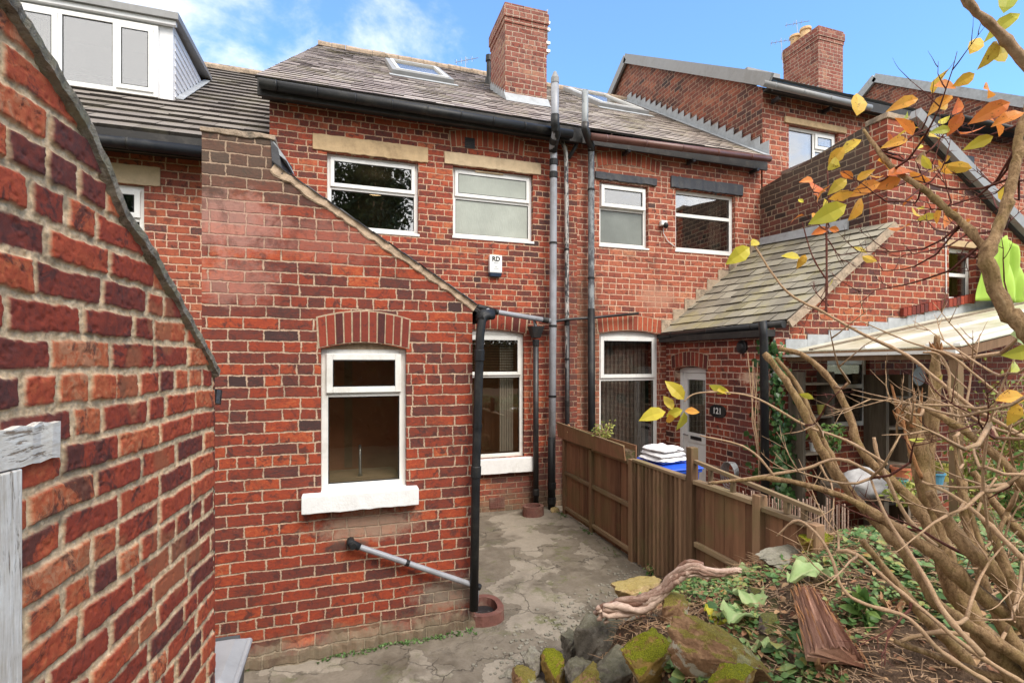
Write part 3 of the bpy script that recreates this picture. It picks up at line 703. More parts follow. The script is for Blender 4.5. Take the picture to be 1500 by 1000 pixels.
mb.build('verge_slate', M['black_lintel'], kr)
# parapet coping and lead at its end
rough_slab(PL((0,YK,0),(1,0,0),(0,-1,0)), 'coping', 'render', HB, kx0-.01, xp+.02, zpR+.0, zpL+.012, -.28, .012, .008)
mb = MB(); mb.hexa([yk.pt(xp+.0,zs0-.02,.01),yk.pt(xp+.07,zs0-.06,.01),yk.pt(xp+.10,zs0-.06,-.35),yk.pt(xp+.02,zs0-.02,-.35),yk.pt(xp-.01,zpR-.0,.01),yk.pt(xp+.035,zpR-.05,.01),yk.pt(xp+.10,zpR-.05,-.35),yk.pt(xp+.01,zpR,-.35)]); mb.build('parapet_slate', M['black_lintel'], HB)
mb = MB(); mb.hexa([yk.pt(xp+.01,zpR-.07,.0),yk.pt(xp+.09,zpR-.13,.0),yk.pt(xp+.12,zpR-.13,-.3),yk.pt(xp+.03,zpR-.06,-.3),yk.pt(xp+.0,zpR+.01,.0),yk.pt(xp+.085,zpR-.11,.0),yk.pt(xp+.11,zpR-.10,-.3),yk.pt(xp+.02,zpR+.02,-.3)]); mb.build('lead_flashing', M['lead'], HB)
KW = window(HB, yk, kw, [dict(x=(0,1),y=(0,.68),g='glass_lo'), dict(x=(0,1),y=(.68,1),g='glass_lo',sash=True)], rec=.05, fw=.048, mat='upvc_cream', room='room_red', roomd=.75, label='tall kitchen window with a chrome tap showing inside')
rough_slab(yk, 'sill', 'sill', HB, wx(443,YK), wx(611,YK), wz(530,741,YK), kw[2]+.006, -.1, .10, .004)
arch(yk, HB, kw[0]-.015, kw[1]+.015, kw[3]+.008, .045, .225, 11, BA, .1)
mb = MB(); yk.box(mb, kw[0]+.015, kw[1]-.015, kw[3]-.001, kw[3]+.05, -.10, -.045); mb.build('window_head', M['mortar'], HB)
mb = MB(); a = wx(529,YK); z = kw[2]+.06; p0 = yk.pt(a, z, -.22)
mb.tube([p0, p0+Vector((0,0,.02)), p0+Vector((0,0,.19)), p0+Vector((.0,.03,.225)), p0+Vector((0,.09,.22)), p0+Vector((0,.11,.18))], [.02,.012,.011,.011,.011,.010], 8, r=.5)
mb.build('kitchen_tap', M['metal'], KW, smooth=True)
mb = MB(); yk.box(mb, kw[0]+.05, kw[1]-.05, z-.03, z+.0, -.5, -.16); mb.build('worktop', M['stone_pale'], KW)
mb = MB(); yk.box(mb, wx(505,YK), wx(519,YK), kw[2], kw[3], -.9, -.86); mb.build('door_frame', M['stone_pale'], KW)  # pale strip put in for a reflection in the glass; no frame stands there
# rough plinth at the foot
mb = MB(); n = 60; rows_ = []
for i in range(n+1):
    a = kx0-.02+(kx1-kx0+.03)*i/n; t = i/n
    h = .04+.05*t+random.uniform(0,.05); o_ = .035+.03*(1-t)+random.uniform(-.015,.02)
    rows_.append([(a,YK-o_-.03,-.12),(a,YK-o_,h*.3),(a,YK-o_*.5,h*.8),(a,YK+.01,h+.02)])
for r_ in rows_: mb.v += r_; mb.r += [.5]*4
for i in range(n):
    for k in range(3): mb.f.append((i*4+k,(i+1)*4+k,(i+1)*4+k+1,i*4+k+1)); mb.uv.append(None)
mb.build('plinth', BK, HB, boxuv=True)

# ------------------------------------------------------------------ pipes of the centre house
Y1 = 6.62
def py(x, y, Y): return onY(x, y, Y)
SP = pipe(HB, [py(813,118,6.36), py(813,176,6.36), py(814,196,6.42), py(809,215,6.60), py(811,225,6.66), py(810,465,6.66), py(808,742,6.66)], .051, 'grey_pl', joints=(.105,.135,.19,.22,.95,.985), brackets=(.38,.575,.74), name='soil_pipe', label='grey plastic soil pipe rising above the gutter')
m = MB(); a, b = py(808,640,6.66), py(808,748,6.66); m.tube([a,b], .054, 12, r=.5); m.build('pipe_base', M['black_pl'], SP, smooth=True)
m = MB(); a, b, c = py(813,112,6.36), py(813,106,6.36), py(813,120,6.36); m.tube([c+Vector((0,0,-.02)), c+Vector((0,0,.05)), a+Vector((0,0,.06))], [.056,.056,.02], 12, r=.5); m.build('vent_cowl', M['grey_trim'], SP)
pts = [py(813,168,6.36), py(813,182,6.37), py(815,196,6.43), py(811,212,6.58), py(810,222,6.64)]
m = MB(); m.tube(pts, [.058,.06,.06,.06,.058], 12, r=.5); m.build('pipe_bend', M['black_pl'], SP, smooth=True)
PW = pipe(HB, [py(822,205,6.7), py(829,222,6.72), py(830,300,6.72), py(831,640,6.72), py(831,740,6.72)], .031, 'peel', name='downpipe', label='thin old pipe with flaking white paint', joints=(.5,.72), brackets=(.3,.6))
m = MB(); m.tube([py(831,470,6.72), py(831,745,6.72)], .034, 10, r=.5); m.build('lower_pipe', M['black_iron'], PW, smooth=True)
pipe(PW, [py(845,190,6.6), py(845,212,6.68), py(833,232,6.71)], .028, 'black_iron', name='gutter_outlet')
# hopper pipe
HP = pipe(HB, [py(785,497,6.68), py(785,745,6.68)], .040, 'black_iron', name='downpipe', label='black iron downpipe with a hopper head beside the ground floor window', joints=(.02,.9))
m = MB(); c = py(785,495,6.68); t = py(785,478,6.68); m.hexa([c+Vector((-.05,-.05,0)),c+Vector((.05,-.05,0)),c+Vector((.05,.05,0)),c+Vector((-.05,.05,0)),t+Vector((-.10,-.09,0)),t+Vector((.10,-.09,0)),t+Vector((.10,.09,0)),t+Vector((-.10,.09,0))]); m.build('hopper_head', M['black_iron'], HP, bevel=.006)
pipe(HP, [py(781,463,6.7), py(786,484,6.68)], .022, 'grey_pl', name='waste_pipe')
# branch pipe from kitchen gutter
BP = pipe(HB, [py(702,451,6.5), py(716,455,6.6), py(806,470,6.64)], .035, 'grey_pl', joints=(.25,.93), name='branch_pipe')
m = MB(); m.tube([py(700,450,6.45), py(712,453,6.6), py(726,457,6.6)], [.045,.046,.044], 12, r=.5); m.build('pipe_elbow', M['black_pl'], BP, smooth=True)
m = MB(); m.tube([py(812,471,6.64), py(828,468,6.68), py(870,465,6.70), py(935,459,6.70)], .020, 8, r=.5); m.build('overflow_pipe', M['black_iron'], HB, smooth=True)
# kitchen downpipe
KP = pipe(HB, [py(722,462,3.9), py(707,463,3.88), py(703,492,3.86), py(697,700,3.86), py(694,893,3.86)], .034, 'black_pl', joints=(.17,.55), brackets=(.4,), label='black plastic downpipe at the corner of the kitchen extension')
m = MB(); m.tube([py(722,460,3.92), py(708,462,3.90), py(704,470,3.88)], [.042,.046,.042], 12, r=.5); m.build('pipe_elbow', M['black_pl'], KP, smooth=True)
m = MB(); m.tube([(kx1+.09,YM-.05,zs1-.05),(kx1+.09,YK-.02,zs1-.07)], .05, 12, r=.5); m.build('gutter', M['black_pl'], HB, smooth=True)
pipe(HB, [py(513,790,3.98), py(516,797,3.89), py(698,858,3.88), py(697,885,3.87)], .021, 'grey_pl', joints=(.07,.88), brackets=(.42,), name='waste_pipe', label='grey waste pipe sloping across the kitchen wall')
m = MB(); m.tube([py(513,788,4.0), py(514,795,3.89), py(527,801,3.885)], [.028,.030,.027], 12, r=.5); m.build('pipe_elbow', M['black_pl'], HB, smooth=True)

# ================================================================== RIGHT HOUSE (red gutter, lean-to porch)
HC = thing('brick_terraced_house', 'red brick house with a brown gutter, a slate lean-to and the door numbered 121', 'house', (5, 6.8, 0))
w3 = (wx(878,YM), wx(950,YM), wz(950,364,YM), wz(880,265,YM)); w4 = (wx(989.5,YM), wx(1077,YM), wz(1077,373,YM), wz(990,276,YM))
wc = (wx(878,YM), wx(966,YM), wz(922,680,YM), wz(922,489,YM))
wall('front_wall', ym, [(xB1,-.1),(xC1,-.1),(xC1,ZW),(xB1,ZW)], [rect(*w3), rect(*w4), archtop(wc,.05)], .3, BC, HC)
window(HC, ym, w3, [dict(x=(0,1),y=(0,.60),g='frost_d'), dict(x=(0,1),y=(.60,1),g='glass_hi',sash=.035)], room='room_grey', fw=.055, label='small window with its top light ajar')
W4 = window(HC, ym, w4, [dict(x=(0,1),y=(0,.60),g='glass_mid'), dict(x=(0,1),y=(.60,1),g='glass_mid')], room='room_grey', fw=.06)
m = MB()
for i in range(7): ym.box(m, w4[1]-.30+.032*i, w4[1]-.275+.032*i, w4[2]+.06, w4[3]-.07, -.26-.02*(i%2), -.24-.02*(i%2))
m.build('curtain', M['curtain'], W4)
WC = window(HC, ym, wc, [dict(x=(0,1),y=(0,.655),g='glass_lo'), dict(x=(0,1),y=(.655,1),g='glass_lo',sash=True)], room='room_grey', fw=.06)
m = MB()
for i in range(26): ym.box(m, wc[0]+.06+(wc[1]-wc[0]-.12)*i/26, wc[0]+.06+(wc[1]-wc[0]-.12)*(i+.8)/26, wc[2]+.06, wc[3]-.07, -.30-.015*(i%2), -.28-.015*(i%2))
m.build('net_curtain', M['net'], WC)
m = MB(); 
for i in range(10):
    t0, t1 = -1+.2*i, -1+.2*(i+1); cxx = (wc[0]+wc[1])/2; hw = (wc[1]-wc[0])/2-.005; f = lambda t: wc[3]+.048*(1-t*t)
    m.hexa([ym.pt(cxx+hw*t0,wc[3]-.002,-.06),ym.pt(cxx+hw*t1,wc[3]-.002,-.06),ym.pt(cxx+hw*t1,wc[3]-.002,-.12),ym.pt(cxx+hw*t0,wc[3]-.002,-.12),ym.pt(cxx+hw*t0,f(t0),-.06),ym.pt(cxx+hw*t1,f(t1),-.06),ym.pt(cxx+hw*t1,f(t1),-.12),ym.pt(cxx+hw*t0,f(t0),-.12)], .5)
m.build('window_head', M['upvc'], WC)
def slant_lintel(house, xl, xr, yt0, yt1, z0, mat):
    rough_slab(ym, 'lintel', mat, house, wx(xl,YM), wx(xr,YM), z0, (wz(xl,yt0,YM)+wz(xr,yt1,YM))/2, -.1, .03, .008)
slant_lintel(HC, 871, 961, 250, 264, w3[3]+.02, 'black_lintel'); slant_lintel(HC, 982, 1087, 259, 271, w4[3]+.004, 'black_lintel')
slab(ym, 'sill', 'upvc', HC, w3[0]-.01, w3[1]+.01, w3[2]-.03, w3[2]-.001, -.08, .012); slab(ym, 'sill', 'upvc', HC, w4[0]-.01, w4[1]+.01, w4[2]-.03, w4[2]-.001, -.08, .012)
arch(ym, HC, wx(875,YM), wx(966,YM), wz(920,250,YM)-.0, .085, .20, 13, BA2)
arch(ym, HC, wc[0]-.02, wc[1]+.03, wc[3]+.01, .05, .215, 13, BA2)
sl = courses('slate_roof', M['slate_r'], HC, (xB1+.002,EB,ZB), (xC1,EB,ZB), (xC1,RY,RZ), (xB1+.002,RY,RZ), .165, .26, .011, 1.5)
m = MB()
for i in range(8): x0 = xB1+(xC1-xB1)*i/8; m.tube([(x0,RY,RZ),(x0+(xC1-xB1)/8-.006,RY,RZ)], .085, 10)
m.build('ridge_tile', M['render'], sl)
m = MB(); m.hexa([(xB1,RY,RZ-.04),(xC1,RY,RZ-.04),(xC1,RY+4.5,ZB-.04),(xB1,RY+4.5,ZB-.04),(xB1,RY,RZ),(xC1,RY,RZ),(xC1,RY+4.5,ZB),(xB1,RY+4.5,ZB)]); m.build('rear_slope', M['slate'], sl)
m = MB(); m.box(xB1,xC1,RY+4.0,RY+4.3,-.1,ZW); m.build('rear_wall', BG, HC, boxuv=True)
roofwin(sl, [(846,139),(898,144),(920,163),(868,157)])
gutter(HC, (wx(864,6.5),6.5,wz(864,200,6.5)), (wx(1128,6.5),6.5,wz(1128,233,6.5)), .05, 'brown_pl', 5, label='brown plastic gutter')
m = MB(); m.box(xB1, xC1-.0, 6.66, 6.70, 5.20, 5.36, .5); m.build('fascia', M['soffit'], HC)
for px in (920, 1015, 1108):
    m = MB(); x = wx(px,6.66); m.box(x-.025,x+.025,6.62,6.79,5.15,5.2,.5); m.build('gutter_bracket', M['black_iron'], HC, bevel=.006)
for i in range(1):
    m = MB(); n = 22; slp = -rn.y
    for k in range(n):
        a = EB+.02+(RY-EB-.1)*k/n; b = EB+.02+(RY-EB-.1)*(k+1)/n; f = lambda y: ZB+slp*(y-EB)
        m.hexa([(xC1-.012,a,f(a)+.01),(xC1-.003,a,f(a)+.01),(xC1-.003,b,f(b)+.01),(xC1-.012,b,f(b)+.01),(xC1-.012,a,f(b)+.13),(xC1-.003,a,f(b)+.13),(xC1-.003,b,f(b)+.13),(xC1-.012,b,f(b)+.13)])
    m.hexa([(xC1-.14,EB,ZB+.02),(xC1-.004,EB,ZB+.02),(xC1-.004,RY,RZ+.02),(xC1-.14,RY,RZ+.02),(xC1-.14,EB,ZB+.026),(xC1-.004,EB,ZB+.03),(xC1-.004,RY,RZ+.03),(xC1-.14,RY,RZ+.026)])
    m.build('stepped_flashing', M['lead'], HC)
P3 = pipe(HC, [py(857,133,6.4), py(857,188,6.4), py(866,214,6.68), py(866,450,6.68), py(867,640,6.68)], .046, 'peel2', joints=(.12,), brackets=(.3,.55), name='soil_pipe', label='weathered grey soil pipe with a black lower length')
m = MB(); m.tube([py(857,180,6.4), py(857,190,6.4), py(861,202,6.52), py(866,214,6.66), py(866,222,6.68)], .052, 12, r=.5); m.build('pipe_bend', M['black_iron'], P3, smooth=True)
m = MB(); m.tube([py(866,452,6.68), py(867,720,6.68)], .053, 12, r=.5); m.build('lower_pipe', M['black_pl'], P3, smooth=True)

# lean-to: side wall facing left with the door, sloping slate roof
XE = 4.77; xe = XP(XE)
def sY(px): d = ray(px, HY); return XE/d.x*d.y
dY0, dY1 = sY(1034), sY(988)        # near and far jamb of the door (Y)
dz = CAM.z+(HY-541)/F*(XE/ray(1010,HY).x)
wall('lean_to_side_wall', xe, [(YD,-.1),(YM-.001,-.1),(YM-.001,2.45),(YD,2.52)], [archtop((dY0,dY1,0,dz),.05)], .22, BE, HC)
arch(xe, HC, dY0-.03, dY1+.06, dz+.008, .05, .20, 9, BA)
m = MB(); B = lambda a,b,c,d,o0,o1: xe.box(m, a,b,c,d,o0,o1,.5)
B(dY0,dY0+.06,0,dz+.03,-.17,-.10); B(dY1-.06,dY1,0,dz+.03,-.17,-.10); B(dY0+.06,dY1-.06,dz-.05,dz+.03,-.17,-.10)
fr = m.build('door_frame', M['upvc'], HC, bevel=.004)
m = MB(); a, b = dY0+.065, dY1-.065
B(a,a+.09,.03,dz-.055,-.155,-.115); B(b-.09,b,.03,dz-.055,-.155,-.115); B(a+.09,b-.09,.03,.12,-.155,-.115); B(a+.09,b-.09,.88,1.02,-.155,-.115); B(a+.09,b-.09,dz-.15,dz-.055,-.155,-.115); B(a+.09,b-.09,.12,.88,-.15,-.13)
DR = m.build('door', M['upvc'], HC, bevel=.004)
m = MB(); B(a+.085,b-.085,1.02,dz-.15,-.140,-.132); m.build('door_glass', M['glass_lo'], DR)
m = MB(); m.quad([xe.pt(a-.1,0,-.8),xe.pt(b+.1,0,-.8),xe.pt(b+.1,2.2,-.8),xe.pt(a-.1,2.2,-.8)]); m.build('hall_lining', M['room_grey'], DR)
m = MB(); c = (a+b)/2; B(c-.12,c+.12,.925,.975,-.114,-.105); m.build('letter_box', M['black_pl'], DR, bevel=.004)
m = MB(); m.tube([xe.pt(b-.04,.98,-.114), xe.pt(b-.04,.98,-.08), xe.pt(b-.15,.98,-.075)], .009, 8, r=.5); m.build('door_handle', M['metal'], DR)
# lean-to roof
e0 = onX(968,488,4.68); e0 = Vector((4.68,6.8,2.50)); e1 = Vector((4.86,YD-.10,2.55)); r1 = Vector((6.60,YD-.10,wz(1301,331,YD)+.03)); r0 = Vector((6.60,6.8,onX(1112,360,6.6).z))
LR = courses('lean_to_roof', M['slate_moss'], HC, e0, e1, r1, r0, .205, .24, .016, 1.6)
m = MB(); m.beam(e1+Vector((.02,-.012,-.05)), r1+Vector((0,-.012,-.05)), .03, .09, (0,0,1), .5); m.build('verge_board', M['render'], LR)
gutter(HC, e0+Vector((-.05,-.02,-.05)), e1+Vector((-.05,0,-.05)), .045, 'black_pl', 3)
m = MB(); m.box(XE-.14, XE-.004, YD-.02, YM-.01, 2.36, 2.44, .5); m.build('soffit_board', M['soffit'], HC)
m = MB()  # flashing against the main wall, up the slope
for i in range(9):
    a = e0.lerp(r0, i/9); b = e0.lerp(r0, (i+1)/9); m.hexa([(a.x,6.785,a.z),(b.x,6.785,b.z),(b.x,6.799,b.z),(a.x,6.799,a.z),(a.x,6.79,b.z+.05),(b.x,6.79,b.z+.05),(b.x,6.799,b.z+.05),(a.x,6.799,b.z+.05)])
m.build('stepped_flashing', M['render'], HC)
m = MB(); q0, q1 = Vector((6.585,6.78,r0.z)), Vector((6.585,sY(1245)*6.6/XE,0)); f = lambda Y: r0.z+(r1.z-r0.z)*(6.8-Y)/(6.8-r1.y)
yq = 6.6/ray(1244,HY).x*ray(1244,HY).y
m.hexa([(6.55,6.78,f(6.78)),(6.59,6.78,f(6.78)),(6.59,yq,f(yq)),(6.55,yq,f(yq)),(6.58,6.78,f(6.78)+.12),(6.596,6.78,f(6.78)+.12),(6.596,yq,f(yq)+.15),(6.58,yq,f(yq)+.15)]); m.build('lead_flashing', M['lead'], HC)

# ================================================================== END HOUSE (tall, with offshoot)
HD = thing('brick_terraced_house', 'tall red brick house on the right with a high gable wall and a rear offshoot', 'house', (8.5, 6.8, 0))
XG = 6.65; ZE = wz(1117,128,YM); GY = XG/ray(921,HY).x*ray(921,HY).y; GZ = onX(921,88,XG).z
xg = XP(XG)
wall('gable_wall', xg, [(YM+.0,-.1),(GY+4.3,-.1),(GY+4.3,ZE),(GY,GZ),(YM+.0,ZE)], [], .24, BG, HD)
w5 = (wx(1155,YM), wx(1228,YM), wz(1190,262,YM), wz(1156,182,YM))
ZE2 = ZE-.06; xD1 = 10.6
ymd = YP(YM-.006)
wall('front_wall', ymd, [(XG+.001,-.1),(xD1,-.1),(xD1,ZE2),(XG+.001,ZE2)], [rect(*w5)], .235, BD, HD)
window(HD, ymd, w5, [dict(x=(0,.56),y=(0,1),g='glass_hi'), dict(x=(.56,1),y=(.62,1),g='glass_hi',sash=True), dict(x=(.56,1),y=(0,.62),g='glass_hi')], room='room_grey', fw=.06)
slab(ymd, 'lintel', 'stone', HD, wx(1148,YM), wx(1238,YM), w5[3]+.004, w5[3]+.11, -.1, .03)
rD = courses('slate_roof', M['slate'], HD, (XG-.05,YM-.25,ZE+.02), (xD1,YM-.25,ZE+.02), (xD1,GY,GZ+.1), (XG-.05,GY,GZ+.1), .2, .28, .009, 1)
m = MB(); m.hexa([(XG-.05,GY,GZ+.06),(xD1,GY,GZ+.06),(xD1,GY+4.5,ZE),(XG-.05,GY+4.5,ZE),(XG-.05,GY,GZ+.1),(xD1,GY,GZ+.1),(xD1,GY+4.5,ZE+.04),(XG-.05,GY+4.5,ZE+.04)]); m.build('rear_slope', M['slate'], rD)
m = MB(); up = Vector((0,-.55,.83))
m.beam((XG-.09,YM-.26,ZE-.03),(XG-.09,GY+.03,GZ+.04), .05, .20, (0,0,1), .5); m.beam((XG-.09,GY+.0,GZ+.04),(XG-.09,GY+4.4,ZE-.03), .05, .20, (0,0,1), .5); m.build('bargeboard', M['grey_trim'], HD)
gutter(HD, (wx(1117,6.5),6.5,wz(1117,122,6.5)), (wx(1275,6.5),6.5,wz(1275,158,6.5)), .05, 'grey_trim', 4)
m = MB(); m.box(XG-.02,xD1,6.56,6.59,ZE-.18,ZE-.02,.5); m.box(XG,xD1,6.59,6.79,ZE-.09,ZE-.055,.5); m.build('fascia', M['soffit'], HD)
for px in (1140, 1215):
    m = MB(); x = wx(px,6.66); m.box(x-.025,x+.025,6.62,6.79,ZE-.26,ZE-.19,.5); m.build('gutter_bracket', M['black_iron'], HD, bevel=.006)
# skylight hump on that roof
m = MB(); m.box(8.3,9.2,8.9,9.0,ZE+1.65,ZE+1.78,.5); m.build('roof_window', M['grey_trim'], rD)
cdy = 9.05; cdx = wx(1199,cdy); CD = chimney(HD, cdx, wx(1235,cdy), cdy, cdy+1.0, 7.5, wz(1200,58,cdy), [(cdx+.22,cdy+.85),(cdx+.22,cdy+.55)], BCH, slope=(YM-.25,ZE,.66))
pA = onY(1140,45,cdy+1.0); aerial(CD, (cdx-.06,cdy+.95,wz(1143,100,cdy+.95)), .75, 5, lean=-.06)
aerial(CD, (cdx+.3,cdy+.8,9.9), .62, 3, lean=-.1)
# offshoot
zA = onX(1113,277,6.6).z; zB_ = wz(1302,170,YD)
X6 = 6.6
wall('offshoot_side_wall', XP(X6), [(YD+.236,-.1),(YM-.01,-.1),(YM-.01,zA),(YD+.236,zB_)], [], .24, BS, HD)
wd = (wx(1390,YD), wx(1430,YD), wz(1410,440,YD), wz(1392,361,YD)); wk = (wx(1212,YD), wx(1274,YD), wz(1240,625,YD), wz(1240,527,YD))
xr0, zr0 = wx(1336,YD), wz(1336,178,YD); xr1, zr1 = wx(1500,YD), wz(1500,350,YD); sl_ = (zr1-zr0)/(xr1-xr0); xe1 = xr1+1.2; ze1 = zr1+sl_*1.2
wall('offshoot_front_wall', yd, [(XE+.221,-.1),(xe1,-.1),(xe1,ze1),(xr0,zr0),(X6+.001,zB_-.02),(X6+.001,r1.z-.06),(e1.x+.12,e1.z-.07),(XE+.221,e1.z-.12)], [rect(*wd), rect(*wk)], .235, BO, HD)
window(HD, yd, wd, [dict(x=(0,1),y=(0,.5),g='glass_lo'), dict(x=(0,1),y=(.5,1),g='glass_lo')], room='room_grey', fw=.055, rec=.09)
window(HD, yd, wk, [dict(x=(0,1),y=(0,.60),g='glass_mid'), dict(x=(0,1),y=(.60,1),g='glass_mid')], room='room_grey', fw=.055, rec=.05, mat='upvc_cream')
slab(yd, 'lintel', 'stone', HD, wd[0]-.05, wd[1]+.1, wd[3]+.004, wd[3]+.09, -.08, .015)
m = MB(); p0 = yd.pt(xr0-.05,zr0+.06,.06); p1 = yd.pt(xe1,ze1+.06,.06); m.beam(p0,p1,.12,.14,(0,0,1),.5); m.build('bargeboard', M['grey_trim'], HD)
m = MB(); m.beam(p0+Vector((0,.06,-.09)),p1+Vector((0,.06,-.09)),.08,.06,(0,0,1),.5); m.build('soffit_board', M['soffit'], HD)
m = MB(); m.hexa([(xr0,YD,zr0+.02),(xe1,YD,ze1+.02),(xe1,YM,ze1+.02),(xr0,YM,zr0+.02),(xr0,YD,zr0+.08),(xe1,YD,ze1+.08),(xe1,YM,ze1+.08),(xr0,YM,zr0+.08)]); m.build('offshoot_roof', M['slate'], HD)
rough_slab(YP(YD), 'coping', 'render', HD, X6-.02, xr0+.03, zB_-.03, zB_+.04, -.28, .02)
# cable down the wall
m = MB(); m.tube([yd.pt(wx(1384,YD),wz(1384,350,YD),.01), yd.pt(wx(1385,YD),wz(1385,430,YD),.01)], .008, 6, r=.5); m.build('cable', M['upvc'], HD)
# translucent lean-to roof over the yard
g = G('corrugated_translucent_roof'); o_ = g.obj(); n_ = g.noise(o_, 2.5, 5, .7)
M['poly'] = g.out(g.mix(g.mapr(n_, .35, .7), (.66,.63,.52), (.36,.33,.20)), .4, n_, .3, .01)
zL = wz(1152,516,YD); XL = 4.93; sR = .175
def PR(X, Y, o=0): return Vector((X, Y, zL+sR*(X-XL)+o+.012*(YD-Y)))
XR, YN = 9.6, 2.9
m = MB(); m.hexa([PR(XL,YD-.01,0),PR(XR,YD-.01,0),PR(XR,YN,0),PR(XL,YN,0),PR(XL,YD-.01,.012),PR(XR,YD-.01,.012),PR(XR,YN,.012),PR(XL,YN,.012)])
PO = m.build('translucent_roof', M['poly'], HD, label if False else None) if False else m.build('translucent_roof', M['poly'], HD)
for k, Yb in enumerate((YD-.35, YD-.95, YD-1.55, YN+.03)):
    m = MB(); m.beam(PR(XL,Yb,.022),PR(XR,Yb,.022),.05,.02,(0,0,1),.5); m.build('glazing_bar', M['old_wood'] if k == 0 else M['upvc_cream'], PO)
m = MB(); m.beam(PR(XL+.03,YD-.02,-.06),PR(XL+.03,YN,-.06),.06,.10,(0,0,1),.5); m.beam(PR(XL,YN+.04,-.05),PR(XR,YN+.04,-.05),.06,.08,(0,0,1),.5); m.build('roof_plate', M['fence_post'], PO)
m = MB(); m.beam(PR(XL-.04,YD-.02,-.035),PR(XL-.04,YN,-.035),.05,.03,(0,0,1),.5); m.build('drip_edge', M['upvc_cream'], PO)
m = MB(); m.box(XL+.0,XL+.07,YN+.02,YN+.09,0,PR(XL,YN).z-.1,.5); m.build('post', M['fence_post'], PO)
m = MB()
for i in range(14):
    a = XL+.0+(XR-XL)*i/14; b = XL+(XR-XL)*(i+1)/14; z0 = PR(a,YD).z; m.box(a,b-.004,YD-.014,YD-.003,z0+.0,PR(b,YD).z+.10,.5)
m.build('stepped_flashing', M['lead'], HD)
# brick-on-edge ledge above it
m = MB(); a = wx(1318,YD); zc = wz(1320,462,YD); nb = 26
for i in range(nb):
    x0 = a+i*.078; z0 = PR(x0,YD).z+.14; m.box(x0,x0+.068,YD-.05,YD-.002,z0,z0+.11)
m.build('brick_ledge', BA, HD, bevel=.004)
# stone band & bulkhead fittings on the lean-to wall are separate things further on

# far neighbour beyond, with its own gutter and gable behind
HE = thing('brick_terraced_house', 'far right brick house mostly hidden behind bare twigs, with a black gutter', 'house', (13, 6.8, 0))
zE0 = wz(1380,192,YM)
we = (wx(1398,YM), wx(1416,YM), wz(1407,275,YM), wz(1400,240,YM))
wall('front_wall', ym, [(xD1+.002,-.1),(19,-.1),(19,zE0),(xD1+.002,zE0)], [rect(*we)], .3, BD, HE)
window(HE, ym, we, [dict(x=(0,1),y=(0,.6),g='glass_hi'), dict(x=(0,1),y=(.6,1),g='glass_hi')], room='room_grey', fw=.08)
slab(ym, 'lintel', 'black_lintel', HE, we[0]-.15, we[1]+.2, we[3]+.004, we[3]+.2, -.1, .02)
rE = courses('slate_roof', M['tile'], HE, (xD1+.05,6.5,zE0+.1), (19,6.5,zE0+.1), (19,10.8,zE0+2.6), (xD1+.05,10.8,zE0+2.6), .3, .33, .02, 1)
gutter(HE, (xD1+.1,6.42,zE0+.07), (19,6.42,zE0+.07), .06, 'black_pl', 6)
HF = thing('brick_terraced_house', 'brick gable end with a pale verge showing above the far roofs at top right', 'house', (15.5, 9, 0))
XF = 15.0; ay = XF/ray(1284,HY).x*ray(1284,HY).y; az = onX(1284,114,XF).z; by = XF/ray(1500,HY).x*ray(1500,HY).y; bz = onX(1500,150,XF).z; s2 = (az-bz)/(ay-by)
wall('gable_wall', XP(XF), [(6.9,3),(ay+4,3),(ay+4,az-4*s2),(ay,az),(6.9,az-s2*(ay-6.9))], [], .3, BG, HF)
m = MB(); m.beam((XF-.06,6.6,az-s2*(ay-6.6)),(XF-.06,ay+.02,az+.0),.08,.22,(0,0,1),.5); m.beam((XF-.06,ay,az),(XF-.06,ay+4,az-4*s2),.08,.22,(0,0,1),.5); m.build('bargeboard', M['lead'], HF)
m = MB(); m.hexa([(XF,6.6,az-s2*(ay-6.6)),(22,6.6,az-s2*(ay-6.6)),(22,ay,az),(XF,ay,az),(XF,6.6,az-s2*(ay-6.6)+.08),(22,6.6,az-s2*(ay-6.6)+.08),(22,ay,az+.08),(XF,ay,az+.08)]); m.build('slate_roof', M['slate'], HF)

# ================================================================== LEFT HOUSE with dormer
HA = thing('brick_terraced_house', 'brick house at upper left with a grey tiled roof and a white dormer window', 'house', (-4, 6.8, 0))
zg = wz(294,224,YM)
wl = (wx(150,YM), wx(211,YM), wz(190,372,YM), wz(200,271,YM))
wall('front_wall', ym, [(-9,-.1),(xB0-.001,-.1),(xB0-.001,zg),(-9,zg)], [rect(*wl)], .3, BL, HA)
window(HA, ym, wl, [dict(x=(0,1),y=(0,.52),g='glass_lo'), dict(x=(0,1),y=(.52,1),g='glass_lo',sash=True)], room='room_grey', fw=.06, rec=.05)
rough_slab(ym, 'lintel', 'stone_pale', HA, wl[0]-.3, wx(235,YM), wl[3]+.004, wl[3]+.22, -.1, .015)
eA = (6.52, zg+.06); rAY = 11.0; rAZ = wz(300,98,11.0)
slA = (rAZ-eA[1])/(rAY-eA[0])
tA = courses('tiled_roof', M['tile'], HA, (-9,eA[0],eA[1]), (xB0-.003,eA[0],eA[1]), (xB0-.003,rAY,rAZ), (-9,rAY,rAZ), .29, .33, .036, .45)
m = MB()
m.tube([(-9,rAY,rAZ),(xB0-.05,rAY,rAZ)], .09, 10, r=.5); m.build('ridge_tile', M['render'], tA)
m = MB(); m.hexa([(-9,rAY,rAZ-.04),(xB0,rAY,rAZ-.04),(xB0,rAY+4.5,eA[1]),(-9,rAY+4.5,eA[1]),(-9,rAY,rAZ),(xB0,rAY,rAZ),(xB0,rAY+4.5,eA[1]+.04),(-9,rAY+4.5,eA[1]+.04)]); m.build('rear_slope', M['tile'], tA)
gutter(HA, (-9,6.44,wz(240,216,6.44)), (wx(296,6.44)+.25,6.44,wz(240,216,6.44)), .06, 'black_pl', 5)
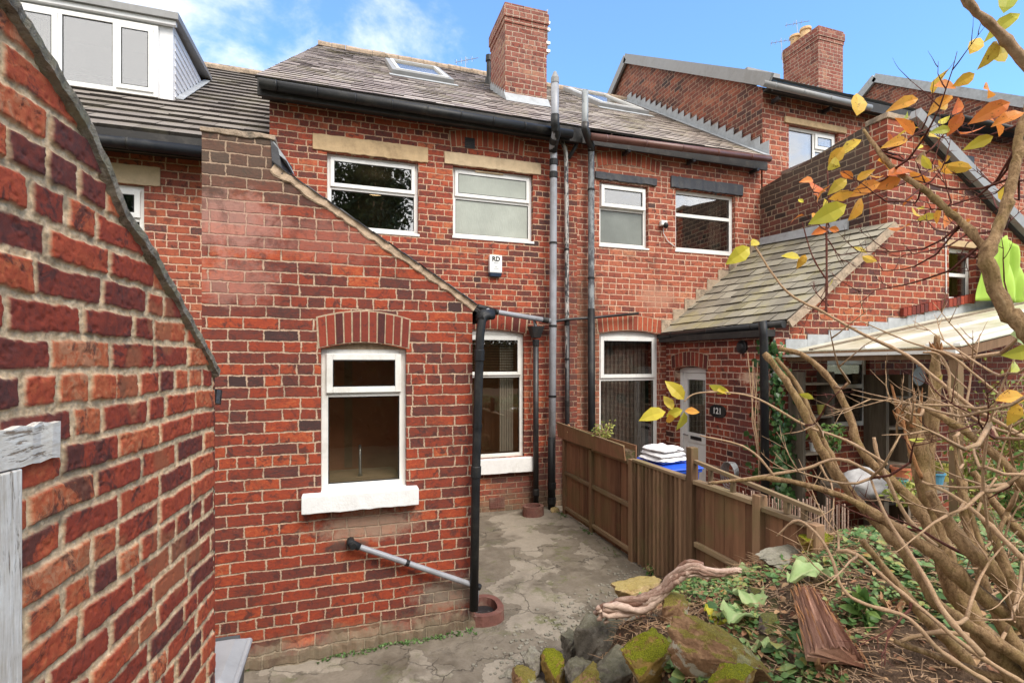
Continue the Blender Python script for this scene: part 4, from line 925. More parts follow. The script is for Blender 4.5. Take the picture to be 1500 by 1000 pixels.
m = MB(); m.box(-9,xB0-.05,6.50,6.53,zg-.17,zg+.05,.5); m.box(-9,xB0-.05,6.53,6.79,zg-.10,zg-.06,.5); m.build('fascia', M['soffit'], HA)
# dormer
DY = 7.95; dr = wx(236,DY); dl = -4.75; dzb = eA[1]+slA*(DY-eA[0])-.0; dzt = wz(243,33,DY); ydm = YP(DY)
DM = MB(); DM.box(dl,dl+.12,DY,DY+.06,dzb-.1,dzt,.5); DM.box(dr-.02,dr+.14,DY,DY+.06,dzb-.15,dzt,.5); DM.box(dl+.12,dr-.02,DY,DY+.06,dzt-.10,dzt,.5)
dorm = DM.build('dormer', M['clad'], HA, bevel=.004)
dw = (dl+.12, dr-.02, dzb+.02, dzt-.10)
W_ = dw[1]-dw[0]; fx_ = lambda px: (wx(px,DY)-dw[0])/W_
a1_, a2_ = fx_(90), fx_(171)
wnd = window(HA, YP(DY), dw, [dict(x=(0,a1_),y=(0,1),g='glass_hi',sash=True), dict(x=(a1_,a2_),y=(0,1),g='glass_hi'), dict(x=(a2_,1),y=(0,1),g='glass_hi',sash=True)], rec=-.055, fw=.06, room='room_grey', name='dormer_window', roomd=.9)
m = MB()
for (p0_, p1_) in ((20,62),(212,232)):
    x0, x1 = wx(p0_,DY), wx(p1_,DY); n = 8
    for i in range(n): m.box(x0+(x1-x0)*i/n, x0+(x1-x0)*(i+.9)/n, DY+.18+.03*(i%2), DY+.20+.03*(i%2), dw[2]+.05, dw[3]-.05)
m.build('curtain', M['curtain'], wnd)
yb_ = eA[0]+(dzt-.05-eA[1])/slA; n = 11      # right cheek, boards
m = MB(); CHX = dr+.14
for i in range(n):
    z0 = dzb-.1+(dzt-dzb+.08)*i/n; z1 = dzb-.1+(dzt-dzb+.08)*(i+1)/n; ye = eA[0]+(z0-eA[1])/slA+.12; y2 = eA[0]+(z1-eA[1])/slA+.12
    m.hexa([(CHX-.02,DY+.061,z0),(CHX+.012,DY+.061,z0),(CHX+.012,max(ye,DY+.07),z0),(CHX-.02,max(ye,DY+.07),z0),(CHX-.02,DY+.061,z1),(CHX+.001,DY+.061,z1),(CHX+.001,max(y2,DY+.08),z1),(CHX-.02,max(y2,DY+.08),z1)], .5)
m.build('cheek_cladding', M['clad'], dorm)
m = MB(); m.hexa([(dl-.1,DY-.12,dzt+.0),(CHX+.09,DY-.12,dzt+.0),(CHX+.09,yb_+.25,dzt+.14),(dl-.1,yb_+.25,dzt+.14),(dl-.1,DY-.12,dzt+.09),(CHX+.09,DY-.12,dzt+.09),(CHX+.09,yb_+.25,dzt+.2),(dl-.1,yb_+.25,dzt+.2)]); m.build('dormer_roof', M['grey_trim'], dorm)
m = MB(); m.box(dl-.05,CHX+.05,DY-.08,DY-.02,dzt-.06,dzt-.001,.5); m.build('fascia', M['clad'], dorm)
m = MB()
for i in range(6):
    a = DY+.08+(yb_-DY)*i/6; b = DY+.08+(yb_-DY)*(i+1)/6; f = lambda y: eA[1]+slA*(y-eA[0])+.04
    m.hexa([(CHX+.012,a,f(a)),(CHX+.10,a,f(a)),(CHX+.10,b-.01,f(b)),(CHX+.012,b-.01,f(b)),(CHX+.012,a,f(a)+.02),(CHX+.10,a,f(a)+.008),(CHX+.10,b-.01,f(b)+.008),(CHX+.012,b-.01,f(b)+.02)])
m.build('lead_flashing', M['lead'], dorm)
# ================================================================== BRICK OUTBUILDING (near left)
EF = Vector((-.481, 2.266, 0)); dB = Vector((-math.sin(R(7)), -math.cos(R(7)), 0)); nB = Vector((math.cos(R(7)), -math.sin(R(7)), 0))
def tz(px, py):
    p = onP(px, py, EF, nB); return (p-EF).dot(dB), p.z
SH = thing('brick_outbuilding', 'old brick outbuilding close on the left with sloping verge and flaking white door frame', 'outbuilding', (-.8, 1.4, 0))
top = [tz(*q) for q in ((313,541),(255,437),(210,362),(168,298),(120,182),(54,76),(6,2))]
tl = top[-1]; sl2 = (top[-1][1]-top[-3][1])/(top[-1][0]-top[-3][0]); top.append((tl[0]+.5, tl[1]+.5*sl2*.6)); top[0] = (0, top[0][1])
def ztop(t):
    for (a, z0), (b, z1) in zip(top[:-1], top[1:]):
        if t <= b: return z0+(z1-z0)*(t-a)/(b-a)
    return top[-1][1]
TL = top[-1][0]; ZLO = .5
nx_, nz_ = int(TL/.0036), int((ztop(TL)-ZLO+.03)/.0036)
T = np.linspace(0, TL, nx_); Zs = np.linspace(ZLO, ztop(TL)+.03, nz_); TT, ZZ = np.meshgrid(T, Zs)
_VN = {}
def vnoise(x, y, seed):
    if seed not in _VN: _VN[seed] = np.random.default_rng(seed).random((256, 256))
    r = _VN[seed]; xi = np.floor(x).astype(int); yi = np.floor(y).astype(int); fx = x-xi; fy = y-yi
    fx = fx*fx*(3-2*fx); fy = fy*fy*(3-2*fy); g_ = lambda a, b: r[a % 256, b % 256]
    return (g_(xi,yi)*(1-fx)+g_(xi+1,yi)*fx)*(1-fy)+(g_(xi,yi+1)*(1-fx)+g_(xi+1,yi+1)*fx)*fy
def fbm(x, y, f, o, seed, gain=.55):
    s_ = 0; a = 1; n = 0
    for k in range(o): s_ = s_+a*vnoise(x*f*2**k, y*f*2**k, seed+k); n += a; a *= gain
    return s_/n
tt = TT+(fbm(TT,ZZ,9,3,1)-.5)*.015; zz_ = ZZ+(fbm(TT,ZZ,7,3,5)-.5)*.018
bh = .0790; row = np.floor(zz_/bh).astype(int); fz = zz_-row*bh
idm = np.zeros_like(TT); dmin = np.full_like(TT, 9.); rr_ = np.random.default_rng(3); uq = {}
for r_ in np.unique(row):
    x = -.35+rr_.random()*.2; ed = [x]; hd = (r_ % 6 == 1)
    while ed[-1] < TL+.4:
        L = .112 if (hd or rr_.random() < .16) else .226
        ed.append(ed[-1]+L+rr_.uniform(-.006,.006))
    ed = np.array(ed); m_ = row == r_; k = np.searchsorted(ed, tt[m_])-1; k = np.clip(k, 0, len(ed)-2)
    rv = rr_.random(len(ed)); hz = rr_.normal(0, .0018, len(ed)); mw = rr_.uniform(-.003, .004, len(ed))
    dmin[m_] = np.minimum(tt[m_]-ed[k], ed[k+1]-tt[m_])-mw[k]; idm[m_] = rv[k]+1000*0
    uq[r_] = (m_, hz[k])
d_ = np.minimum(dmin, np.minimum(fz, bh-fz)); d_ = d_+(fbm(TT,ZZ,50,4,20)-.5)*.010
msk = np.clip((d_-.0068)/.0045, 0, 1); msk = msk*msk*(3-2*msk)
rough_ = fbm(TT,ZZ,35,5,40,.62); pit = np.clip((fbm(TT,ZZ,70,3,60)-.62)/.1, 0, 1); mort = fbm(TT,ZZ,60,4,80,.65)
H = msk*(.0060+(rough_-.5)*.0045-pit*.0025)+(1-msk)*((mort-.5)*.010)
spall = np.clip((fbm(TT,ZZ,5,3,91)-.66)/.06, 0, 1)*msk; H = H-spall*.003*rough_
for r_, (m_, hz) in uq.items(): H[m_] += hz*msk[m_]
H = H+(fbm(TT,ZZ,2.2,2,99)-.5)*.006
P0 = np.array(EF); PX = P0[0]+dB.x*TT+nB.x*H; PY = P0[1]+dB.y*TT+nB.y*H
verts = np.stack([PX, PY, ZZ], -1).reshape(-1, 3)
zt_ = np.array([ztop(t) for t in T])
ok = (Zs[:-1][:, None] < (zt_[:-1][None, :]+.006))
ii, jj = np.nonzero(ok); b = ii*nx_+jj; faces = np.stack([b, b+nx_, b+nx_+1, b+1], -1)
me = bpy.data.meshes.new('front_wall'); me.vertices.add(len(verts)); me.vertices.foreach_set('co', verts.ravel().astype(np.float32))
me.loops.add(faces.size); me.loops.foreach_set('vertex_index', faces.ravel().astype(np.int32)); me.polygons.add(len(faces))
me.polygons.foreach_set('loop_start', np.arange(0, faces.size, 4, dtype=np.int32)); me.polygons.foreach_set('loop_total', np.full(len(faces), 4, dtype=np.int32))
me.update(calc_edges=True); me.validate()
for nm_, ar in (('rnd', idm), ('msk', msk), ('spl', spall)):
    at = me.attributes.new(nm_, 'FLOAT', 'POINT'); at.data.foreach_set('value', ar.ravel().astype(np.float32))
g = G('old_rough_brick'); o_ = g.obj(); r = g.attr('rnd'); mk = g.attr('msk'); sp_ = g.attr('spl')
inn = g.noise(o_, 26, 6, .72, 1.2); big = g.noise(o_, 3.0, 4, .6)
t = g.m('ADD', g.m('ADD', g.m('MULTIPLY', r, .74), .19), g.m('ADD', g.m('MULTIPLY', g.m('SUBTRACT', inn, .5), .85), g.m('MULTIPLY', g.m('SUBTRACT', big, .5), .5)), clamp=True)
c = g.ramp(t, [(0,(.05,.030,.028)),(.16,(.11,.038,.032)),(.34,(.19,.042,.028)),(.54,(.31,.052,.027)),(.76,(.42,.078,.033)),(.9,(.50,.13,.05)),(1,(.52,.22,.11))])
c = g.mix(g.mapr(g.noise(o_, 9, 6, .78, .9), .53, .63, 0, .80, True), c, (.065,.032,.028))
c = g.mix(g.mapr(g.noise(o_, 150, 3, .8), .60, .72, 0, .7, True), c, (.03,.02,.02))
c = g.mix(g.m('MULTIPLY', sp_, .6), c, (.34,.13,.06))
mc = g.mix(g.mapr(g.noise(o_, 40, 6, .75), .35, .65), (.46,.31,.17), (.88,.64,.39))
mc = g.mix(g.mapr(g.noise(o_, 9, 4, .7), .52, .66, 0, .6, True), mc, (.22,.17,.11))
c = g.mix(mk, mc, c)
nb_ = g.noise(o_, 220, 4, .75)
M['old_brick'] = g.out(c, .82, g.m('ADD', inn, g.m('MULTIPLY', nb_, .8)), .45, .004, spec=.3)
me.materials.append(M['old_brick']); fo = bpy.data.objects.new('front_wall', me); COL.objects.link(fo); fo.parent = SH; fo.matrix_parent_inverse = pinv(SH)
BX = brick('brick_outbuilding_body', PAL_RED, .226, .079, .013, (.40,.32,.22), 31)
def sb(t, z, o): return EF+dB*t+Vector((0,0,z))+nB*o
m = MB()   # body of the outbuilding behind its face, and the foot of the wall
NB = 14
for i in range(NB):
    ta, tb_ = TL*i/NB, TL*(i+1)/NB; m.hexa([sb(tb_,-.1,-.02),sb(ta,-.1,-.02),sb(ta,-.1,-1.6),sb(tb_,-.1,-1.6),sb(tb_,ztop(tb_)-.02,-.02),sb(ta,ztop(ta)-.02,-.02),sb(ta,ztop(ta)-.02,-1.6),sb(tb_,ztop(tb_)-.02,-1.6)])
m.hexa([sb(TL,-.1,.004),sb(-.003,-.1,.004),sb(-.003,-.1,-.1),sb(TL,-.1,-.1),sb(TL,ZLO+.002,.004),sb(-.003,ZLO+.002,.004),sb(-.003,ZLO+.002,-.1),sb(TL,ZLO+.002,-.1)])
m.hexa([sb(.0,-.1,.003),sb(-.012,-.1,.003),sb(-.012,-.1,-1.6),sb(.0,-.1,-1.6),sb(.0,ztop(0)-.0,.003),sb(-.012,ztop(0)-.03,.003),sb(-.012,ztop(0)-.03,-1.6),sb(.0,ztop(0)-.0,-1.6)])
m.build('side_wall', BX, SH, boxuv=True)
# weathered cement verge along the sloping top, with gaps and lumps
m = MB(); n = 150; rows_ = []
for i in range(n+1):
    t = TL*i/n; z = ztop(t); w = .020+.016*vnoise(np.array(t*14.), np.array(.5), 7)+random.uniform(0,.005); o1 = .022+.010*float(vnoise(np.array(t*22.), np.array(2.5), 9))+random.uniform(-.002,.003)
    w = float(w)
    rows_.append([sb(t,z-w,.004), sb(t,z-w*.75,o1*.8), sb(t,z-w*.15,o1), sb(t,z+.008,o1*.7), sb(t,z+.012,-.06), sb(t,z-.03,-.06)])
for r_ in rows_: m.v += [tuple(q) for q in r_]; m.r += [.5]*6
for i in range(n):
    for k in range(6): k2 = (k+1) % 6; m.f.append((i*6+k,i*6+k2,(i+1)*6+k2,(i+1)*6+k)); m.uv.append(None)
g = G('lichened_cement'); o_ = g.obj(); n_ = g.noise(o_, 30, 6, .75, .8)
M['verge'] = g.out(g.mix(g.mapr(g.noise(o_, 13, 5, .8), .45, .62), g.mix(g.mapr(n_, .35, .65), (.10,.085,.065), (.58,.51,.42)), (.34,.31,.22)), .95, n_, 1.0, .012, spec=.2)
m.build('verge', M['verge'], SH)
m = MB()
for i in range(NB):
    ta, tb_ = TL*i/NB+.002, TL*(i+1)/NB; m.hexa([sb(tb_,ztop(tb_)-.012,-.012),sb(ta,ztop(ta)-.012,-.012),sb(ta,ztop(ta)-.012,-1.7),sb(tb_,ztop(tb_)-.012,-1.7),sb(tb_,ztop(tb_)+.012,-.012),sb(ta,ztop(ta)+.012,-.012),sb(ta,ztop(ta)+.012,-1.7),sb(tb_,ztop(tb_)+.012,-1.7)])
m.build('roof', M['slate'], SH)
# door frame: lintel and jamb
def flake(name, sc):
    g = G(name); o_ = g.obj(); n_ = g.noise(o_, 1, 6, .78, .5, sc=sc); fl = g.mapr(n_, .38, .44, 0, 1, True); bl = g.mapr(g.noise(o_, 9, 5, .7), .40, .60)
    n3 = g.noise(o_, 1, 5, .75, .3, sc=tuple(q*2.3 for q in sc))
    return g.out(g.mix(g.m('MULTIPLY', fl, g.mapr(bl, 0, 1, .75, 1)), g.mix(n3, (.13,.09,.06), (.45,.34,.24)), g.mix(g.mapr(n3, .3, .7), (.60,.52,.41), (.92,.88,.80))), .8, g.m('ADD', fl, g.m('MULTIPLY', n3, .8)), .7, .003, spec=.3)
M['flake'] = flake('flaking_white_paint_on_lintel', (55,4,55)); M['flake_v'] = flake('flaking_white_paint_on_jamb', (55,55,4))
t75, z75a = tz(76,615); z75b = tz(76,668)[1]; t20 = tz(19,800)[0]
m = MB(); n = 22; rows_ = []
for i in range(n+1):
    t = t75+(TL-t75)*i/n; j = lambda a: random.uniform(-a, a)
    rows_.append([sb(t,z75b+j(.003)-.002*0,.016+j(.002)), sb(t,z75a+j(.004),.018+j(.003)), sb(t,z75a,-.05), sb(t,z75b,-.05)])
for r_ in rows_: m.v += [tuple(q) for q in r_]; m.r += [.5]*4
for i in range(n):
    for k in range(4): k2 = (k+1) % 4; m.f.append((i*4+k,i*4+k2,(i+1)*4+k2,(i+1)*4+k)); m.uv.append(None)
m.f.append((0,3,2,1)); m.uv.append(None)
m.build('door_lintel', M['flake'], SH)
m = MB(); m.hexa([sb(t20,-.05,.017),sb(t20+.09,-.05,.017),sb(t20+.09,-.05,-.05),sb(t20,-.05,-.05),sb(t20,z75b-.003,.017),sb(t20+.09,z75b-.003,.017),sb(t20+.09,z75b-.003,-.05),sb(t20,z75b-.003,-.05)]); m.build('door_jamb', M['flake_v'], SH, bevel=.004)
m = MB(); m.hexa([sb(t20+.091,-.05,.012),sb(TL,-.05,.012),sb(TL,-.05,-.03),sb(t20+.091,-.05,-.03),sb(t20+.091,z75b-.004,.012),sb(TL,z75b-.004,.012),sb(TL,z75b-.004,-.03),sb(t20+.091,z75b-.004,-.03)]); m.build('door', M['flake_v'], SH)
# black joints behind the corner
m = MB(); p = onY(320, 572, 2.5)
m.tube([sb(-.03,tz(313,585)[1]-.02,.0), sb(-.045,tz(313,572)[1],.0)], .018, 8, r=.5); m.build('gutter_end', M['black_iron'], SH)

# ================================================================== GROUND
g = G('rough_ground'); o_ = g.obj(); n_ = g.noise(o_, 1.5, 6, .7)
gm = g.out(g.mix(g.mapr(n_, .35, .65), (.045,.06,.02), (.13,.12,.05)), .95, n_, .8, .05)
m = MB(); m.quad([(-400,-400,-.09),(400,-400,-.09),(400,400,-.09),(-400,400,-.09)]); m.build('ground', gm, kind='structure')
g = G('patched_concrete'); o_ = g.obj()
dv = g.n('ShaderNodeVectorMath', operation='ADD'); g.L(o_, dv.inputs[0])
nv = g.noise(o_, 2.4, 5, .6, col=True); sv = g.n('ShaderNodeVectorMath', operation='SCALE'); g.L(nv, sv.inputs[0]); sv.inputs['Scale'].default_value = .55; g.L(sv.outputs[0], dv.inputs[1])
D_ = dv.outputs[0]
fine = g.noise(o_, 55, 6, .75); mid = g.noise(o_, 6, 6, .68, .5); low = g.noise(o_, .9, 5, .6)
c = g.ramp(g.m('ADD', g.m('MULTIPLY', mid, .7), g.m('MULTIPLY', fine, .3)), [(.2,(.085,.068,.050)),(.42,(.15,.125,.094)),(.6,(.215,.183,.142)),(.8,(.30,.26,.205))])
pa = g.noise(D_, 1.15, 3, .5); patch = g.mapr(pa, .535, .55, 0, 1, True)
c = g.mix(g.m('MULTIPLY', patch, .40), c, g.mix(fine, (.32,.275,.215), (.52,.465,.385)))
pb = g.noise(D_, 1.9, 3, .5, sc=(1,1.3,1)); patch2 = g.mapr(pb, .40, .385, 0, 1, True)
c = g.mix(g.m('MULTIPLY', patch2, .5), c, g.mix(fine, (.085,.072,.056), (.17,.145,.11)))
wet = g.mapr(g.noise(o_, 1.6, 5, .7), .50, .66, 0, .55, True); c = g.mix(wet, c, (.075,.062,.045))
c = g.mix(g.m('MULTIPLY', g.mapr(g.noise(o_, 3.3, 6, .8), .52, .62, 0, .8, True), g.mapr(low, .42, .62)), c, (.10,.11,.035))
ck = g.m('MINIMUM', g.vor(D_, 1.05, 'DISTANCE_TO_EDGE'), g.m('ADD', g.vor(D_, 3.1, 'DISTANCE_TO_EDGE'), g.mapr(low, .35, .6, .0, .06)))
crack = g.m('MULTIPLY', g.mapr(ck, .0, .010, 1, 0, True), g.mapr(g.noise(o_, 1.3, 3, .6), .40, .58, .15, 1)); c = g.mix(g.m('MULTIPLY', crack, .6), c, (.028,.024,.018))
pe = g.mapr(g.m('ABSOLUTE', g.m('SUBTRACT', pa, .5425)), 0, .006, 1, 0, True); c = g.mix(g.m('MULTIPLY', pe, .35), c, (.06,.05,.035))
hh = g.m('SUBTRACT', g.m('ADD', g.m('MULTIPLY', patch, .35), g.m('ADD', g.m('MULTIPLY', mid, .8), g.m('MULTIPLY', fine, .35))), g.m('MULTIPLY', crack, .9))
M['yard'] = g.out(c, g.mapr(wet, 0, .55, .85, .45), hh, .8, .012, spec=.35)
def sheet(name, x0, x1, y0, y1, st, fz, mat):
    X = np.arange(x0, x1+st/2, st); Y = np.arange(y0, y1+st/2, st); XX, YY = np.meshgrid(X, Y); Zz = fz(XX, YY); nx = len(X)
    v = np.stack([XX, YY, Zz], -1).reshape(-1, 3); i, j = np.meshgrid(np.arange(len(Y)-1), np.arange(nx-1), indexing='ij'); b = (i*nx+j).ravel()
    me = bpy.data.meshes.new(name); me.from_pydata(v.tolist(), [], np.stack([b, b+1, b+nx+1, b+nx], -1).tolist()); me.polygons.foreach_set('use_smooth', [True]*len(me.polygons)); me.update()
    me.materials.append(mat); o = bpy.data.objects.new(name, me); COL.objects.link(o); o['kind'] = 'structure'; return o
fy = lambda X, Y: -.035*np.clip((1.2-X)/1.6, 0, 1)*np.clip((5-Y)/1.5, 0, 1)+(fbm(X+9, Y+9, 1.6, 4, 200)-.5)*.05-.012
sheet('yard_concrete', -1.2, 3.1, .2, 6.8, .05, fy, M['yard'])
sheet('neighbour_yard', 3.1, 11, 2.0, 6.8, .12, lambda X, Y: fy(X, Y), M['yard'])
# bank
fY = lambda Y: np.interp(Y, [-6, 0, 2.0, 2.6, 2.98, 3.74, 4.15, 4.45], [1.12, 1.10, 1.02, .88, .68, .22, .08, -.05])
def hb(X, Y):
    X = np.asarray(X, float); Y = np.asarray(Y, float)
    Xb = np.interp(Y, [0,2.3,3.05,3.5,4.08,4.5], [1.2,1.32,1.45,1.85,2.4,2.95])
    d = (X-Xb)*.68; q = np.clip(d/.22, 0, 1); e = .42*q*q*(3-2*q)+.58*np.clip(d/1.15, 0, 1)
    h = fY(Y)*e; drop = np.clip((3.05-Y)/.35, 0, 1); h = np.where(X > 2.93, h*drop, h)
    h = h+(fbm(X+20, Y+20, 3.2, 4, 300)-.5)*.10*np.clip(h*3, 0, 1)
    return np.where(h < .015, -.12, h)
def hbf(x, y): return float(hb(np.array(x), np.array(y)))
g = G('soil'); o_ = g.obj(); n_ = g.noise(o_, 14, 6, .75); n2_ = g.noise(o_, 60, 4, .7)
c = g.mix(g.mapr(n_, .35, .65), (.07,.046,.03), (.24,.155,.10)); c = g.mix(g.mapr(g.noise(o_, 2.2, 5, .7), .5, .62, 0, .8, True), c, (.085,.095,.03))
M['soil'] = g.out(c, .95, g.m('ADD', n_, n2_), 1.0, .03, spec=.2)
sheet('garden_bank', .5, 8.5, -3, 4.5, .035, hb, M['soil'])
def hit(px, py):
    d = ray(px, py); z = .6
    while z < 9:
        p = CAM+d*z
        if p.z <= max(hbf(p.x, p.y), 0): return p
        z += .01
    return CAM+d*4

# ================================================================== FENCE
XF_ = 2.9; xf = PL((XF_,0,0),(0,1,0),(-1,0,0))
def fY_(px): d = ray(px, HY); return XF_/d.x*d.y
def fz_(px, py): return onX(px, py, XF_).z
FE = thing('garden_fence', 'brown wooden board fence with posts running from the house wall to the planted bank', 'fence', (XF_, 4.7, 0))
posts = [(827,641),(868,655),(928,671),(1015,665),(1114,728),(1196,760)]
zt0 = fz_(827,645); ztf = lambda Y: 1.0+.02*math.sin(Y)
PY_ = [fY_(p[0]) for p in posts]
for i, (p, y) in enumerate(zip(posts, PY_)):
    m = MB(); zt = {0: 1.0, 1: 1.0, 2: fz_(928,672), 3: fz_(1013,654), 4: fz_(1114,724), 5: 1.03}[i]
    if i == 0: y -= .03
    w = .036 if i > 1 else .03
    m.box(XF_-.045 if i > 1 else XF_-.035, XF_+.03, y-w, y+w, -.1, zt); m.build('post', M['fence_post'], FE, bevel=.005)
def boards(y0, y1, w, z1, x0, mat='fence', lap=False, z0=.0):
    m = MB(); y = y0; k = 0
    while y < y1-.01:
        b = min(y+w, y1); j = random.uniform(-.004,.004)
        if lap: m.hexa([(x0-.022,y,z0),(x0-.010,y,z0),(x0-.010,b,z0),(x0-.012,b-.004,z0),(x0-.026+j,y,z1),(x0-.010,y,z1),(x0-.010,b,z1),(x0-.013,b-.004,z1)])
        else: m.box(x0-.008+j, x0+.006, y+.0015, b-.0015, z0, z1)
        y = b; k += 1
    return m.build('board_panel', M[mat], FE)
zt01 = 1.0
boards(PY_[1]+.031, PY_[0]-.06, .115, zt01-.02, XF_+.012); boards(PY_[2]+.037, PY_[1]-.031, .115, zt01-.02, XF_+.012)
boards(PY_[3]+.037, PY_[2]-.037, .12, 1.025, XF_+.004)
m = MB(); yb2 = PY_[3]+.045
while yb2 < PY_[2]-.085:
    j = random.uniform(-.003,.003); m.hexa([(XF_-.034,yb2+.008,.0),(XF_-.005,yb2,.0),(XF_-.005,yb2+.048,.0),(XF_-.034,yb2+.040,.0),(XF_-.034+j,yb2+.008,1.028),(XF_-.005,yb2,1.028),(XF_-.005,yb2+.048,1.028),(XF_-.034+j,yb2+.040,1.028)]); yb2 += .068
m.build('batten_panel', M['fence_post'], FE, bevel=.003)
boards(PY_[4]+.037, PY_[3]-.037, .115, 1.02, XF_+.012); boards(PY_[5]+.037, PY_[4]-.037, .115, 1.0, XF_+.012)
def rail(ya, yb, z, h=.045, x=XF_-.012, t=.035, mat='fence_rail'):
    m = MB(); m.box(x-t/2, x+t/2, yb, ya, z-h/2, z+h/2); m.build('rail', M[mat], FE, bevel=.004)
for a, b in ((0,1),(1,2)):
    for z in (.075, .55): rail(PY_[a]-.037, PY_[b]+.037, z)
    rail(PY_[a]-.037, PY_[b]+.037, 1.0, .03, XF_-.005, .06)
rail(PY_[2]-.046, PY_[3]+.046, 1.045, .03, XF_-.012, .07)
for a, b, z in ((3,4,1.035),(4,5,1.01)):
    rail(PY_[a]-.046, PY_[b]+.046, z, .035, XF_-.005, .07); rail(PY_[a]-.046, PY_[b]+.046, .50, .045)
# low open rail above the nearer panels
ta, tb = Vector((XF_,fY_(1010),fz_(1010,672))), Vector((XF_,fY_(1205),fz_(1205,752)))
m = MB(); m.beam(ta, tb, .035, .03, (0,0,1)); m.build('top_rail', M['fence_rail'], FE, bevel=.003)
for px in (1041, 1074, 1153, 1178):
    y = fY_(px); zt = ta.z+(tb.z-ta.z)*(ta.y-y)/(ta.y-tb.y); m = MB(); m.box(XF_-.017,XF_+.017,y-.016,y+.016,1.03,zt-.012); m.build('baluster', M['fence_rail'], FE, bevel=.003)
# plank trough on top of the far panels
PT = thing('fence_planter', 'long weathered wooden trough fixed along the top of the fence near the house', 'planter', (XF_, 5.6, 1.0))
a = Vector((XF_-.06, fY_(824), 0)); b = Vector((XF_-.06, fY_(924), 0)); z0a, z1a, z0b, z1b = 1.02, fz_(824,614), 1.02, fz_(924,672)+.18
z1b = fz_(922,668)+.04
m = MB(); z1a, z1b = max(z1a, 1.15), max(z1b, 1.12)
m.hexa([(XF_-.07,b.y,1.02),(XF_-.055,b.y,1.02),(XF_-.055,a.y,1.02),(XF_-.07,a.y,1.02),(XF_-.09,b.y,1.17),(XF_-.075,b.y,1.17),(XF_-.075,a.y,1.22),(XF_-.09,a.y,1.22)]); m.build('front_board', M['fence'], PT, bevel=.003)
m = MB(); m.box(XF_+.06,XF_+.075,b.y,a.y,1.02,1.18); m.build('back_board', M['fence'], PT, bevel=.003)
m = MB(); m.box(XF_-.055,XF_+.06,b.y+.01,a.y-.01,1.02,1.12); m.build('soil', M['soil'], PT)
m = MB(); m.beam((XF_-.084,b.y,1.178),(XF_-.084,a.y,1.228),.02,.015,(0,0,1)); m.build('capping', M['fence_rail'], PT)

# ================================================================== LOOSE THINGS
def rbox(m, c, sx, sy, sz, rz=0):
    c = Vector(c); q = Matrix.Rotation(rz, 3, 'Z'); f = lambda x,y,z: c+q @ Vector((x*sx/2, y*sy/2, 0))+Vector((0,0,z*sz))
    m.hexa([f(-1,-1,0),f(1,-1,0),f(1,1,0),f(-1,1,0),f(-1,-1,1),f(1,-1,1),f(1,1,1),f(-1,1,1)])
def frust(m, c, a, b, h, r=None):   # a,b half sizes bottom/top
    x, y, z = c; m.hexa([(x-a[0],y-a[1],z),(x+a[0],y-a[1],z),(x+a[0],y+a[1],z),(x-a[0],y+a[1],z),(x-b[0],y-b[1],z+h),(x+b[0],y-b[1],z+h),(x+b[0],y+b[1],z+h),(x-b[0],y+b[1],z+h)], r)
def wheelie(loc, h, w, d, col, label, lidcol=None, lidrx=0):
    t = thing('wheelie_bin', label, 'bin', loc); x, y, z = loc
    mt_ = plain('bin_plastic', col, .45, .1, 6, .1); lm = mt_ if lidcol is None else plain('bin_lid_plastic', lidcol, .45, .1, 6, .1, dirt=tuple(q*.5 for q in lidcol), dirtamt=.4)
    m = MB(); frust(m, (x,y,z+.06), (w*.40,d*.38), (w*.48,d*.47), h-.12, .5); m.build('body', mt_, t, bevel=.02)
    m = MB(); frust(m, (x,y,z+h-.08), (w*.51,d*.50), (w*.51,d*.50), .03, .5); m.build('rim', mt_, t, bevel=.008)
    m = MB(); frust(m, (x,y,z+h-.048), (w*.53,d*.53), (w*.52,d*.52), .022, .5); frust(m, (x,y,z+h-.026), (w*.50,d*.50), (w*.40,d*.38), .030, .5); m.build('lid', lm, t, bevel=.010)
    m = MB(); m.tube([(x-w*.4,y+d*.53,z+h-.05),(x-w*.4,y+d*.60,z+h-.04),(x+w*.4,y+d*.60,z+h-.04),(x+w*.4,y+d*.53,z+h-.05)], .014, 8, r=.5); m.build('handle', mt_, t)
    for s_ in (-1, 1):
        m = MB(); m.tube([(x+s_*w*.36,y+d*.36,z+.09),(x+s_*w*.46,y+d*.36,z+.09)], .09, 16, r=.5); m.build('wheel', M['black_pl'], t)
    return t
wheelie((3.24, 4.66, 0), 1.02, .50, .60, (.02,.09,.55), 'blue wheelie bin behind the fence with folded white cloths on its lid')
lc = dep(372, 932, 2.40); wheelie((lc.x-.27, lc.y-.20, 0), lc.z+.02, .50, .42, (.06,.065,.07), 'grey wheelie bin at the foot of the outbuilding wall', (.36,.36,.36))
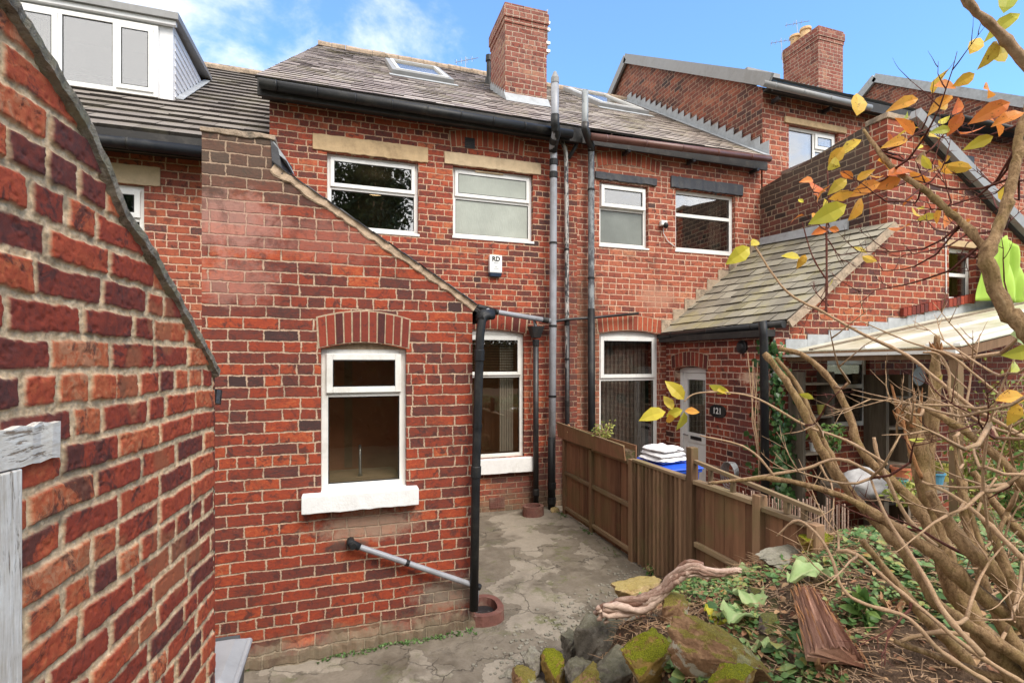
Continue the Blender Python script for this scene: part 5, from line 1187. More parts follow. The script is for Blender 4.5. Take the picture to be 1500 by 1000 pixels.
# folded cloths
wm = plain('white_cotton', (.80,.79,.80), .9, .05, 30, .4)
CT = thing('folded_cloth_stack', 'pile of folded white cloths on the blue bin lid', 'cloth', (3.22, 4.62, 1.03))
for k in range(3):
    m = MB(); n = 18; sx, sy = .36-.03*k, .38-.03*k; cx_, cy_ = 3.20+random.uniform(-.015,.015), 4.60+random.uniform(-.015,.015); z0 = 1.034+.052*k; ang = random.uniform(-.3,.3)
    for i in range(n):
        for j in range(n):
            pass
    X_, Y_ = np.meshgrid(np.linspace(-1,1,n), np.linspace(-1,1,n)); e = np.clip((1-np.maximum(abs(X_),abs(Y_)))*6, 0, 1)**.5
    ztp = z0+.024+e*.024+(fbm(X_+5*k+5,Y_+5,1.7,3,400+k)-.5)*.034; zbt = z0+.024-e*.02
    for zz2 in (ztp, zbt):
        b = len(m.v)
        for i in range(n):
            for j in range(n):
                p = Matrix.Rotation(ang,3,'Z') @ Vector((X_[i,j]*sx/2, Y_[i,j]*sy/2, 0)); m.v.append((cx_+p.x, cy_+p.y, float(zz2[i,j]))); m.r.append(.5)
        for i in range(n-1):
            for j in range(n-1): m.f.append((b+i*n+j,b+i*n+j+1,b+(i+1)*n+j+1,b+(i+1)*n+j)); m.uv.append(None)
    m.build('folded_cloth', wm, CT, smooth=True)

# alarm box
a0, a1, z0, z1 = wx(717,6.75), wx(735,6.75), wz(726,405,6.75), wz(726,374,6.75)
AL = thing('alarm_box', 'white burglar alarm box with black letters and a dark blue base under the bathroom window', 'alarm', ((a0+a1)/2, 6.78, z0))
m = MB(); ym.box(m, a0, a1, z0+.05, z1, .001, .07, .5); m.build('cover', M['upvc'], AL, bevel=.008)
m = MB(); m.hexa([ym.pt(a0+.012,z0,.055),ym.pt(a1-.012,z0,.055),ym.pt(a1-.012,z0,.001),ym.pt(a0+.012,z0,.001),ym.pt(a0,z0+.049,.07),ym.pt(a1,z0+.049,.07),ym.pt(a1,z0+.049,.001),ym.pt(a0,z0+.049,.001)], .5); m.build('base', plain('dark_blue_plastic', (.03,.05,.09), .4), AL, bevel=.006)
c = ym.pt((a0+a1)/2, z1-.055, .0712); text_mesh('lettering', 'RD', .085, M['black_pl'], AL, c, (1,0,0), (0,0,1), .001, .003)
tx = plain('grey_print', (.30,.33,.37), .5)
m = MB(); ca = (a0+a1)/2
for zz3, hw3 in ((z1-.100,.040),(z1-.112,.030),(z1-.160,.020),(z1-.185,.036)): ym.box(m, ca-hw3, ca+hw3, zz3-.003, zz3+.003, .0705, .0715, .5)
m.build('small_print', tx, AL)
# camera with cable
SC = thing('security_camera', 'small white camera with a dark lens and a loose cable between two upstairs windows', 'camera', tuple(onY(972,328,6.78)))
c = onY(972,328,6.76); m = MB(); m.box(c.x-.055,c.x+.055,6.73,6.798,c.z-.03,c.z+.05,.5); m.build('housing', M['upvc'], SC, bevel=.012)
m = MB(); p = c+Vector((.015,-.04,-.045)); m.tube([p+Vector((0,.02,.05)),p+Vector((0,0,.03)),p,p-Vector((0,.004,.03))], [.02,.036,.04,.015], 12, r=.5); m.build('lens_head', M['black_pl'], SC, smooth=True)
m = MB(); m.tube([onY(972,332,6.79), onY(972,342,6.78), onY(978,353,6.785), onY(988,361,6.79)], .006, 6, r=.5); m.build('cable', M['upvc'], SC)
# number plaque 121
pc = onX(1051, 602, XE-.012)
PQ = thing('house_number_plaque', 'black oval plaque reading 121 in white on the brick beside the white door', 'sign', tuple(pc))
m = MB(); n = 28
def oval(o, kx=1, kz=1): return [xe.pt(pc.y+.155*kx*math.copysign(abs(math.cos(2*math.pi*i/n))**.8, math.cos(2*math.pi*i/n)), pc.z+.088*kz*math.copysign(abs(math.sin(2*math.pi*i/n))**.9, math.sin(2*math.pi*i/n)), o) for i in range(n)]
A_, B_ = oval(.002), oval(.018, .97, .95); b = len(m.v); m.v += [tuple(q) for q in A_+B_]; m.r += [.5]*(2*n)
for i in range(n): m.f.append((i, (i+1)%n, n+(i+1)%n, n+i)); m.uv.append(None)
m.f.append(tuple(range(n, 2*n))); m.uv.append(None); m.build('plate', M['black_pl'], PQ)
text_mesh('numerals', '121', .115, M['upvc'], PQ, xe.pt(pc.y, pc.z, .0185), (0,-1,0), (0,0,1), .0015, .002)
# bulkhead light and small round fitting
def round_fitting(name, label, cat, c, nrm, rad, mats, depth=.05):
    t = thing(name, label, cat, tuple(c)); n = Vector(nrm); m = MB()
    m.tube([c, c+n*depth*.5, c+n*depth*.52, c+n*depth], [rad, rad, rad*.82, rad*.62], 20, r=.5); m.build('body', mats[0], t, bevel=.003)
    m = MB(); m.tube([c+n*depth*.99, c+n*depth*1.15, c+n*depth*1.25], [rad*.6, rad*.5, rad*.2], 18, r=.5); m.build('face', mats[1], t); return t
round_fitting('bulkhead_light', 'round dark bulkhead light high on the brick wall right of the white door', 'lamp', onX(1088,508,XE-.001), (-1,0,0), .085, (M['black_iron'], M['black_iron']))
round_fitting('wall_disc', 'small round white fitting on the brick beside the ivy', 'fitting', onY(1134,546,YD-.004), (0,-1,0), .062, (M['upvc'], M['upvc']), .03)
c = onY(1343,551,YD-.25)
t = thing('round_tray', 'large round grey white disc hanging beside the shelves under the translucent roof', 'disc', tuple(c)); m = MB(); m.tube([c, c+Vector((0,-.02,0)), c+Vector((0,-.03,0)), c+Vector((0,-.022,0))], [.105,.118,.112,.09], 26, r=.5); m.build('tray', M['lead'], t)
m = MB(); m.tube([c+Vector((0,0,.10)), c+Vector((0,.02,.32))], .006, 6, r=.5); m.build('hook', M['metal'], t)
# gullies
def gully(px, py, rx, ry, h, label, shape='round', z=0):
    d = ray(px, py); c = CAM+d*((z-CAM.z)/d.z); t = thing('drain_gully', label, 'drain', (c.x, c.y, z)); m = MB(); n = 20
    for k in range(n):
        a0, a1 = 2*math.pi*k/n, 2*math.pi*(k+1)/n; e = 2.6 if shape != 'round' else 1
        def P(a, s_, zz): ca, sa = math.cos(a), math.sin(a); q = 1/max(abs(ca)**e+abs(sa)**e, .01)**(1/e) if e > 1 else 1; return (c.x+rx*s_*ca*q, c.y+ry*s_*sa*q, z+zz)
        m.quad([P(a0,1.0,-.05),P(a1,1.0,-.05),P(a1,.97,h),P(a0,.97,h)],None,.5); m.quad([P(a0,.97,h),P(a1,.97,h),P(a1,.68,h),P(a0,.68,h)],None,.5); m.quad([P(a0,.68,h),P(a1,.68,h),P(a1,.62,-.03),P(a0,.62,-.03)],None,.5)
    m.build('kerb', M['terracotta'], t, smooth=False)
    m = MB(); m.quad([P(2*math.pi*k/n,.66,.008) for k in range(n)],None,.5); m.build('drain_water', M['black_iron'], t); return t
gully(707, 899, .17, .20, .075, 'red brown drain surround at the foot of the kitchen corner downpipe', 'sq')
gully(781, 753, .15, .13, .12, 'small dark clay drain pot under the hopper downpipe')
# ================================================================== VEGETATION, ROCKS
def leafmat(name, stops, trans=.3, rough=.5, spot=None):
    g = G(name); r = g.attr('rnd'); o_ = g.obj(); n_ = g.noise(o_, 40, 4, .7)
    t = g.m('ADD', r, g.m('MULTIPLY', g.m('SUBTRACT', n_, .5), .4), clamp=True); c = g.ramp(t, stops)
    if spot: c = g.mix(g.mapr(g.noise(o_, 90, 3, .8), .60, .66, 0, .8, True), c, spot)
    return g.out(c, rough, n_, .3, .003, spec=.35, trans=trans)
M['leaf_green'] = leafmat('green_leaf', [(0,(.045,.10,.022)),(.5,(.10,.20,.045)),(1,(.22,.32,.08))])
M['leaf_lime'] = leafmat('lime_leaf', [(0,(.12,.17,.03)),(.5,(.26,.31,.06)),(1,(.45,.44,.11))])
M['leaf_mix'] = leafmat('ground_leaf', [(0,(.05,.10,.03)),(.35,(.11,.21,.06)),(.62,(.20,.30,.11)),(.80,(.30,.32,.10)),(.90,(.38,.18,.05)),(1,(.20,.09,.04))], .2)
M['leaf_autumn'] = leafmat('autumn_leaf', [(0,(.72,.17,.05)),(.3,(.80,.29,.05)),(.6,(.82,.45,.06)),(1,(.80,.65,.09))], .35, .45, (.25,.09,.02))
M['leaf_yellow'] = leafmat('yellow_leaf', [(0,(.62,.42,.06)),(.5,(.70,.60,.06)),(1,(.52,.58,.10))], .35, .45)
M['leaf_brown'] = leafmat('dead_leaf', [(0,(.17,.07,.04)),(.5,(.34,.17,.09)),(1,(.55,.36,.19))], .1, .8)
M['ivy'] = leafmat('ivy_leaf', [(0,(.018,.05,.014)),(.5,(.045,.11,.03)),(1,(.11,.20,.06))], .15, .35)
M['pale_leaf'] = leafmat('pale_wilted_leaf', [(0,(.24,.36,.12)),(.6,(.36,.48,.20)),(1,(.50,.55,.28))], .3, .5)
M['dark_tree'] = leafmat('dark_evergreen', [(0,(.012,.024,.008)),(.5,(.03,.05,.014)),(1,(.07,.085,.02))], .1, .7)
def bark(name, stops, sc, green=.0, bs=.9):
    g = G(name); o_ = g.obj(); n_ = g.noise(o_, 1, 6, .75, .8, sc=sc); n2_ = g.noise(o_, 140, 4, .7); n3 = g.noise(o_, 11, 4, .7)
    c = g.ramp(g.m('ADD', g.m('MULTIPLY', n_, .7), g.m('MULTIPLY', n2_, .3)), stops)
    if green: c = g.mix(g.mapr(n3, .46, .64, 0, green, True), c, (.21,.17,.035))
    return g.out(c, .85, g.m('ADD', n_, g.m('MULTIPLY', n2_, .5)), bs, .006, spec=.2)
M['bark'] = bark('shrub_bark', [(.25,(.06,.034,.018)),(.42,(.17,.10,.05)),(.56,(.36,.235,.125)),(.8,(.60,.44,.27))], (42,42,16), .28, 1.0)
M['twig'] = bark('twig_bark', [(.25,(.22,.13,.075)),(.5,(.44,.29,.18)),(.8,(.64,.48,.33))], (90,90,90), .15, .5)
M['twig_red'] = bark('red_twig_bark', [(.25,(.045,.014,.013)),(.5,(.12,.042,.032)),(.8,(.27,.13,.09))], (90,90,90), 0, .4)
M['split_wood'] = bark('split_wood', [(.25,(.16,.06,.03)),(.5,(.42,.20,.09)),(.8,(.66,.42,.22))], (160,160,25), .1)
M['log'] = wood('fibrous_red_log', (.28,.11,.065), (.74,.46,.33), .0, sc=(55,7,20), bump=1.0)
M['drift'] = wood('grey_driftwood', (.22,.12,.085), (.68,.52,.42), .0, sc=(16,40,40), bump=1.0)
def leaf(m, c, size, d=None, n=None, r=None, w=.5, curl=.25):
    """one leaf: pointed blade of six faces folded along its midrib"""
    c = Vector(c); d = (Vector(d) if d is not None else Vector((random.gauss(0,1),random.gauss(0,1),random.gauss(0,1)))).normalized()
    n = Vector(n) if n is not None else Vector((random.gauss(0,1),random.gauss(0,1),random.gauss(0,1)))
    s_ = d.cross(n)
    if s_.length < .01: s_ = d.cross(Vector((.3,.5,1)))
    s_.normalize(); n = s_.cross(d).normalized(); r = random.random() if r is None else r; b = len(m.v)
    prof = [(0,.0),(.22,.36),(.5,.5),(.78,.30),(1,0)]
    mid = [c+d*size*t-n*size*curl*t*t for t, q in prof]
    for k, (t, q) in enumerate(prof):
        m.v.append(tuple(mid[k])); m.r.append(r)
    for sg in (1, -1):
        for k in (1,2,3):
            t, q = prof[k]; m.v.append(tuple(mid[k]+s_*sg*q*w*size+n*q*size*.16)); m.r.append(min(1, max(0, r+random.uniform(-.05,.05))))
    for off in (5, 8):
        F_ = [(b,b+off,b+1),(b+1,b+off,b+off+1,b+2),(b+2,b+off+1,b+off+2,b+3),(b+3,b+off+2,b+4)]
        for f in F_: m.f.append(f if off == 5 else f[::-1]); m.uv.append(None)
def quadleaf(m, c, size, n=None, r=None):
    c = Vector(c); n = Vector(n) if n is not None else Vector((random.gauss(0,1),random.gauss(0,1),random.gauss(0,1)))
    n.normalize(); a = n.cross(Vector((random.gauss(0,1),random.gauss(0,1),random.gauss(0,1)))).normalized(); b_ = n.cross(a)
    r = random.random() if r is None else r
    m.quad([c-a*size*.5, c+b_*size*.32+n*size*.08, c+a*size*.5, c-b_*size*.32+n*size*.08], None, r)

# --- foreground shrub: traced stems, each point (px, py, depth m, width px)
SHB = thing('pruned_shrub', 'large bare pruned shrub with broken stubs and a few orange leaves at the right', 'shrub', (2.3, 1.2, 1.0))
stems = [
 ([(1500,1010,1.75,40),(1440,930,1.8,40),(1392,850,1.85,36),(1372,770,1.9,34),(1352,690,1.93,31),(1341,640,1.95,30),(1331,596,1.96,24)], 'bark'),
 ([(1376,800,1.92,24),(1362,740,1.98,26),(1360,670,2.0,24),(1369,560,2.02,19),(1373,492,2.03,9)], 'bark'),
 ([(1560,960,1.6,34),(1500,914,1.62,32),(1436,872,1.66,30),(1372,814,1.70,25),(1308,770,1.75,19),(1238,728,1.82,13),(1142,702,1.92,10),(1100,702,1.97,8),(1042,707,2.02,6)], 'bark'),
 ([(1560,1020,1.7,28),(1500,968,1.72,27),(1436,926,1.76,25),(1375,885,1.80,22),(1324,808,1.86,20),(1279,760,1.92,19),(1234,705,1.98,18),(1200,655,2.02,17),(1178,604,2.06,15),(1151,558,2.10,13),(1120,517,2.14,10)], 'bark'),
 ([(1372,800,1.84,20),(1337,735,1.90,20),(1266,666,1.98,15),(1247,616,2.02,14),(1223,566,2.06,12),(1182,523,2.10,10),(1141,510,2.14,10)], 'bark'),
 ([(1234,703,2.0,12),(1210,655,2.04,12),(1190,612,2.08,11),(1165,560,2.12,9),(1136,524,2.14,8)], 'bark'),
 ([(1560,770,1.5,18),(1500,709,1.55,17),(1436,647,1.62,15),(1374,607,1.7,13),(1345,592,1.74,10)], 'bark'),
 ([(1570,900,1.55,34),(1500,868,1.6,33),(1430,815,1.66,28),(1385,760,1.72,22),(1362,720,1.76,16)], 'bark'),
 ([(1580,560,1.18,34),(1530,515,1.2,34),(1499,479,1.22,31),(1470,446,1.24,28),(1446,385,1.25,26),(1458,344,1.26,20),(1472,305,1.27,19),(1482,268,1.28,18),(1491,224,1.29,17),(1494,190,1.3,16),(1512,150,1.3,14)], 'bark'),
 ([(1449,372,1.26,17),(1415,332,1.29,14),(1385,306,1.31,13),(1358,281,1.33,12),(1310,248,1.37,10),(1285,218,1.4,8),(1265,190,1.43,5)], 'bark'),
 ([(1392,-30,1.1,12),(1425,12,1.12,14),(1458,42,1.13,17),(1485,72,1.14,19),(1520,110,1.14,20),(1570,160,1.14,21)], 'twig'),
 ([(1560,690,1.6,8),(1500,640,1.64,8),(1430,600,1.7,7.5),(1378,560,1.75,7),(1328,520,1.8,6.5),(1263,489,1.86,6),(1208,458,1.92,5),(1154,428,1.97,4.5),(1112,371,2.02,3.5),(1098,345,2.04,2.5)], 'twig'),
 ([(1210,459,1.92,4.5),(1211,407,1.93,4),(1211,335,1.94,3.5),(1214,299,1.95,3),(1212,250,1.96,2.5)], 'twig_red'),
 ([(1211,410,1.93,3),(1190,375,1.95,2.5),(1175,325,1.97,2)], 'twig_red'),
 ([(1300,680,1.86,6),(1240,645,1.9,5.5),(1180,623,1.95,5),(1110,584,2.0,4),(1065,575,2.03,3.5),(1020,576,2.06,3),(1002,588,2.07,2.5)], 'twig'),
 ([(1290,700,1.9,8),(1230,672,1.95,6),(1180,686,1.98,6),(1110,698,2.02,5),(1038,707,2.06,4)], 'twig'),
 ([(1134,698,2.0,5),(1110,668,2.02,4.5),(1080,650,2.04,4),(1026,638,2.06,3)], 'twig'),
 ([(1450,1000,1.5,10),(1380,955,1.52,9),(1330,905,1.56,8),(1270,885,1.6,7),(1235,862,1.64,6.5),(1210,800,1.7,5.5),(1170,762,1.76,5),(1138,785,1.8,3.5)], 'twig'),
 ([(1500,1000,1.5,9),(1420,950,1.54,9),(1360,900,1.6,8),(1300,850,1.66,7.5),(1255,812,1.7,8),(1225,806,1.74,6)], 'twig'),
 ([(1420,930,1.56,10),(1370,925,1.6,9),(1318,938,1.64,8)], 'twig'),
 ([(1500,640,1.58,7),(1440,620,1.6,6),(1395,585,1.64,5.5),(1390,545,1.66,5),(1376,520,1.68,4.5),(1352,516,1.7,4)], 'twig'),
 ([(1490,900,1.6,12),(1450,830,1.66,11),(1425,760,1.72,9),(1405,700,1.78,7),(1398,640,1.8,5)], 'bark'),
 ([(1470,860,1.66,10),(1460,790,1.7,9),(1490,720,1.74,7),(1520,660,1.76,6)], 'bark'),
 ([(1560,640,1.5,6),(1480,590,1.56,5),(1430,550,1.6,4.5),(1390,520,1.66,4),(1330,500,1.7,3),(1260,470,1.76,2)], 'twig'),
 ([(1372,800,1.8,9),(1330,760,1.84,8),(1290,680,1.88,7),(1280,640,1.9,6)], 'twig'),
 ([(1350,700,1.9,7),(1330,650,1.92,6),(1322,610,1.93,4)], 'split_wood'),
 ([(1440,960,1.4,12),(1385,900,1.46,11),(1352,840,1.52,9),(1300,760,1.6,6),(1275,700,1.66,4)], 'twig'),
 ([(1540,1010,1.9,26),(1478,930,1.95,25),(1440,850,2.0,21),(1418,770,2.05,18),(1408,700,2.08,17)], 'bark'),
 ([(1520,960,1.5,20),(1490,870,1.55,19),(1462,800,1.6,17),(1440,745,1.63,15)], 'bark'),
 ([(1450,1010,2.05,24),(1400,950,2.1,22),(1350,900,2.12,18),(1310,850,2.15,14),(1262,790,2.2,11)], 'bark'),
 ([(1560,840,1.8,20),(1505,790,1.85,19),(1460,742,1.9,15),(1425,690,1.95,13)], 'bark'),
 ([(1500,1000,1.75,16),(1440,985,1.8,14),(1370,960,1.85,12),(1310,938,1.9,9)], 'bark'),
 ([(1500,820,1.5,11),(1440,760,1.56,9),(1395,725,1.62,7),(1350,705,1.68,5)], 'twig'),
 ([(1500,500,1.4,3),(1470,560,1.42,3.5),(1450,620,1.45,4),(1440,700,1.5,5),(1450,790,1.56,6)], 'twig'),
]
PT_ALL = []
def smoothpts(P, k=4):
    out = []
    for i in range(len(P)-1):
        p0 = P[max(i-1,0)]; p1 = P[i]; p2 = P[i+1]; p3 = P[min(i+2,len(P)-1)]
        for j in range(k):
            t = j/k; out.append(tuple(.5*((2*b)+(-a+c)*t+(2*a-5*b+4*c-d)*t*t+(-a+3*b-3*c+d)*t**3) for a,b,c,d in zip(p0,p1,p2,p3)))
    out.append(P[-1]); return out
for pts, mt_ in stems:
    Q = smoothpts(pts, 5); m = MB(); P = []; Rr = []
    for k, q in enumerate(Q):
        z = q[2]; w = max(q[3], 1.2); p = dep(q[0], q[1], z); jj_ = .035*w*z/750
        P.append(p+Vector((random.gauss(0,jj_),random.gauss(0,jj_),random.gauss(0,jj_)))); Rr.append(w/2*z/750*(.74+.05*math.sin(k*1.7)+random.uniform(-.03,.04)+(.20 if k % 9 == 4 else 0)))
    m.tube(P, Rr, 12 if pts[0][3] > 12 else 7, jit=.05); o_ = m.build('stem', M[mt_], SHB, smooth=True); PT_ALL.append((P, Rr, mt_, o_))
# splintered tops
for (px, py, z, up_) in ((1331,598,1.96,(-.1,0,1)),(1373,494,2.03,(0,0,1))):
    m = MB(); c = dep(px, py+14, z)
    for k in range(10 if px < 1350 else 4):
        a = random.uniform(0, 6.28); rr0 = random.uniform(.008,.034) if px < 1350 else .01; b0 = c+Vector((math.cos(a)*rr0, math.sin(a)*rr0, -.03)); t_ = b0+Vector((math.cos(a)*random.uniform(0,.05)-.02, math.sin(a)*.02, random.uniform(.05,.17) if px<1350 else .05))
        m.tube([b0, b0.lerp(t_,.5), t_], [.009,.007,.001], 5, jit=.3)
    m.build('splinters', M['split_wood'], SHB)
# side twigs growing from the stems
tw = {'twig': 0, 'twig_red': 0}
TWP = []
def grow(p, d, L, rad, mt_, depth=0, mbs=None):
    n = 5; pts = [p]; q = d.normalized()
    for k in range(n):
        q = (q+Vector((random.gauss(0,.09),random.gauss(0,.09),random.gauss(.04,.08)))).normalized(); pts.append(pts[-1]+q*L/n)
    mbs.tube(pts, [rad*(1-.75*k/n) for k in range(n+1)], 5, jit=.06); TWP.append((pts[-1], q, rad))
    if depth < 2:
        for k in (2,3,4):
            if random.random() < .75: 
                s_ = q.cross(Vector((random.gauss(0,1),random.gauss(0,1),random.gauss(0,1)))).normalized(); grow(pts[k], q*.7+s_*.75, L*random.uniform(.35,.65), rad*.6, mt_, depth+1, mbs)
fwd = Vector((S, Cc, 0)); rgt = Vector((Cc, -S, 0))
specs = []   # (px,py,z, dir px dx,dy, length px, width px)
for k in range(22):
    t = random.random(); px = 1270+230*t; py = 190+150*random.random()*t+20*t
    specs.append((px, py+random.uniform(-20,90), random.uniform(1.25,1.5), random.uniform(-.9,.5), random.uniform(-1.1,-.1), random.uniform(50,130), random.uniform(1.8,3.4), 'twig_red'))
for k in range(8): specs.append((random.uniform(1330,1480), random.uniform(290,420), random.uniform(1.3,1.5), random.uniform(-.8,.4), random.uniform(-1,.1), random.uniform(50,110), random.uniform(1.6,3), 'twig_red'))
for k in range(26): specs.append((random.uniform(1200,1500), random.uniform(560,900), random.uniform(1.5,1.95), random.uniform(-1.2,-.1), random.uniform(-1.,.2), random.uniform(60,170), random.uniform(2.5,5), random.choice(['twig','twig','twig_red'])))
for k in range(16): specs.append((random.uniform(1400,1520), random.uniform(480,980), random.uniform(1.3,1.8), random.uniform(-.7,.3), random.uniform(-1.3,-.4), random.uniform(90,230), random.uniform(3,7), 'twig'))
for k in range(8): specs.append((1211+random.uniform(-4,4), random.uniform(290,450), 1.94, random.choice([-1,1])*random.uniform(.4,1), -.7, random.uniform(25,60), 2.2, 'twig_red'))
for i, (px, py, z, dx, dy, L, w, mt_) in enumerate(specs):
    # root each twig on the nearest stem point so nothing floats
    tgt = dep(px, py, z); best = min(((p-tgt).length, p, o_) for P, Rr, _, o_ in PT_ALL for p in P[::2]) if False else None
    bp, bo, bd_ = None, None, 9
    for P, Rr, _, o_ in PT_ALL:
        for p in P[::2]:
            dd = (p-tgt).length
            if dd < bd_: bd_, bp, bo = dd, p, o_
    m = MB(); d = rgt*dx-Vector((0,0,1))*dy+fwd*random.uniform(-.4,.4)
    mid = bp.lerp(tgt, .5)+Vector((0,0,-.1*bd_)); Lm = L*z/750; rad = w/2*z/750
    m.tube([bp, mid, tgt], [rad*1.25, rad*1.1, rad], 5)
    grow(tgt, d.normalized()*.6+(tgt-bp).normalized()*(.9 if bd_ > .03 else .1), Lm, rad, mt_, 0, m); m.build('twig', M[mt_], bo, smooth=True)
# leaves: (px, py, z, length px, direction deg on picture, colour)
LV = [(1255,170,1.42,62,80,'a',.75),(1262,205,1.42,50,200,'a',.85),(1236,215,1.4,48,235,'a',.65),(1240,300,1.4,75,205,'y',.6),(1240,262,1.4,44,215,'y',.1),
 (1262,290,1.38,60,245,'a',.55),(1290,268,1.36,55,190,'a',.35),(1300,258,1.36,55,30,'a',.12),(1320,262,1.38,50,200,'a',.25),(1285,235,1.38,55,350,'a',.5),(1330,205,1.36,45,180,'a',.5),
 (1340,235,1.4,60,10,'d',.9),(1360,200,1.38,40,20,'a',.9),(1395,140,1.3,50,200,'a',.45),(1400,128,1.3,55,175,'a',.3),(1428,108,1.28,45,210,'a',.7),(1420,80,1.25,50,60,'a',.8),
 (1460,60,1.15,60,250,'a',.85),(1450,85,1.18,66,20,'y',.3),(1470,20,1.12,62,80,'y',.9),(1495,20,1.12,60,200,'y',.7),(1440,130,1.25,60,15,'a',.4),(1480,150,1.2,65,200,'a',.15),
 (1500,165,1.2,60,190,'a',.3),(1450,175,1.24,60,350,'a',.25),(1410,165,1.3,45,240,'a',.1),(1370,155,1.33,45,10,'a',.7),(1345,145,1.35,50,185,'a',.5),(1455,200,1.25,45,200,'y',.3),
 (1392,190,1.32,35,180,'y',.9),(1300,195,1.4,32,300,'a',.05),(1214,335,1.94,35,190,'a',.1),(1214,335,1.94,26,350,'a',.2),(1172,378,1.96,38,160,'y',.4),(1180,373,1.96,30,240,'a',.6),
 (1098,362,2.02,60,215,'y',.55),(1100,360,2.02,34,40,'y',.35),
 (1002,585,2.07,56,130,'y',.3),(1000,600,2.07,40,200,'y',.5),(975,603,2.07,58,185,'y',.45),(985,600,2.07,38,110,'y',.2),(1002,603,2.07,50,265,'y',.7),(1003,602,2.07,32,5,'a',.5),(980,606,2.07,34,290,'a',.6),(1065,573,2.03,36,170,'y',.6),(1050,572,2.03,34,10,'y',.2),
 (1490,500,1.3,85,20,'p',.7),(1510,510,1.3,60,200,'y',.8),(1500,580,1.4,60,180,'a',.6),(1490,590,1.4,50,250,'a',.7),(1480,545,1.4,55,30,'y',.9)]
m_a, m_y, m_d, m_p = MB(), MB(), MB(), MB()
for px, py, z, L, ang, kind, r in LV:
    a = R(ang); d = rgt*math.cos(a)+Vector((0,0,1))*math.sin(a)+fwd*random.uniform(-.35,.35); n = -fwd+rgt*random.uniform(-.6,.6)+Vector((0,0,random.uniform(-.3,.9)))
    L *= .64; c = dep(px, py, z); leaf({'a': m_a, 'y': m_y, 'd': m_d, 'p': m_p}[kind], c, L*z/750, d, n, r, .62, random.uniform(.2,.75))
for (p, q, rad) in TWP:
    if p.z > 2.45 and random.random() < .10: leaf(m_a, p, random.uniform(.035,.07), q+Vector((0,0,-.6)), None, random.random(), .55, .6)
    elif random.random() < .02: leaf(m_y, p, random.uniform(.03,.05), q, None, None, .5)
for m, nm, mt_ in ((m_a,'orange_leaves','leaf_autumn'),(m_y,'yellow_leaves','leaf_yellow'),(m_d,'dry_leaves','leaf_brown'),(m_p,'green_leaves','pale_leaf')):
    m.build(nm, M[mt_], SHB)

# --- rocks
def rockmat(name, c1, c2, moss=.0, mc=(.22,.24,.02), lich=0):
    g = G(name); o_ = g.obj(); n_ = g.noise(o_, 9, 6, .72, .7); n2_ = g.noise(o_, 55, 5, .75); n3 = g.noise(o_, 6.5, 5, .75)
    c = g.mix(g.mapr(n_, .32, .68), c1, c2); c = g.mix(g.mapr(n2_, .5, .7, 0, .5), c, tuple(q*.4 for q in c1))
    nz_ = g.sep(g.n('ShaderNodeNewGeometry').outputs['Normal'])[2]; h = g.m('ADD', n_, g.m('MULTIPLY', n2_, .5)); rough = .85
    if lich: c = g.mix(g.mapr(g.noise(o_, 5, 5, .75), .57, .62, 0, lich, True), c, (.50,.48,.40))
    if moss:
        mk = g.m('MULTIPLY', g.mapr(g.m('ADD', g.m('MULTIPLY', nz_, .45), n3), .62, .78, 0, 1, True), moss)
        mn = g.noise(o_, 190, 4, .8); c = g.mix(mk, c, g.mix(g.mapr(mn, .35, .65), tuple(q*.3 for q in mc), tuple(q*1.55 for q in mc))); h = g.m('ADD', h, g.m('MULTIPLY', g.m('MULTIPLY', mn, mk), 1.8))
    return g.out(c, rough, h, 1.0, .012, spec=.3)
RM = {'sand': rockmat('yellow_sandstone', (.40,.27,.12), (.62,.47,.27), .45, (.30,.26,.04)),
      'grey': rockmat('dark_grey_stone', (.085,.075,.062), (.26,.235,.195), .25, (.12,.13,.03), .3),
      'lgrey': rockmat('grey_stone', (.18,.165,.14), (.34,.31,.27), .1),
      'brown': rockmat('brown_stone', (.17,.085,.045), (.42,.26,.15), .55, (.24,.25,.015), .9),
      'moss': rockmat('mossy_stone', (.20,.13,.04), (.40,.25,.07), 1.0, (.30,.31,.015), .5),
      'dark': rockmat('small_dark_stone', (.045,.035,.035), (.16,.12,.11), .6, (.20,.21,.03))}
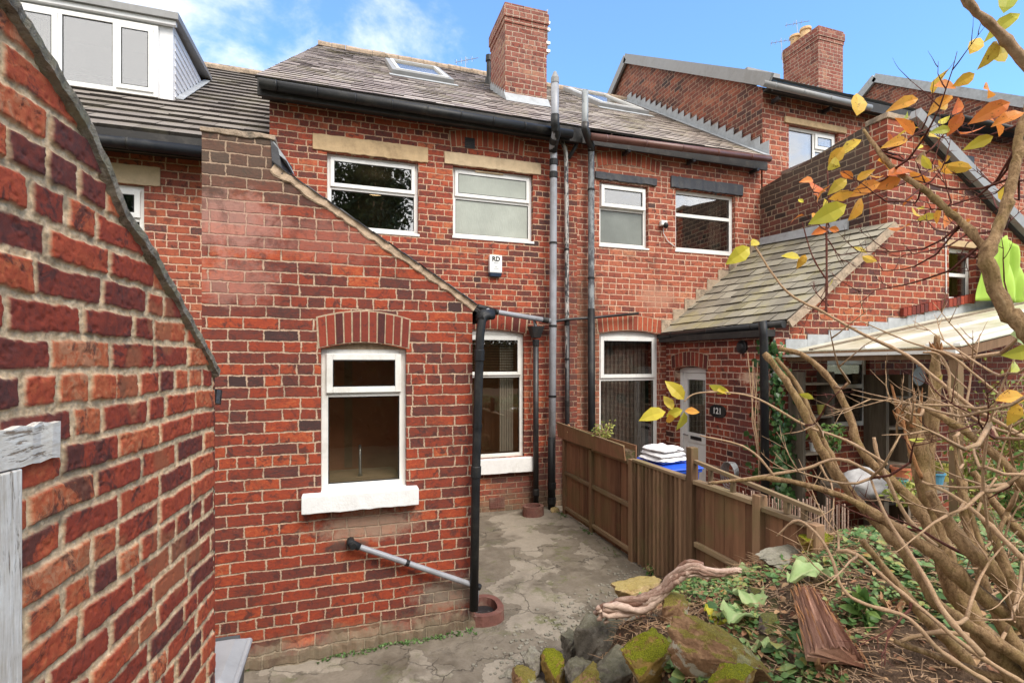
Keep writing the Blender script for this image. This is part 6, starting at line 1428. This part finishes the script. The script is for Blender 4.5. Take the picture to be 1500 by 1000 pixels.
def rock(px, py, size, mat, label, rz=0, seed=0, sink=.35, tilt=(0,0), z=None, cuts=11, pos=None):
    rs = random.Random(seed); p = hit(px, py) if z is None else dep(px, py, z)
    if pos is not None: p = Vector(pos)
    bm = bmesh.new(); bmesh.ops.create_icosphere(bm, subdivisions=5, radius=1.0)
    pl_ = []
    for k in range(cuts):
        a = 2*math.pi*k/cuts+rs.uniform(-.3,.3); el = rs.uniform(-.5,.9); pl_.append((Vector((math.cos(a)*math.cos(el), math.sin(a)*math.cos(el), math.sin(el))), rs.uniform(.45,.74)))
    pl_.append((Vector((rs.uniform(-.2,.2), rs.uniform(-.2,.2), 1)).normalized(), rs.uniform(.5,.7)))
    rot = Matrix.Rotation(rz,3,'Z') @ Matrix.Rotation(tilt[0],3,'X') @ Matrix.Rotation(tilt[1],3,'Y')
    for v in bm.verts:
        q = v.co.copy()
        for n, dd in pl_:
            e = q.dot(n)-dd
            if e > 0: q -= n*e*.90
        f = 1+(float(vnoise(np.array(q.x*2.3+seed+9.), np.array(q.y*2.3+q.z*3.1+20), 11))-.5)*.10+(float(vnoise(np.array(q.x*9+seed+9.), np.array(q.y*9+q.z*7+40), 12))-.5)*.15+(float(vnoise(np.array(q.x*22+seed+9.), np.array(q.y*22+q.z*19+60), 13))-.5)*.05
        q = q*f; v.co = rot @ Vector((q.x*size[0], q.y*size[1], q.z*size[2]))
    me = bpy.data.meshes.new('rock'); bm.to_mesh(me); bm.free(); me.polygons.foreach_set('use_smooth', [True]*len(me.polygons)); me.materials.append(RM[mat])
    try: me.set_sharp_from_angle(angle=R(60))
    except Exception: pass
    o = bpy.data.objects.new('rock', me); COL.objects.link(o); o.location = p+Vector((0,0,size[2]*(.5-sink))); tag(o, label, 'rock', 'rocks edging the planted bank'); return o
rock(938,868,(0.298,0.185,0.156),'sand','flat topped yellow sandstone block under the end of the driftwood branch',.2,1,z=4.05)
rock(880,945,(0.270,0.227,0.284),'grey','tall dark grey rock at the yard edge of the bank',.4,2,z=3.42)
rock(928,925,(0.185,0.156,0.185),'lgrey','smooth lighter grey stone beside the tall dark grey rock',.1,3,z=3.45)
rock(988,897,(.15,.12,.14),'brown','squarish brown rock with a moss cap just below the driftwood branch',.6,4,z=3.1,tilt=(.2,.2))
rock(952,968,(.23,.19,.19),'moss','rock thickly covered in bright yellow green moss at the bottom of the picture',.2,5,z=2.72)
rock(1052,968,(.34,.12,.17),'brown','long slanting brown rock with white lichen and a mossy ridge',-.75,6,z=2.45,tilt=(.15,.32))
rock(905,985,(0.227,0.185,0.156),'grey','low dark rock at the very bottom between the tall grey and the mossy rock',.3,7,z=3.0)
rock(779,968,(0.099,0.085,0.121),'lgrey','small upright grey brown stone at the left end of the rocks',.5,8,z=3.4)
rock(812,985,(0.135,0.114,0.142),'moss','small yellow mossy stone second from the left end of the rocks',.9,9,z=3.35)
rock(768,1000,(0.121,0.099,0.099),'brown','small brown stone lowest at the left end of the rocks',.2,10,z=3.25)
rock(848,992,(0.142,0.128,0.142),'grey','rough grey green stone in front of the tall dark grey rock',1.2,11,z=3.25)
rock(1126,918,(0.106,0.085,0.085),'dark','small dark speckled stone left of the red log',.3,12)
rock(1150,815,(0.312,0.142,0.071),'lgrey','long low pale stone at the foot of the last fence panel',.1,13)
rock(1200,797,(0.213,0.128,0.085),'moss','low yellow mossy stone behind the long pale stone',.2,14)
rock(1108,872,(0.085,0.071,0.057),'dark','small dark stone under the pale green leaves',.5,15)
rock(808,754,(.10,.055,.05),'sand','small broken cream stone at the foot of the grey soil pipe',.3,16,z=7.0,pos=(onY(812,752,6.55).x,6.52,.02))
rock(838,950,(.13,.11,.14),'grey','leaning grey slab at the yard side of the tall dark grey rock',.8,21,z=3.55)
rock(868,1002,(.15,.12,.12),'brown','mossy brown rock cut by the bottom edge of the picture',.7,22,z=2.95)
rock(1010,935,(.09,.08,.07),'dark','dark stone wedged above the slanting lichen covered rock',.7,23,z=2.9)
rock(965,915,(.10,.08,.08),'grey','grey stone between the smooth grey stone and the brown moss capped rock',.2,24,z=3.25)
rock(1075,1000,(.14,.10,.10),'moss','mossy lump at the bottom edge below the slanting rock',.2,25,z=2.2)
rock(745,992,(.06,.05,.05),'lgrey','little pale stone lying on the yard at the far left of the rocks',.2,26,z=3.42)
rock(905,905,(.10,.09,.09),'grey','dark stone tucked under the left end of the driftwood',.5,27,z=3.6)
# --- driftwood branch and log
DW = MB(); pts = smoothpts([(880,893,3.2,22),(905,888,3.2,27),(940,884,3.15,27),(968,866,3.1,24),(990,845,3.05,22),(1015,833,3.0,22),(1048,840,2.95,17),(1085,836,2.9,9)], 4)
P = [dep(q[0],q[1],q[2]) for q in pts]
for k in range(13):
    ph = k*2.4; PP = []; RR = []
    for i, (p, q) in enumerate(zip(P, pts)):
        a = ph+i*.13; r0 = q[3]/2*q[2]/750*(.25+.75*((k*37) % 10)/10); PP.append(p+Vector((math.sin(a)*.3, math.cos(a)*.5, math.sin(a)*.9)).normalized()*r0+Vector((random.gauss(0,.002),random.gauss(0,.002),random.gauss(0,.003)))); RR.append(q[3]/2*q[2]/750*random.uniform(.24,.42))
    i0, i1 = (0, len(PP)) if k < 6 else (random.randint(0,8), random.randint(len(PP)-12, len(PP)-1)); DW.tube(PP[i0:i1], RR[i0:i1], 7, jit=.12)
for k in range(9):
    c = P[1]+Vector((random.gauss(0,.02),random.gauss(0,.02),random.gauss(-.012,.018))); DW.tube([c, c+Vector((-.025,random.gauss(0,.01),random.gauss(-.012,.01)))], [.017,.009], 7, jit=.25)
o_ = DW.build('driftwood_branch', M['drift'], smooth=True); tag(o_, 'twisted pale driftwood branch lying across the rocks', 'branch')
LG = thing('split_log', 'short split length of stringy red brown log lying on the bank', 'log', tuple(hit(1205,920)))
A_, B_ = hit(1182,880), hit(1222,985); A_.z += .03; B_.z += .05
d = (B_-A_).normalized(); sd = d.cross(Vector((0,0,1))).normalized(); up = sd.cross(d).normalized(); m = MB(); NS, NL = 44, 26; b0 = 0
for i in range(NL+1):
    t = i/NL; c = A_.lerp(B_, t); w = .068+.045*t; h = .055+.02*t
    for k in range(NS):
        a = math.pi*(k/(NS-1)); rid = 1+.10*math.sin(k*2.9+math.sin(t*5)*1.2)+.07*math.sin(k*6.1+t*4)+random.uniform(-.03,.03)
        m.v.append(tuple(c-sd*math.cos(a)*w*(1+.02*math.sin(k))+up*(math.sin(a)*h*rid+.012*math.sin(k*2.3))+d*random.uniform(-.002,.002)*(1+6*(i in (0,NL))))); m.r.append(k/NS)
for i in range(NL):
    for k in range(NS-1): m.f.append((i*NS+k,i*NS+k+1,(i+1)*NS+k+1,(i+1)*NS+k)); m.uv.append(None)
m.f.append(tuple(range(NS))); m.uv.append(None); m.f.append(tuple(reversed(range(NL*NS,NL*NS+NS)))); m.uv.append(None)
m.build('log_wood', M['log'], LG)
m = MB()
for k in range(46):
    t = random.random(); c = A_.lerp(B_, t); a = random.uniform(.2,2.9); w = .078+.055*t; p = c-sd*math.cos(a)*w+up*math.sin(a)*.062
    m.tube([p-d*random.uniform(.03,.07), p+up*.004, p+d*random.uniform(.03,.09)+up*random.uniform(-.002,.008)], [.002,.004,.001], 4)
m.build('bark_strips', M['split_wood'], LG)

# weeds and moss along the wall foot and the fence foot
m = MB()
for k in range(420):
    if random.random() < .55: t = random.random(); x = kx0+(kx1-kx0)*t; y = YK-.06-abs(random.gauss(0,.03)); z = float(fy(np.array(x),np.array(y)))
    else: y = random.uniform(3.9, 6.6); x = XF_-.05-abs(random.gauss(0,.03)); z = float(fy(np.array(x),np.array(y)))
    if float(vnoise(np.array(x*3+9), np.array(y*3+9), 77)) < .5: continue
    for q in range(3): a = random.uniform(0,6.28); leaf(m, (x,y,z+.004), random.uniform(.012,.03), (math.cos(a),math.sin(a),random.uniform(.2,1.2)), None, random.random()*.6, .5, .3)
m.build('wall_foot_weeds', M['leaf_mix']); bpy.data.objects['wall_foot_weeds']['kind'] = 'stuff'

# --- big wilting leaves on the bank
def bigleaf(px, py, L, W, ang, label, mat='pale_leaf', lift=.03, nn=(0,0,1)):
    p = hit(px, py)+Vector((0,0,lift)); n = 16; k_ = 10; m = MB(); d = Vector((math.cos(ang), math.sin(ang), .05)).normalized(); s_ = d.cross(Vector((0,0,1))).normalized(); sd_ = random.random()*9
    for i in range(n+1):
        t = i/n; w = W*math.sin(math.pi*min(1, t*1.02+.02))**.62*(1-.22*t)
        for j in range(k_+1):
            q = -1+2*j/k_; e = 1+.10*math.sin(t*23+q*3+sd_)*abs(q)
            z = .028*math.sin(t*6+sd_)+.020*math.sin(t*19+q*5)*abs(q)+.05*abs(q)**1.5*W/.1*.5-.09*t*t*L*3*.3-(.004 if abs(q) < .12 else 0)+.006*math.sin(abs(q)*9-t*26)
            m.v.append(tuple(p+d*(t-.5)*L+s_*q*w*e+Vector((0,0,z)))); m.r.append(.35+.4*abs(q)+random.uniform(-.05,.05) if abs(q) > .12 else .95)
    for i in range(n):
        for j in range(k_): b = i*(k_+1)+j; m.f.append((b,b+1,b+k_+2,b+k_+1)); m.uv.append(None)
    o = m.build('wilted_leaf', M[mat], smooth=True); return tag(o, label, 'leaf', 'large wilted leaves on the bank')
bigleaf(1082,848,.27,.10,2.2,'broad pale green leaf at the end of the driftwood branch'); bigleaf(1096,880,.30,.095,1.2,'pale green leaf drooping below the one at the driftwood end')
bigleaf(1090,905,.34,.11,.4,'largest pale green leaf with small holes left of the red log'); bigleaf(1195,866,.34,.085,-.15,'ragged green leaf draped over the top of the red log', lift=.10)
bigleaf(1115,955,.14,.035,-1.0,'small yellowing curled leaf left of the lower end of the log'); bigleaf(1208,985,.11,.04,.5,'crumpled cream leaf at the bottom edge beside the log','leaf_brown')
bigleaf(1048,912,.14,.03,-1.3,'narrow yellow leaf hanging over the soil between rocks','leaf_yellow')
bigleaf(1312,895,.12,.045,-.9,'orange brown dead leaf among the ground cover under the shrub','leaf_brown')

# --- ground cover, litter
m = MB(); k = 0
while k < 8500:
    x, y = random.uniform(1.1, 6.0), random.uniform(.3, 3.6)
    if x > 2.93 and y > 2.95: continue
    cov = float(vnoise(np.array(x*2.6+7), np.array(y*2.6+3), 500)); h = hbf(x, y)
    if h < .05: continue
    dense = .72 if (x > 1.75 and y < 2.0) else (.48 if x > 2.05 else .34)
    if cov > dense+random.uniform(-.12,.12)*1.2: continue
    s_ = random.choice([.014,.02,.026,.032,.04])*random.uniform(.8,1.2)*(1.0 if random.random() < .9 else 1.7); n = Vector((random.gauss(0,.5), random.gauss(-.25,.5), 1))
    for q in range(3):
        a = random.uniform(0,6.28); leaf(m, (x,y,h+random.uniform(.005,.05)), s_, (math.cos(a),math.sin(a),random.uniform(-.2,.5)), n, random.random()*.86, .8, .3)
    k += 1
m.build('ground_cover', M['leaf_mix']); bpy.data.objects['ground_cover']['kind'] = 'stuff'
m = MB()
for k in range(12000):
    x, y = random.uniform(1.2, 4.4), random.uniform(.3, 3.7); h = hbf(x, y)
    if h < .03 or (x > 2.93 and y > 2.95): continue
    a = random.uniform(0,6.28); L = random.uniform(.02,.13); d = Vector((math.cos(a),math.sin(a),random.uniform(-.12,.22))); p = Vector((x,y,h+random.uniform(.0,.03)))
    m.tube([p, p+d*L*.5+Vector((0,0,random.uniform(-.005,.01))), p+d*L], [.0024,.002,.001], 3, cap=False)
m.build('twig_litter', M['twig']); bpy.data.objects['twig_litter']['kind'] = 'stuff'
m = MB()
for k in range(4200):
    x, y = random.uniform(1.1, 4.5), 3.6-3.2*random.random()**.8; h = hbf(x, y)
    if h < .03: continue
    a = random.uniform(0,6.28); leaf(m, (x,y,h+random.uniform(.003,.03)), random.uniform(.015,.055), (math.cos(a),math.sin(a),random.uniform(-.3,.3)), (random.gauss(0,.4),random.gauss(0,.4),1), None, .6, .4)
m.build('leaf_litter', M['leaf_brown']); bpy.data.objects['leaf_litter']['kind'] = 'stuff'
m = MB()   # crumbs on the yard by the rocks and house foot
for k in range(420):
    t = random.random(); x = 1.0+1.9*t+random.gauss(0,.12); y = 3.15+1.25*t+random.gauss(0,.14)+.1; z = float(fy(np.array(x), np.array(y)))
    s_ = random.uniform(.004,.013); m.box(x-s_,x+s_,y-s_,y+s_,z-.002,z+s_*.9)
m.build('stone_crumbs', RM['lgrey']); bpy.data.objects['stone_crumbs']['kind'] = 'stuff'

def clump(name, label, cat, c, n, rad, size, mat, up=1.0, stems=6, stemmat='twig', group=None, L=None, w=.5, sph=True):
    t = thing(name, label, cat, c, group); m = MB(); s_ = MB(); c = Vector(c)
    cs = []
    for k in range(stems):
        a = random.uniform(0,6.28); q = c+Vector((math.cos(a)*rad[0]*random.random(), math.sin(a)*rad[1]*random.random(), rad[2]*random.uniform(.8,2)))
        s_.tube([c, c.lerp(q,.5)+Vector((random.gauss(0,.02),random.gauss(0,.02),.02)), q], [.006,.004,.002], 5); cs.append(q)
    for k in range(n):
        q = random.choice(cs); b_ = c.lerp(q, random.uniform(.25,1.05)); p = b_+Vector((random.gauss(0,rad[0]*.28),random.gauss(0,rad[1]*.28),random.gauss(0,rad[2]*.22)))
        leaf(m, p, size*random.uniform(.6,1.3), None, (random.gauss(0,.7),random.gauss(-.3,.7),1), None, w, .3)
    m.build('foliage', M[mat], t); s_.build('stem', M[stemmat], t); return t
def at_(px, py, Y, dz=0): p = onY(px, py, Y); return (p.x, p.y, p.z+dz)
# plant in fence trough
px_ = onX(883,640,XF_); clump('potted_herb', 'small bright green herb growing in the wooden trough on the fence', 'plant', (XF_,px_.y,1.12), 260, (.12,.12,.12), .035, 'leaf_lime', stems=22)
clump('trailing_plant', 'thin reddish trailing plant at the house end of the wooden trough', 'plant', (XF_-.03,fY_(845),1.12), 40, (.10,.2,.06), .03, 'leaf_brown', stems=14, stemmat='twig_red')
clump('fern_tuft', 'tuft of yellow green fern at the end of the fence', 'plant', tuple(hit(1212,775)), 420, (.16,.14,.12), .045, 'leaf_lime', stems=26, stemmat='twig_red')
clump('weed_tuft', 'small leafy weed growing between the yard and the fence foot', 'plant', (onZ_.x, onZ_.y, 0) if (onZ_ := (CAM+ray(952,838)*(-2.06/ray(952,838).z))) else None, 60, (.10,.05,.05), .03, 'leaf_green', stems=9)
clump('weed_tuft', 'pale weed standing against the fence post behind the bank', 'plant', tuple(hit(1108,815)), 60, (.05,.05,.10), .035, 'leaf_lime', stems=7)
clump('primula_plant', 'bright green upright primula leaves beside the red log', 'plant', tuple(hit(1262,905)), 70, (.06,.06,.05), .08, 'leaf_green', stems=10)
for k, (px, py, Y, n, rd, mt_, lb) in enumerate([
  (1440,690,2.9,900,(.45,.25,.38),'leaf_lime','yellow green bush just right of the tall broken stub'),
  (1500,620,2.7,700,(.30,.25,.38),'leaf_lime','leafy bush at the right edge behind the shrub stems'),
  (1330,720,2.85,260,(.22,.12,.10),'leaf_lime','low yellowing plant behind the lower shrub stems'),
  (1490,760,2.3,500,(.25,.2,.25),'leaf_green','green undergrowth at the right edge below the yellow bush')]):
    p = onY(px, py, Y); clump('garden_bush', lb, 'bush', (p.x, p.y, max(hbf(p.x,p.y), p.z-rd[2])), n, rd, .045, mt_, stems=30, w=.5)
# ivy on the corner of the lean-to
IV = thing('ivy', 'dark green ivy climbing the black pipe at the corner of the lean-to', 'climber', (XE, YD, 0)); m = MB()
def ivy_at(px, py): return onY(px, py, YD-.05)
for k in range(1500):
    t = random.random(); py = 478+260*t; wdt = 12+38*t+8*math.sin(py*.05); px = 1122+random.gauss(0, wdt*.48)+16*t; Y = YD-.03-random.random()*.14
    if random.random() < .25 and px < 1125: p = onX(max(px,1085), py, XE-.03-random.random()*.05)
    else: p = onY(px, py, Y)
    if p.z < .0 or p.x < XE-.12: continue
    leaf(m, p, random.uniform(.035,.08), (random.gauss(0,.5),random.gauss(-.2,.3),-.8), (random.gauss(-.2,.5),-1,random.gauss(.4,.4)), None, .95, .2)
m.build('foliage', M['ivy'], IV); m = MB()
for k in range(9): a = ivy_at(1118+random.uniform(-8,14), 700); b = ivy_at(1115+random.uniform(-25,25), 490+random.uniform(0,80)); m.tube([a, a.lerp(b,.5)+Vector((random.gauss(0,.05),0,0)), b], .006, 5)
m.build('stem', M['twig'], IV)
pipe(HC, [onY(1119,470,YD-.10)+Vector((-.02,0,0)), onY(1119,500,YD-.10), onY(1121,740,YD-.10)], .045, 'black_pl', name='downpipe', label='black downpipe half hidden by ivy')
# trees behind the viewer, mirrored in the windows
def tree(loc, h, r, label, kind='dark_tree', n=7500):
    t = thing('tree', label, 'tree', loc, 'trees standing behind the viewer'); m = MB(); L = Vector(loc)
    m.tube([L, L+Vector((.1,0,h*.3)), L+Vector((-.1,.1,h*.7))], [.22,.17,.06], 8)
    cs = [L+Vector((random.gauss(0,r*.45), random.gauss(0,r*.45), h*random.uniform(.35,.92))) for k in range(34)]
    for c in cs[:14]: m.tube([L+Vector((0,0,h*.35)), (L+Vector((0,0,h*.45))).lerp(c,.5), c], [.09,.05,.02], 5)
    m.build('trunk', M['twig'], t); f = MB()
    if h > 11.4: n = 22000
    for k in range(n):
        c = random.choice(cs); v = Vector((random.gauss(0,1),random.gauss(0,1),random.gauss(0,1))).normalized()*r*.42*random.random()**.4; quadleaf(f, c+v, random.uniform(.12,.26))
    f.build('crown', M[kind], t)
for k, (x, y, h, r, lb) in enumerate([(-7,-9,10.5,2.6,'tall dark evergreen behind the viewer at the left'),(-3,-11,11.0,2.8,'tallest dark evergreen behind the viewer'),(1.0,-9.5,11.5,2.9,'dark evergreen directly behind the viewer'),(5.5,-10,8.2,2.6,'dark evergreen behind the viewer towards the right'),(10,-9,7.2,2.8,'low dark evergreen behind the viewer at the far right')]): tree((x,y,-.1), h, r, lb)
# garden wall behind viewer that the ground floor glass mirrors
bw = thing('garden_hedge', 'dense dark hedge closing the garden behind the viewer', 'hedge', (0,-5.5,0)); m = MB()
for k in range(5200): quadleaf(m, (random.uniform(-9,12), -5.6+random.gauss(0,.35), random.uniform(0,3.0)), random.uniform(.10,.28))
m.build('foliage', M['dark_tree'], bw); m = MB(); m.box(-9,12,-5.75,-5.5,-.1,2.7,.3); m.build('hedge_core', M['dark_tree'], bw)

# --- things under the translucent roof
TB = thing('work_table', 'low wooden table cluttered with pots under the translucent roof', 'table', (5.6,3.8,0)); m = MB(); m.box(4.95,6.5,3.55,4.25,.74,.78); m.build('table_top', M['old_wood'], TB)
for x in (5.0,6.42):
    for y in (3.6,4.18): m = MB(); m.box(x-.03,x+.03,y-.03,y+.03,0,.739); m.build('leg', M['old_wood'], TB)
SF = thing('shelf_unit', 'open brown wooden shelves standing against the brick wall beside the small window', 'shelf', (7.4,4.5,0))
s0, s1 = wx(1282,YD-.15), wx(1345,YD-.15)
for x in (s0, (s0+s1)/2, s1): m = MB(); m.box(x-.025,x+.025,YD-.30,YD-.02,0,wz(1300,548,YD)); m.build('upright', M['old_wood'], SF)
for z in (.35,.8,1.25,1.62): m = MB(); m.box(s0+.026,(s0+s1)/2-.026,YD-.30,YD-.02,z,z+.03); m.box((s0+s1)/2+.026,s1-.026,YD-.30,YD-.02,z,z+.03); m.build('shelf', M['old_wood'], SF)
SL = thing('wooden_rack', 'weathered wooden wall rack with small jars left of the little window', 'rack', (5.4,4.5,0)); s0, s1 = wx(1165,YD-.1), wx(1207,YD-.1)
for x in (s0,s1): m = MB(); m.box(x-.02,x+.02,YD-.22,YD-.02,0,1.95); m.build('upright', M['old_wood'], SL)
for z in (1.0,1.42,1.80): m = MB(); m.box(s0+.021,s1-.021,YD-.22,YD-.02,z,z+.025); m.build('shelf', M['old_wood'], SL)
cols = [((.60,.20,.10),'terracotta'),((.75,.75,.74),'white'),((.10,.30,.45),'blue'),((.55,.50,.12),'mustard'),((.12,.40,.38),'teal'),((.35,.08,.07),'dark red')]
def pot(c, r, h, col, label):
    t = thing('plant_pot', label, 'pot', c, 'pots and jars under the translucent roof'); m = MB(); x,y,z = c
    m.tube([(x,y,z),(x,y,z+h*.85),(x,y,z+h*.86),(x,y,z+h)], [r*.72,r*.96,r*1.08,r*1.06], 16, r=.5); m.build('body', plain('pot_glaze', col, .5, .1, 20), t)
    m = MB(); m.tube([(x,y,z+h*.99),(x,y,z+h*1.004)], [r*.9,r*.9], 16, r=.5); m.build('soil', M['soil'], t)
for k, (x, y, z, r, h, ci, wh) in enumerate([(5.15,3.75,.78,.09,.16,1,'white pot at the left end of the cluttered table'),(5.38,3.70,.78,.07,.10,4,'teal pot next to the white pot on the table'),(5.62,3.85,.78,.10,.18,0,'terracotta pot in the middle of the cluttered table'),
    (5.90,3.7,.78,.08,.13,2,'blue pot right of the middle of the cluttered table'),(6.2,3.8,.78,.09,.20,3,'mustard pot at the right end of the cluttered table'),
    (5.22,4.58,1.025,.04,.10,1,'small white jar on the bottom shelf of the wall rack'),(5.34,4.58,1.445,.04,.12,3,'small mustard jar on the middle shelf of the wall rack'),(6.75,4.55,1.28,.06,.16,3,'mustard jar on the third shelf of the open shelves'),(6.95,4.55,.83,.06,.15,5,'dark red jar on the second shelf of the open shelves'),(7.35,4.55,1.28,.06,.12,0,'terracotta jar on the right side of the open shelves')]):
    pot((x,y,z), r, h, cols[ci][0], wh)
clump('potted_plant', 'leafy green plant on the left of the cluttered table', 'plant', at_(1212,660,3.9), 240, (.16,.12,.14), .06, 'leaf_green', stems=14)
m = MB(); c = Vector(at_(1262,680,3.65)); n = 18
BG_ = thing('grey_sack', 'lumpy pale grey sack lying on the cluttered table', 'sack', (c.x,c.y,.78))
for i in range(n+1):
    for j in range(n):
        th_, ph = math.pi*i/n, 2*math.pi*j/n; f = 1+(float(vnoise(np.array(3+math.cos(ph)*math.sin(th_)*2.2+5), np.array(3+math.sin(ph)*2+math.cos(th_)*2), 71))-.5)*.5
        m.v.append((c.x+.22*f*math.sin(th_)*math.cos(ph), c.y+.15*f*math.sin(th_)*math.sin(ph), .90+.13*f*math.cos(th_))); m.r.append(.5)
for i in range(n):
    for j in range(n): m.f.append((i*n+j, i*n+(j+1)%n, (i+1)*n+(j+1)%n, (i+1)*n+j)); m.uv.append(None)
m.build('sack_cloth', plain('grey_cloth', (.46,.45,.45), .9, .25, 9, .5), BG_, smooth=True)
# bamboo screen, hose
m = MB()
for i in range(46):
    y = 3.35-.011*i; x = 3.05+.012*i+random.uniform(-.003,.003); m.tube([(x,y+random.uniform(-.003,.003),.0),(x+random.uniform(-.01,.01),y,1.0+random.uniform(-.04,.04))], .0055, 5)
tag(m.build('bamboo_screen', M['drift']), 'split bamboo screen standing behind the nearest fence panels', 'screen')
m = MB(); c = onX(1074,690,4.55)
for k in range(5):
    r = .11+.012*k; m.tube([c+Vector((-.02*k, math.cos(2*math.pi*i/22)*r*.8, math.sin(2*math.pi*i/22)*r-.01*k)) for i in range(23)], .009, 6)
tag(m.build('garden_hose', M['metal']), 'coiled grey garden hose hanging on the brick wall below the plaque', 'hose')
# lime green hooded cover
m = MB(); n, k_ = 26, 16; Yg = YD-.10; xa, xb = wx(1423,Yg), wx(1493,Yg); za, zb2 = wz(1455,432,Yg)-.1, wz(1460,348,Yg)
for i in range(n+1):
    u = -1+2*i/n
    for j in range(k_+1):
        v = j/k_; wd_ = .30+.70*(1-v)**.55 if v > .0 else 1; zt = zb2-(abs(u)**1.6)*.30*(1-.0)
        x = (xa+xb)/2+(xb-xa)/2*u*(1-.32*v**1.2); z = za+(zt-za)*v; o_ = .07+.045*math.sin(u*9+v*3)+.02*math.sin(u*21-v*5)+.05*math.cos(u*1.4)*(1-.5*v)
        m.v.append((x, Yg-o_, z)); m.r.append(.5)
for i in range(n):
    for j in range(k_): b = i*(k_+1)+j; m.f.append((b,b+1,b+k_+2,b+k_+1)); m.uv.append(None)
o_ = m.build('lime_cover', plain('lime_green_fabric', (.34,.52,.08), .8, .06, 8), smooth=True); sm = o_.modifiers.new('s','SOLIDIFY'); sm.thickness = .006
tag(o_, 'bright lime green cloth cover hanging on the brick wall beside the small upper window', 'cover')
# ------------------------------------------------------------------ camera, light, sky
cd = bpy.data.cameras.new('camera'); co = bpy.data.objects.new('camera', cd); COL.objects.link(co)
cd.sensor_width = 36; cd.lens = 18.0; cd.shift_y = (HY-500)/1500.0; cd.clip_end = 2000; cd.clip_start = .05
fw_ = Vector((S, Cc, 0)); co.location = CAM; co.rotation_euler = fw_.to_track_quat('-Z', 'Y').to_euler()
scene.camera = co
SUN_EL, SUN_AZ = R(50), R(162)     # azimuth clockwise from +Y
w = bpy.data.worlds.new('World'); scene.world = w; w.use_nodes = True; nt = w.node_tree; nt.nodes.clear()
class WG(G):
    def __init__(s, nt): s.nt = nt; s.L = nt.links.new
g = WG(nt)
sky = g.n('ShaderNodeTexSky', sky_type='NISHITA'); sky.sun_disc = False; sky.sun_elevation = SUN_EL; sky.sun_rotation = SUN_AZ
sky.air_density = 1.0; sky.dust_density = .6; sky.ozone_density = 2.0
tc = g.n('ShaderNodeTexCoord').outputs['Generated']; x, y, z = g.sep(tc)
zz = g.m('MAXIMUM', z, .04); cv = g.comb(g.m('DIVIDE', x, g.m('ADD', zz, .35)), g.m('DIVIDE', y, g.m('ADD', zz, .35)), 0.0)
n1 = g.noise(cv, 1.25, 8, .62, .35); n2 = g.noise(cv, 4.5, 6, .65, .3)
# more cloud to the left and behind, clear to the right
bias = g.m('ADD', g.m('MULTIPLY', x, -.30), g.m('MULTIPLY', y, -.22))
t = g.m('ADD', g.m('ADD', g.m('MULTIPLY', n1, .75), g.m('MULTIPLY', n2, .25)), bias)
cl = g.mapr(t, .29, .48, 0, 1, True)
tint = g.mix(.06, g.mix(1.0, sky.outputs[0], (.66, 1.10, 1.42), 'MULTIPLY'), (5.6, 5.7, 5.9))
skyc = g.mix(g.m('MULTIPLY', cl, .93), tint, (6.6, 6.4, 6.1))
bg = g.n('ShaderNodeBackground'); g.L(skyc, bg.inputs[0]); bg.inputs[1].default_value = .14
ow = g.n('ShaderNodeOutputWorld'); g.L(bg.outputs[0], ow.inputs[0])
sd = bpy.data.lights.new('sun', 'SUN'); sd.energy = 2.2; sd.angle = R(35); sd.color = (1, .93, .84)
so = bpy.data.objects.new('sun', sd); COL.objects.link(so)
dirs = Vector((math.sin(SUN_AZ)*math.cos(SUN_EL), math.cos(SUN_AZ)*math.cos(SUN_EL), math.sin(SUN_EL)))
so.rotation_euler = dirs.to_track_quat('Z', 'Y').to_euler(); so.location = (0, -5, 12)
scene.view_settings.view_transform = 'Standard'; scene.view_settings.look = 'None'; scene.view_settings.exposure = .98; scene.view_settings.gamma = 1
scene.render.engine = 'CYCLES'; scene.cycles.max_bounces = 6; scene.cycles.transparent_max_bounces = 12
scene.cycles.caustics_reflective = False; scene.cycles.caustics_refractive = False
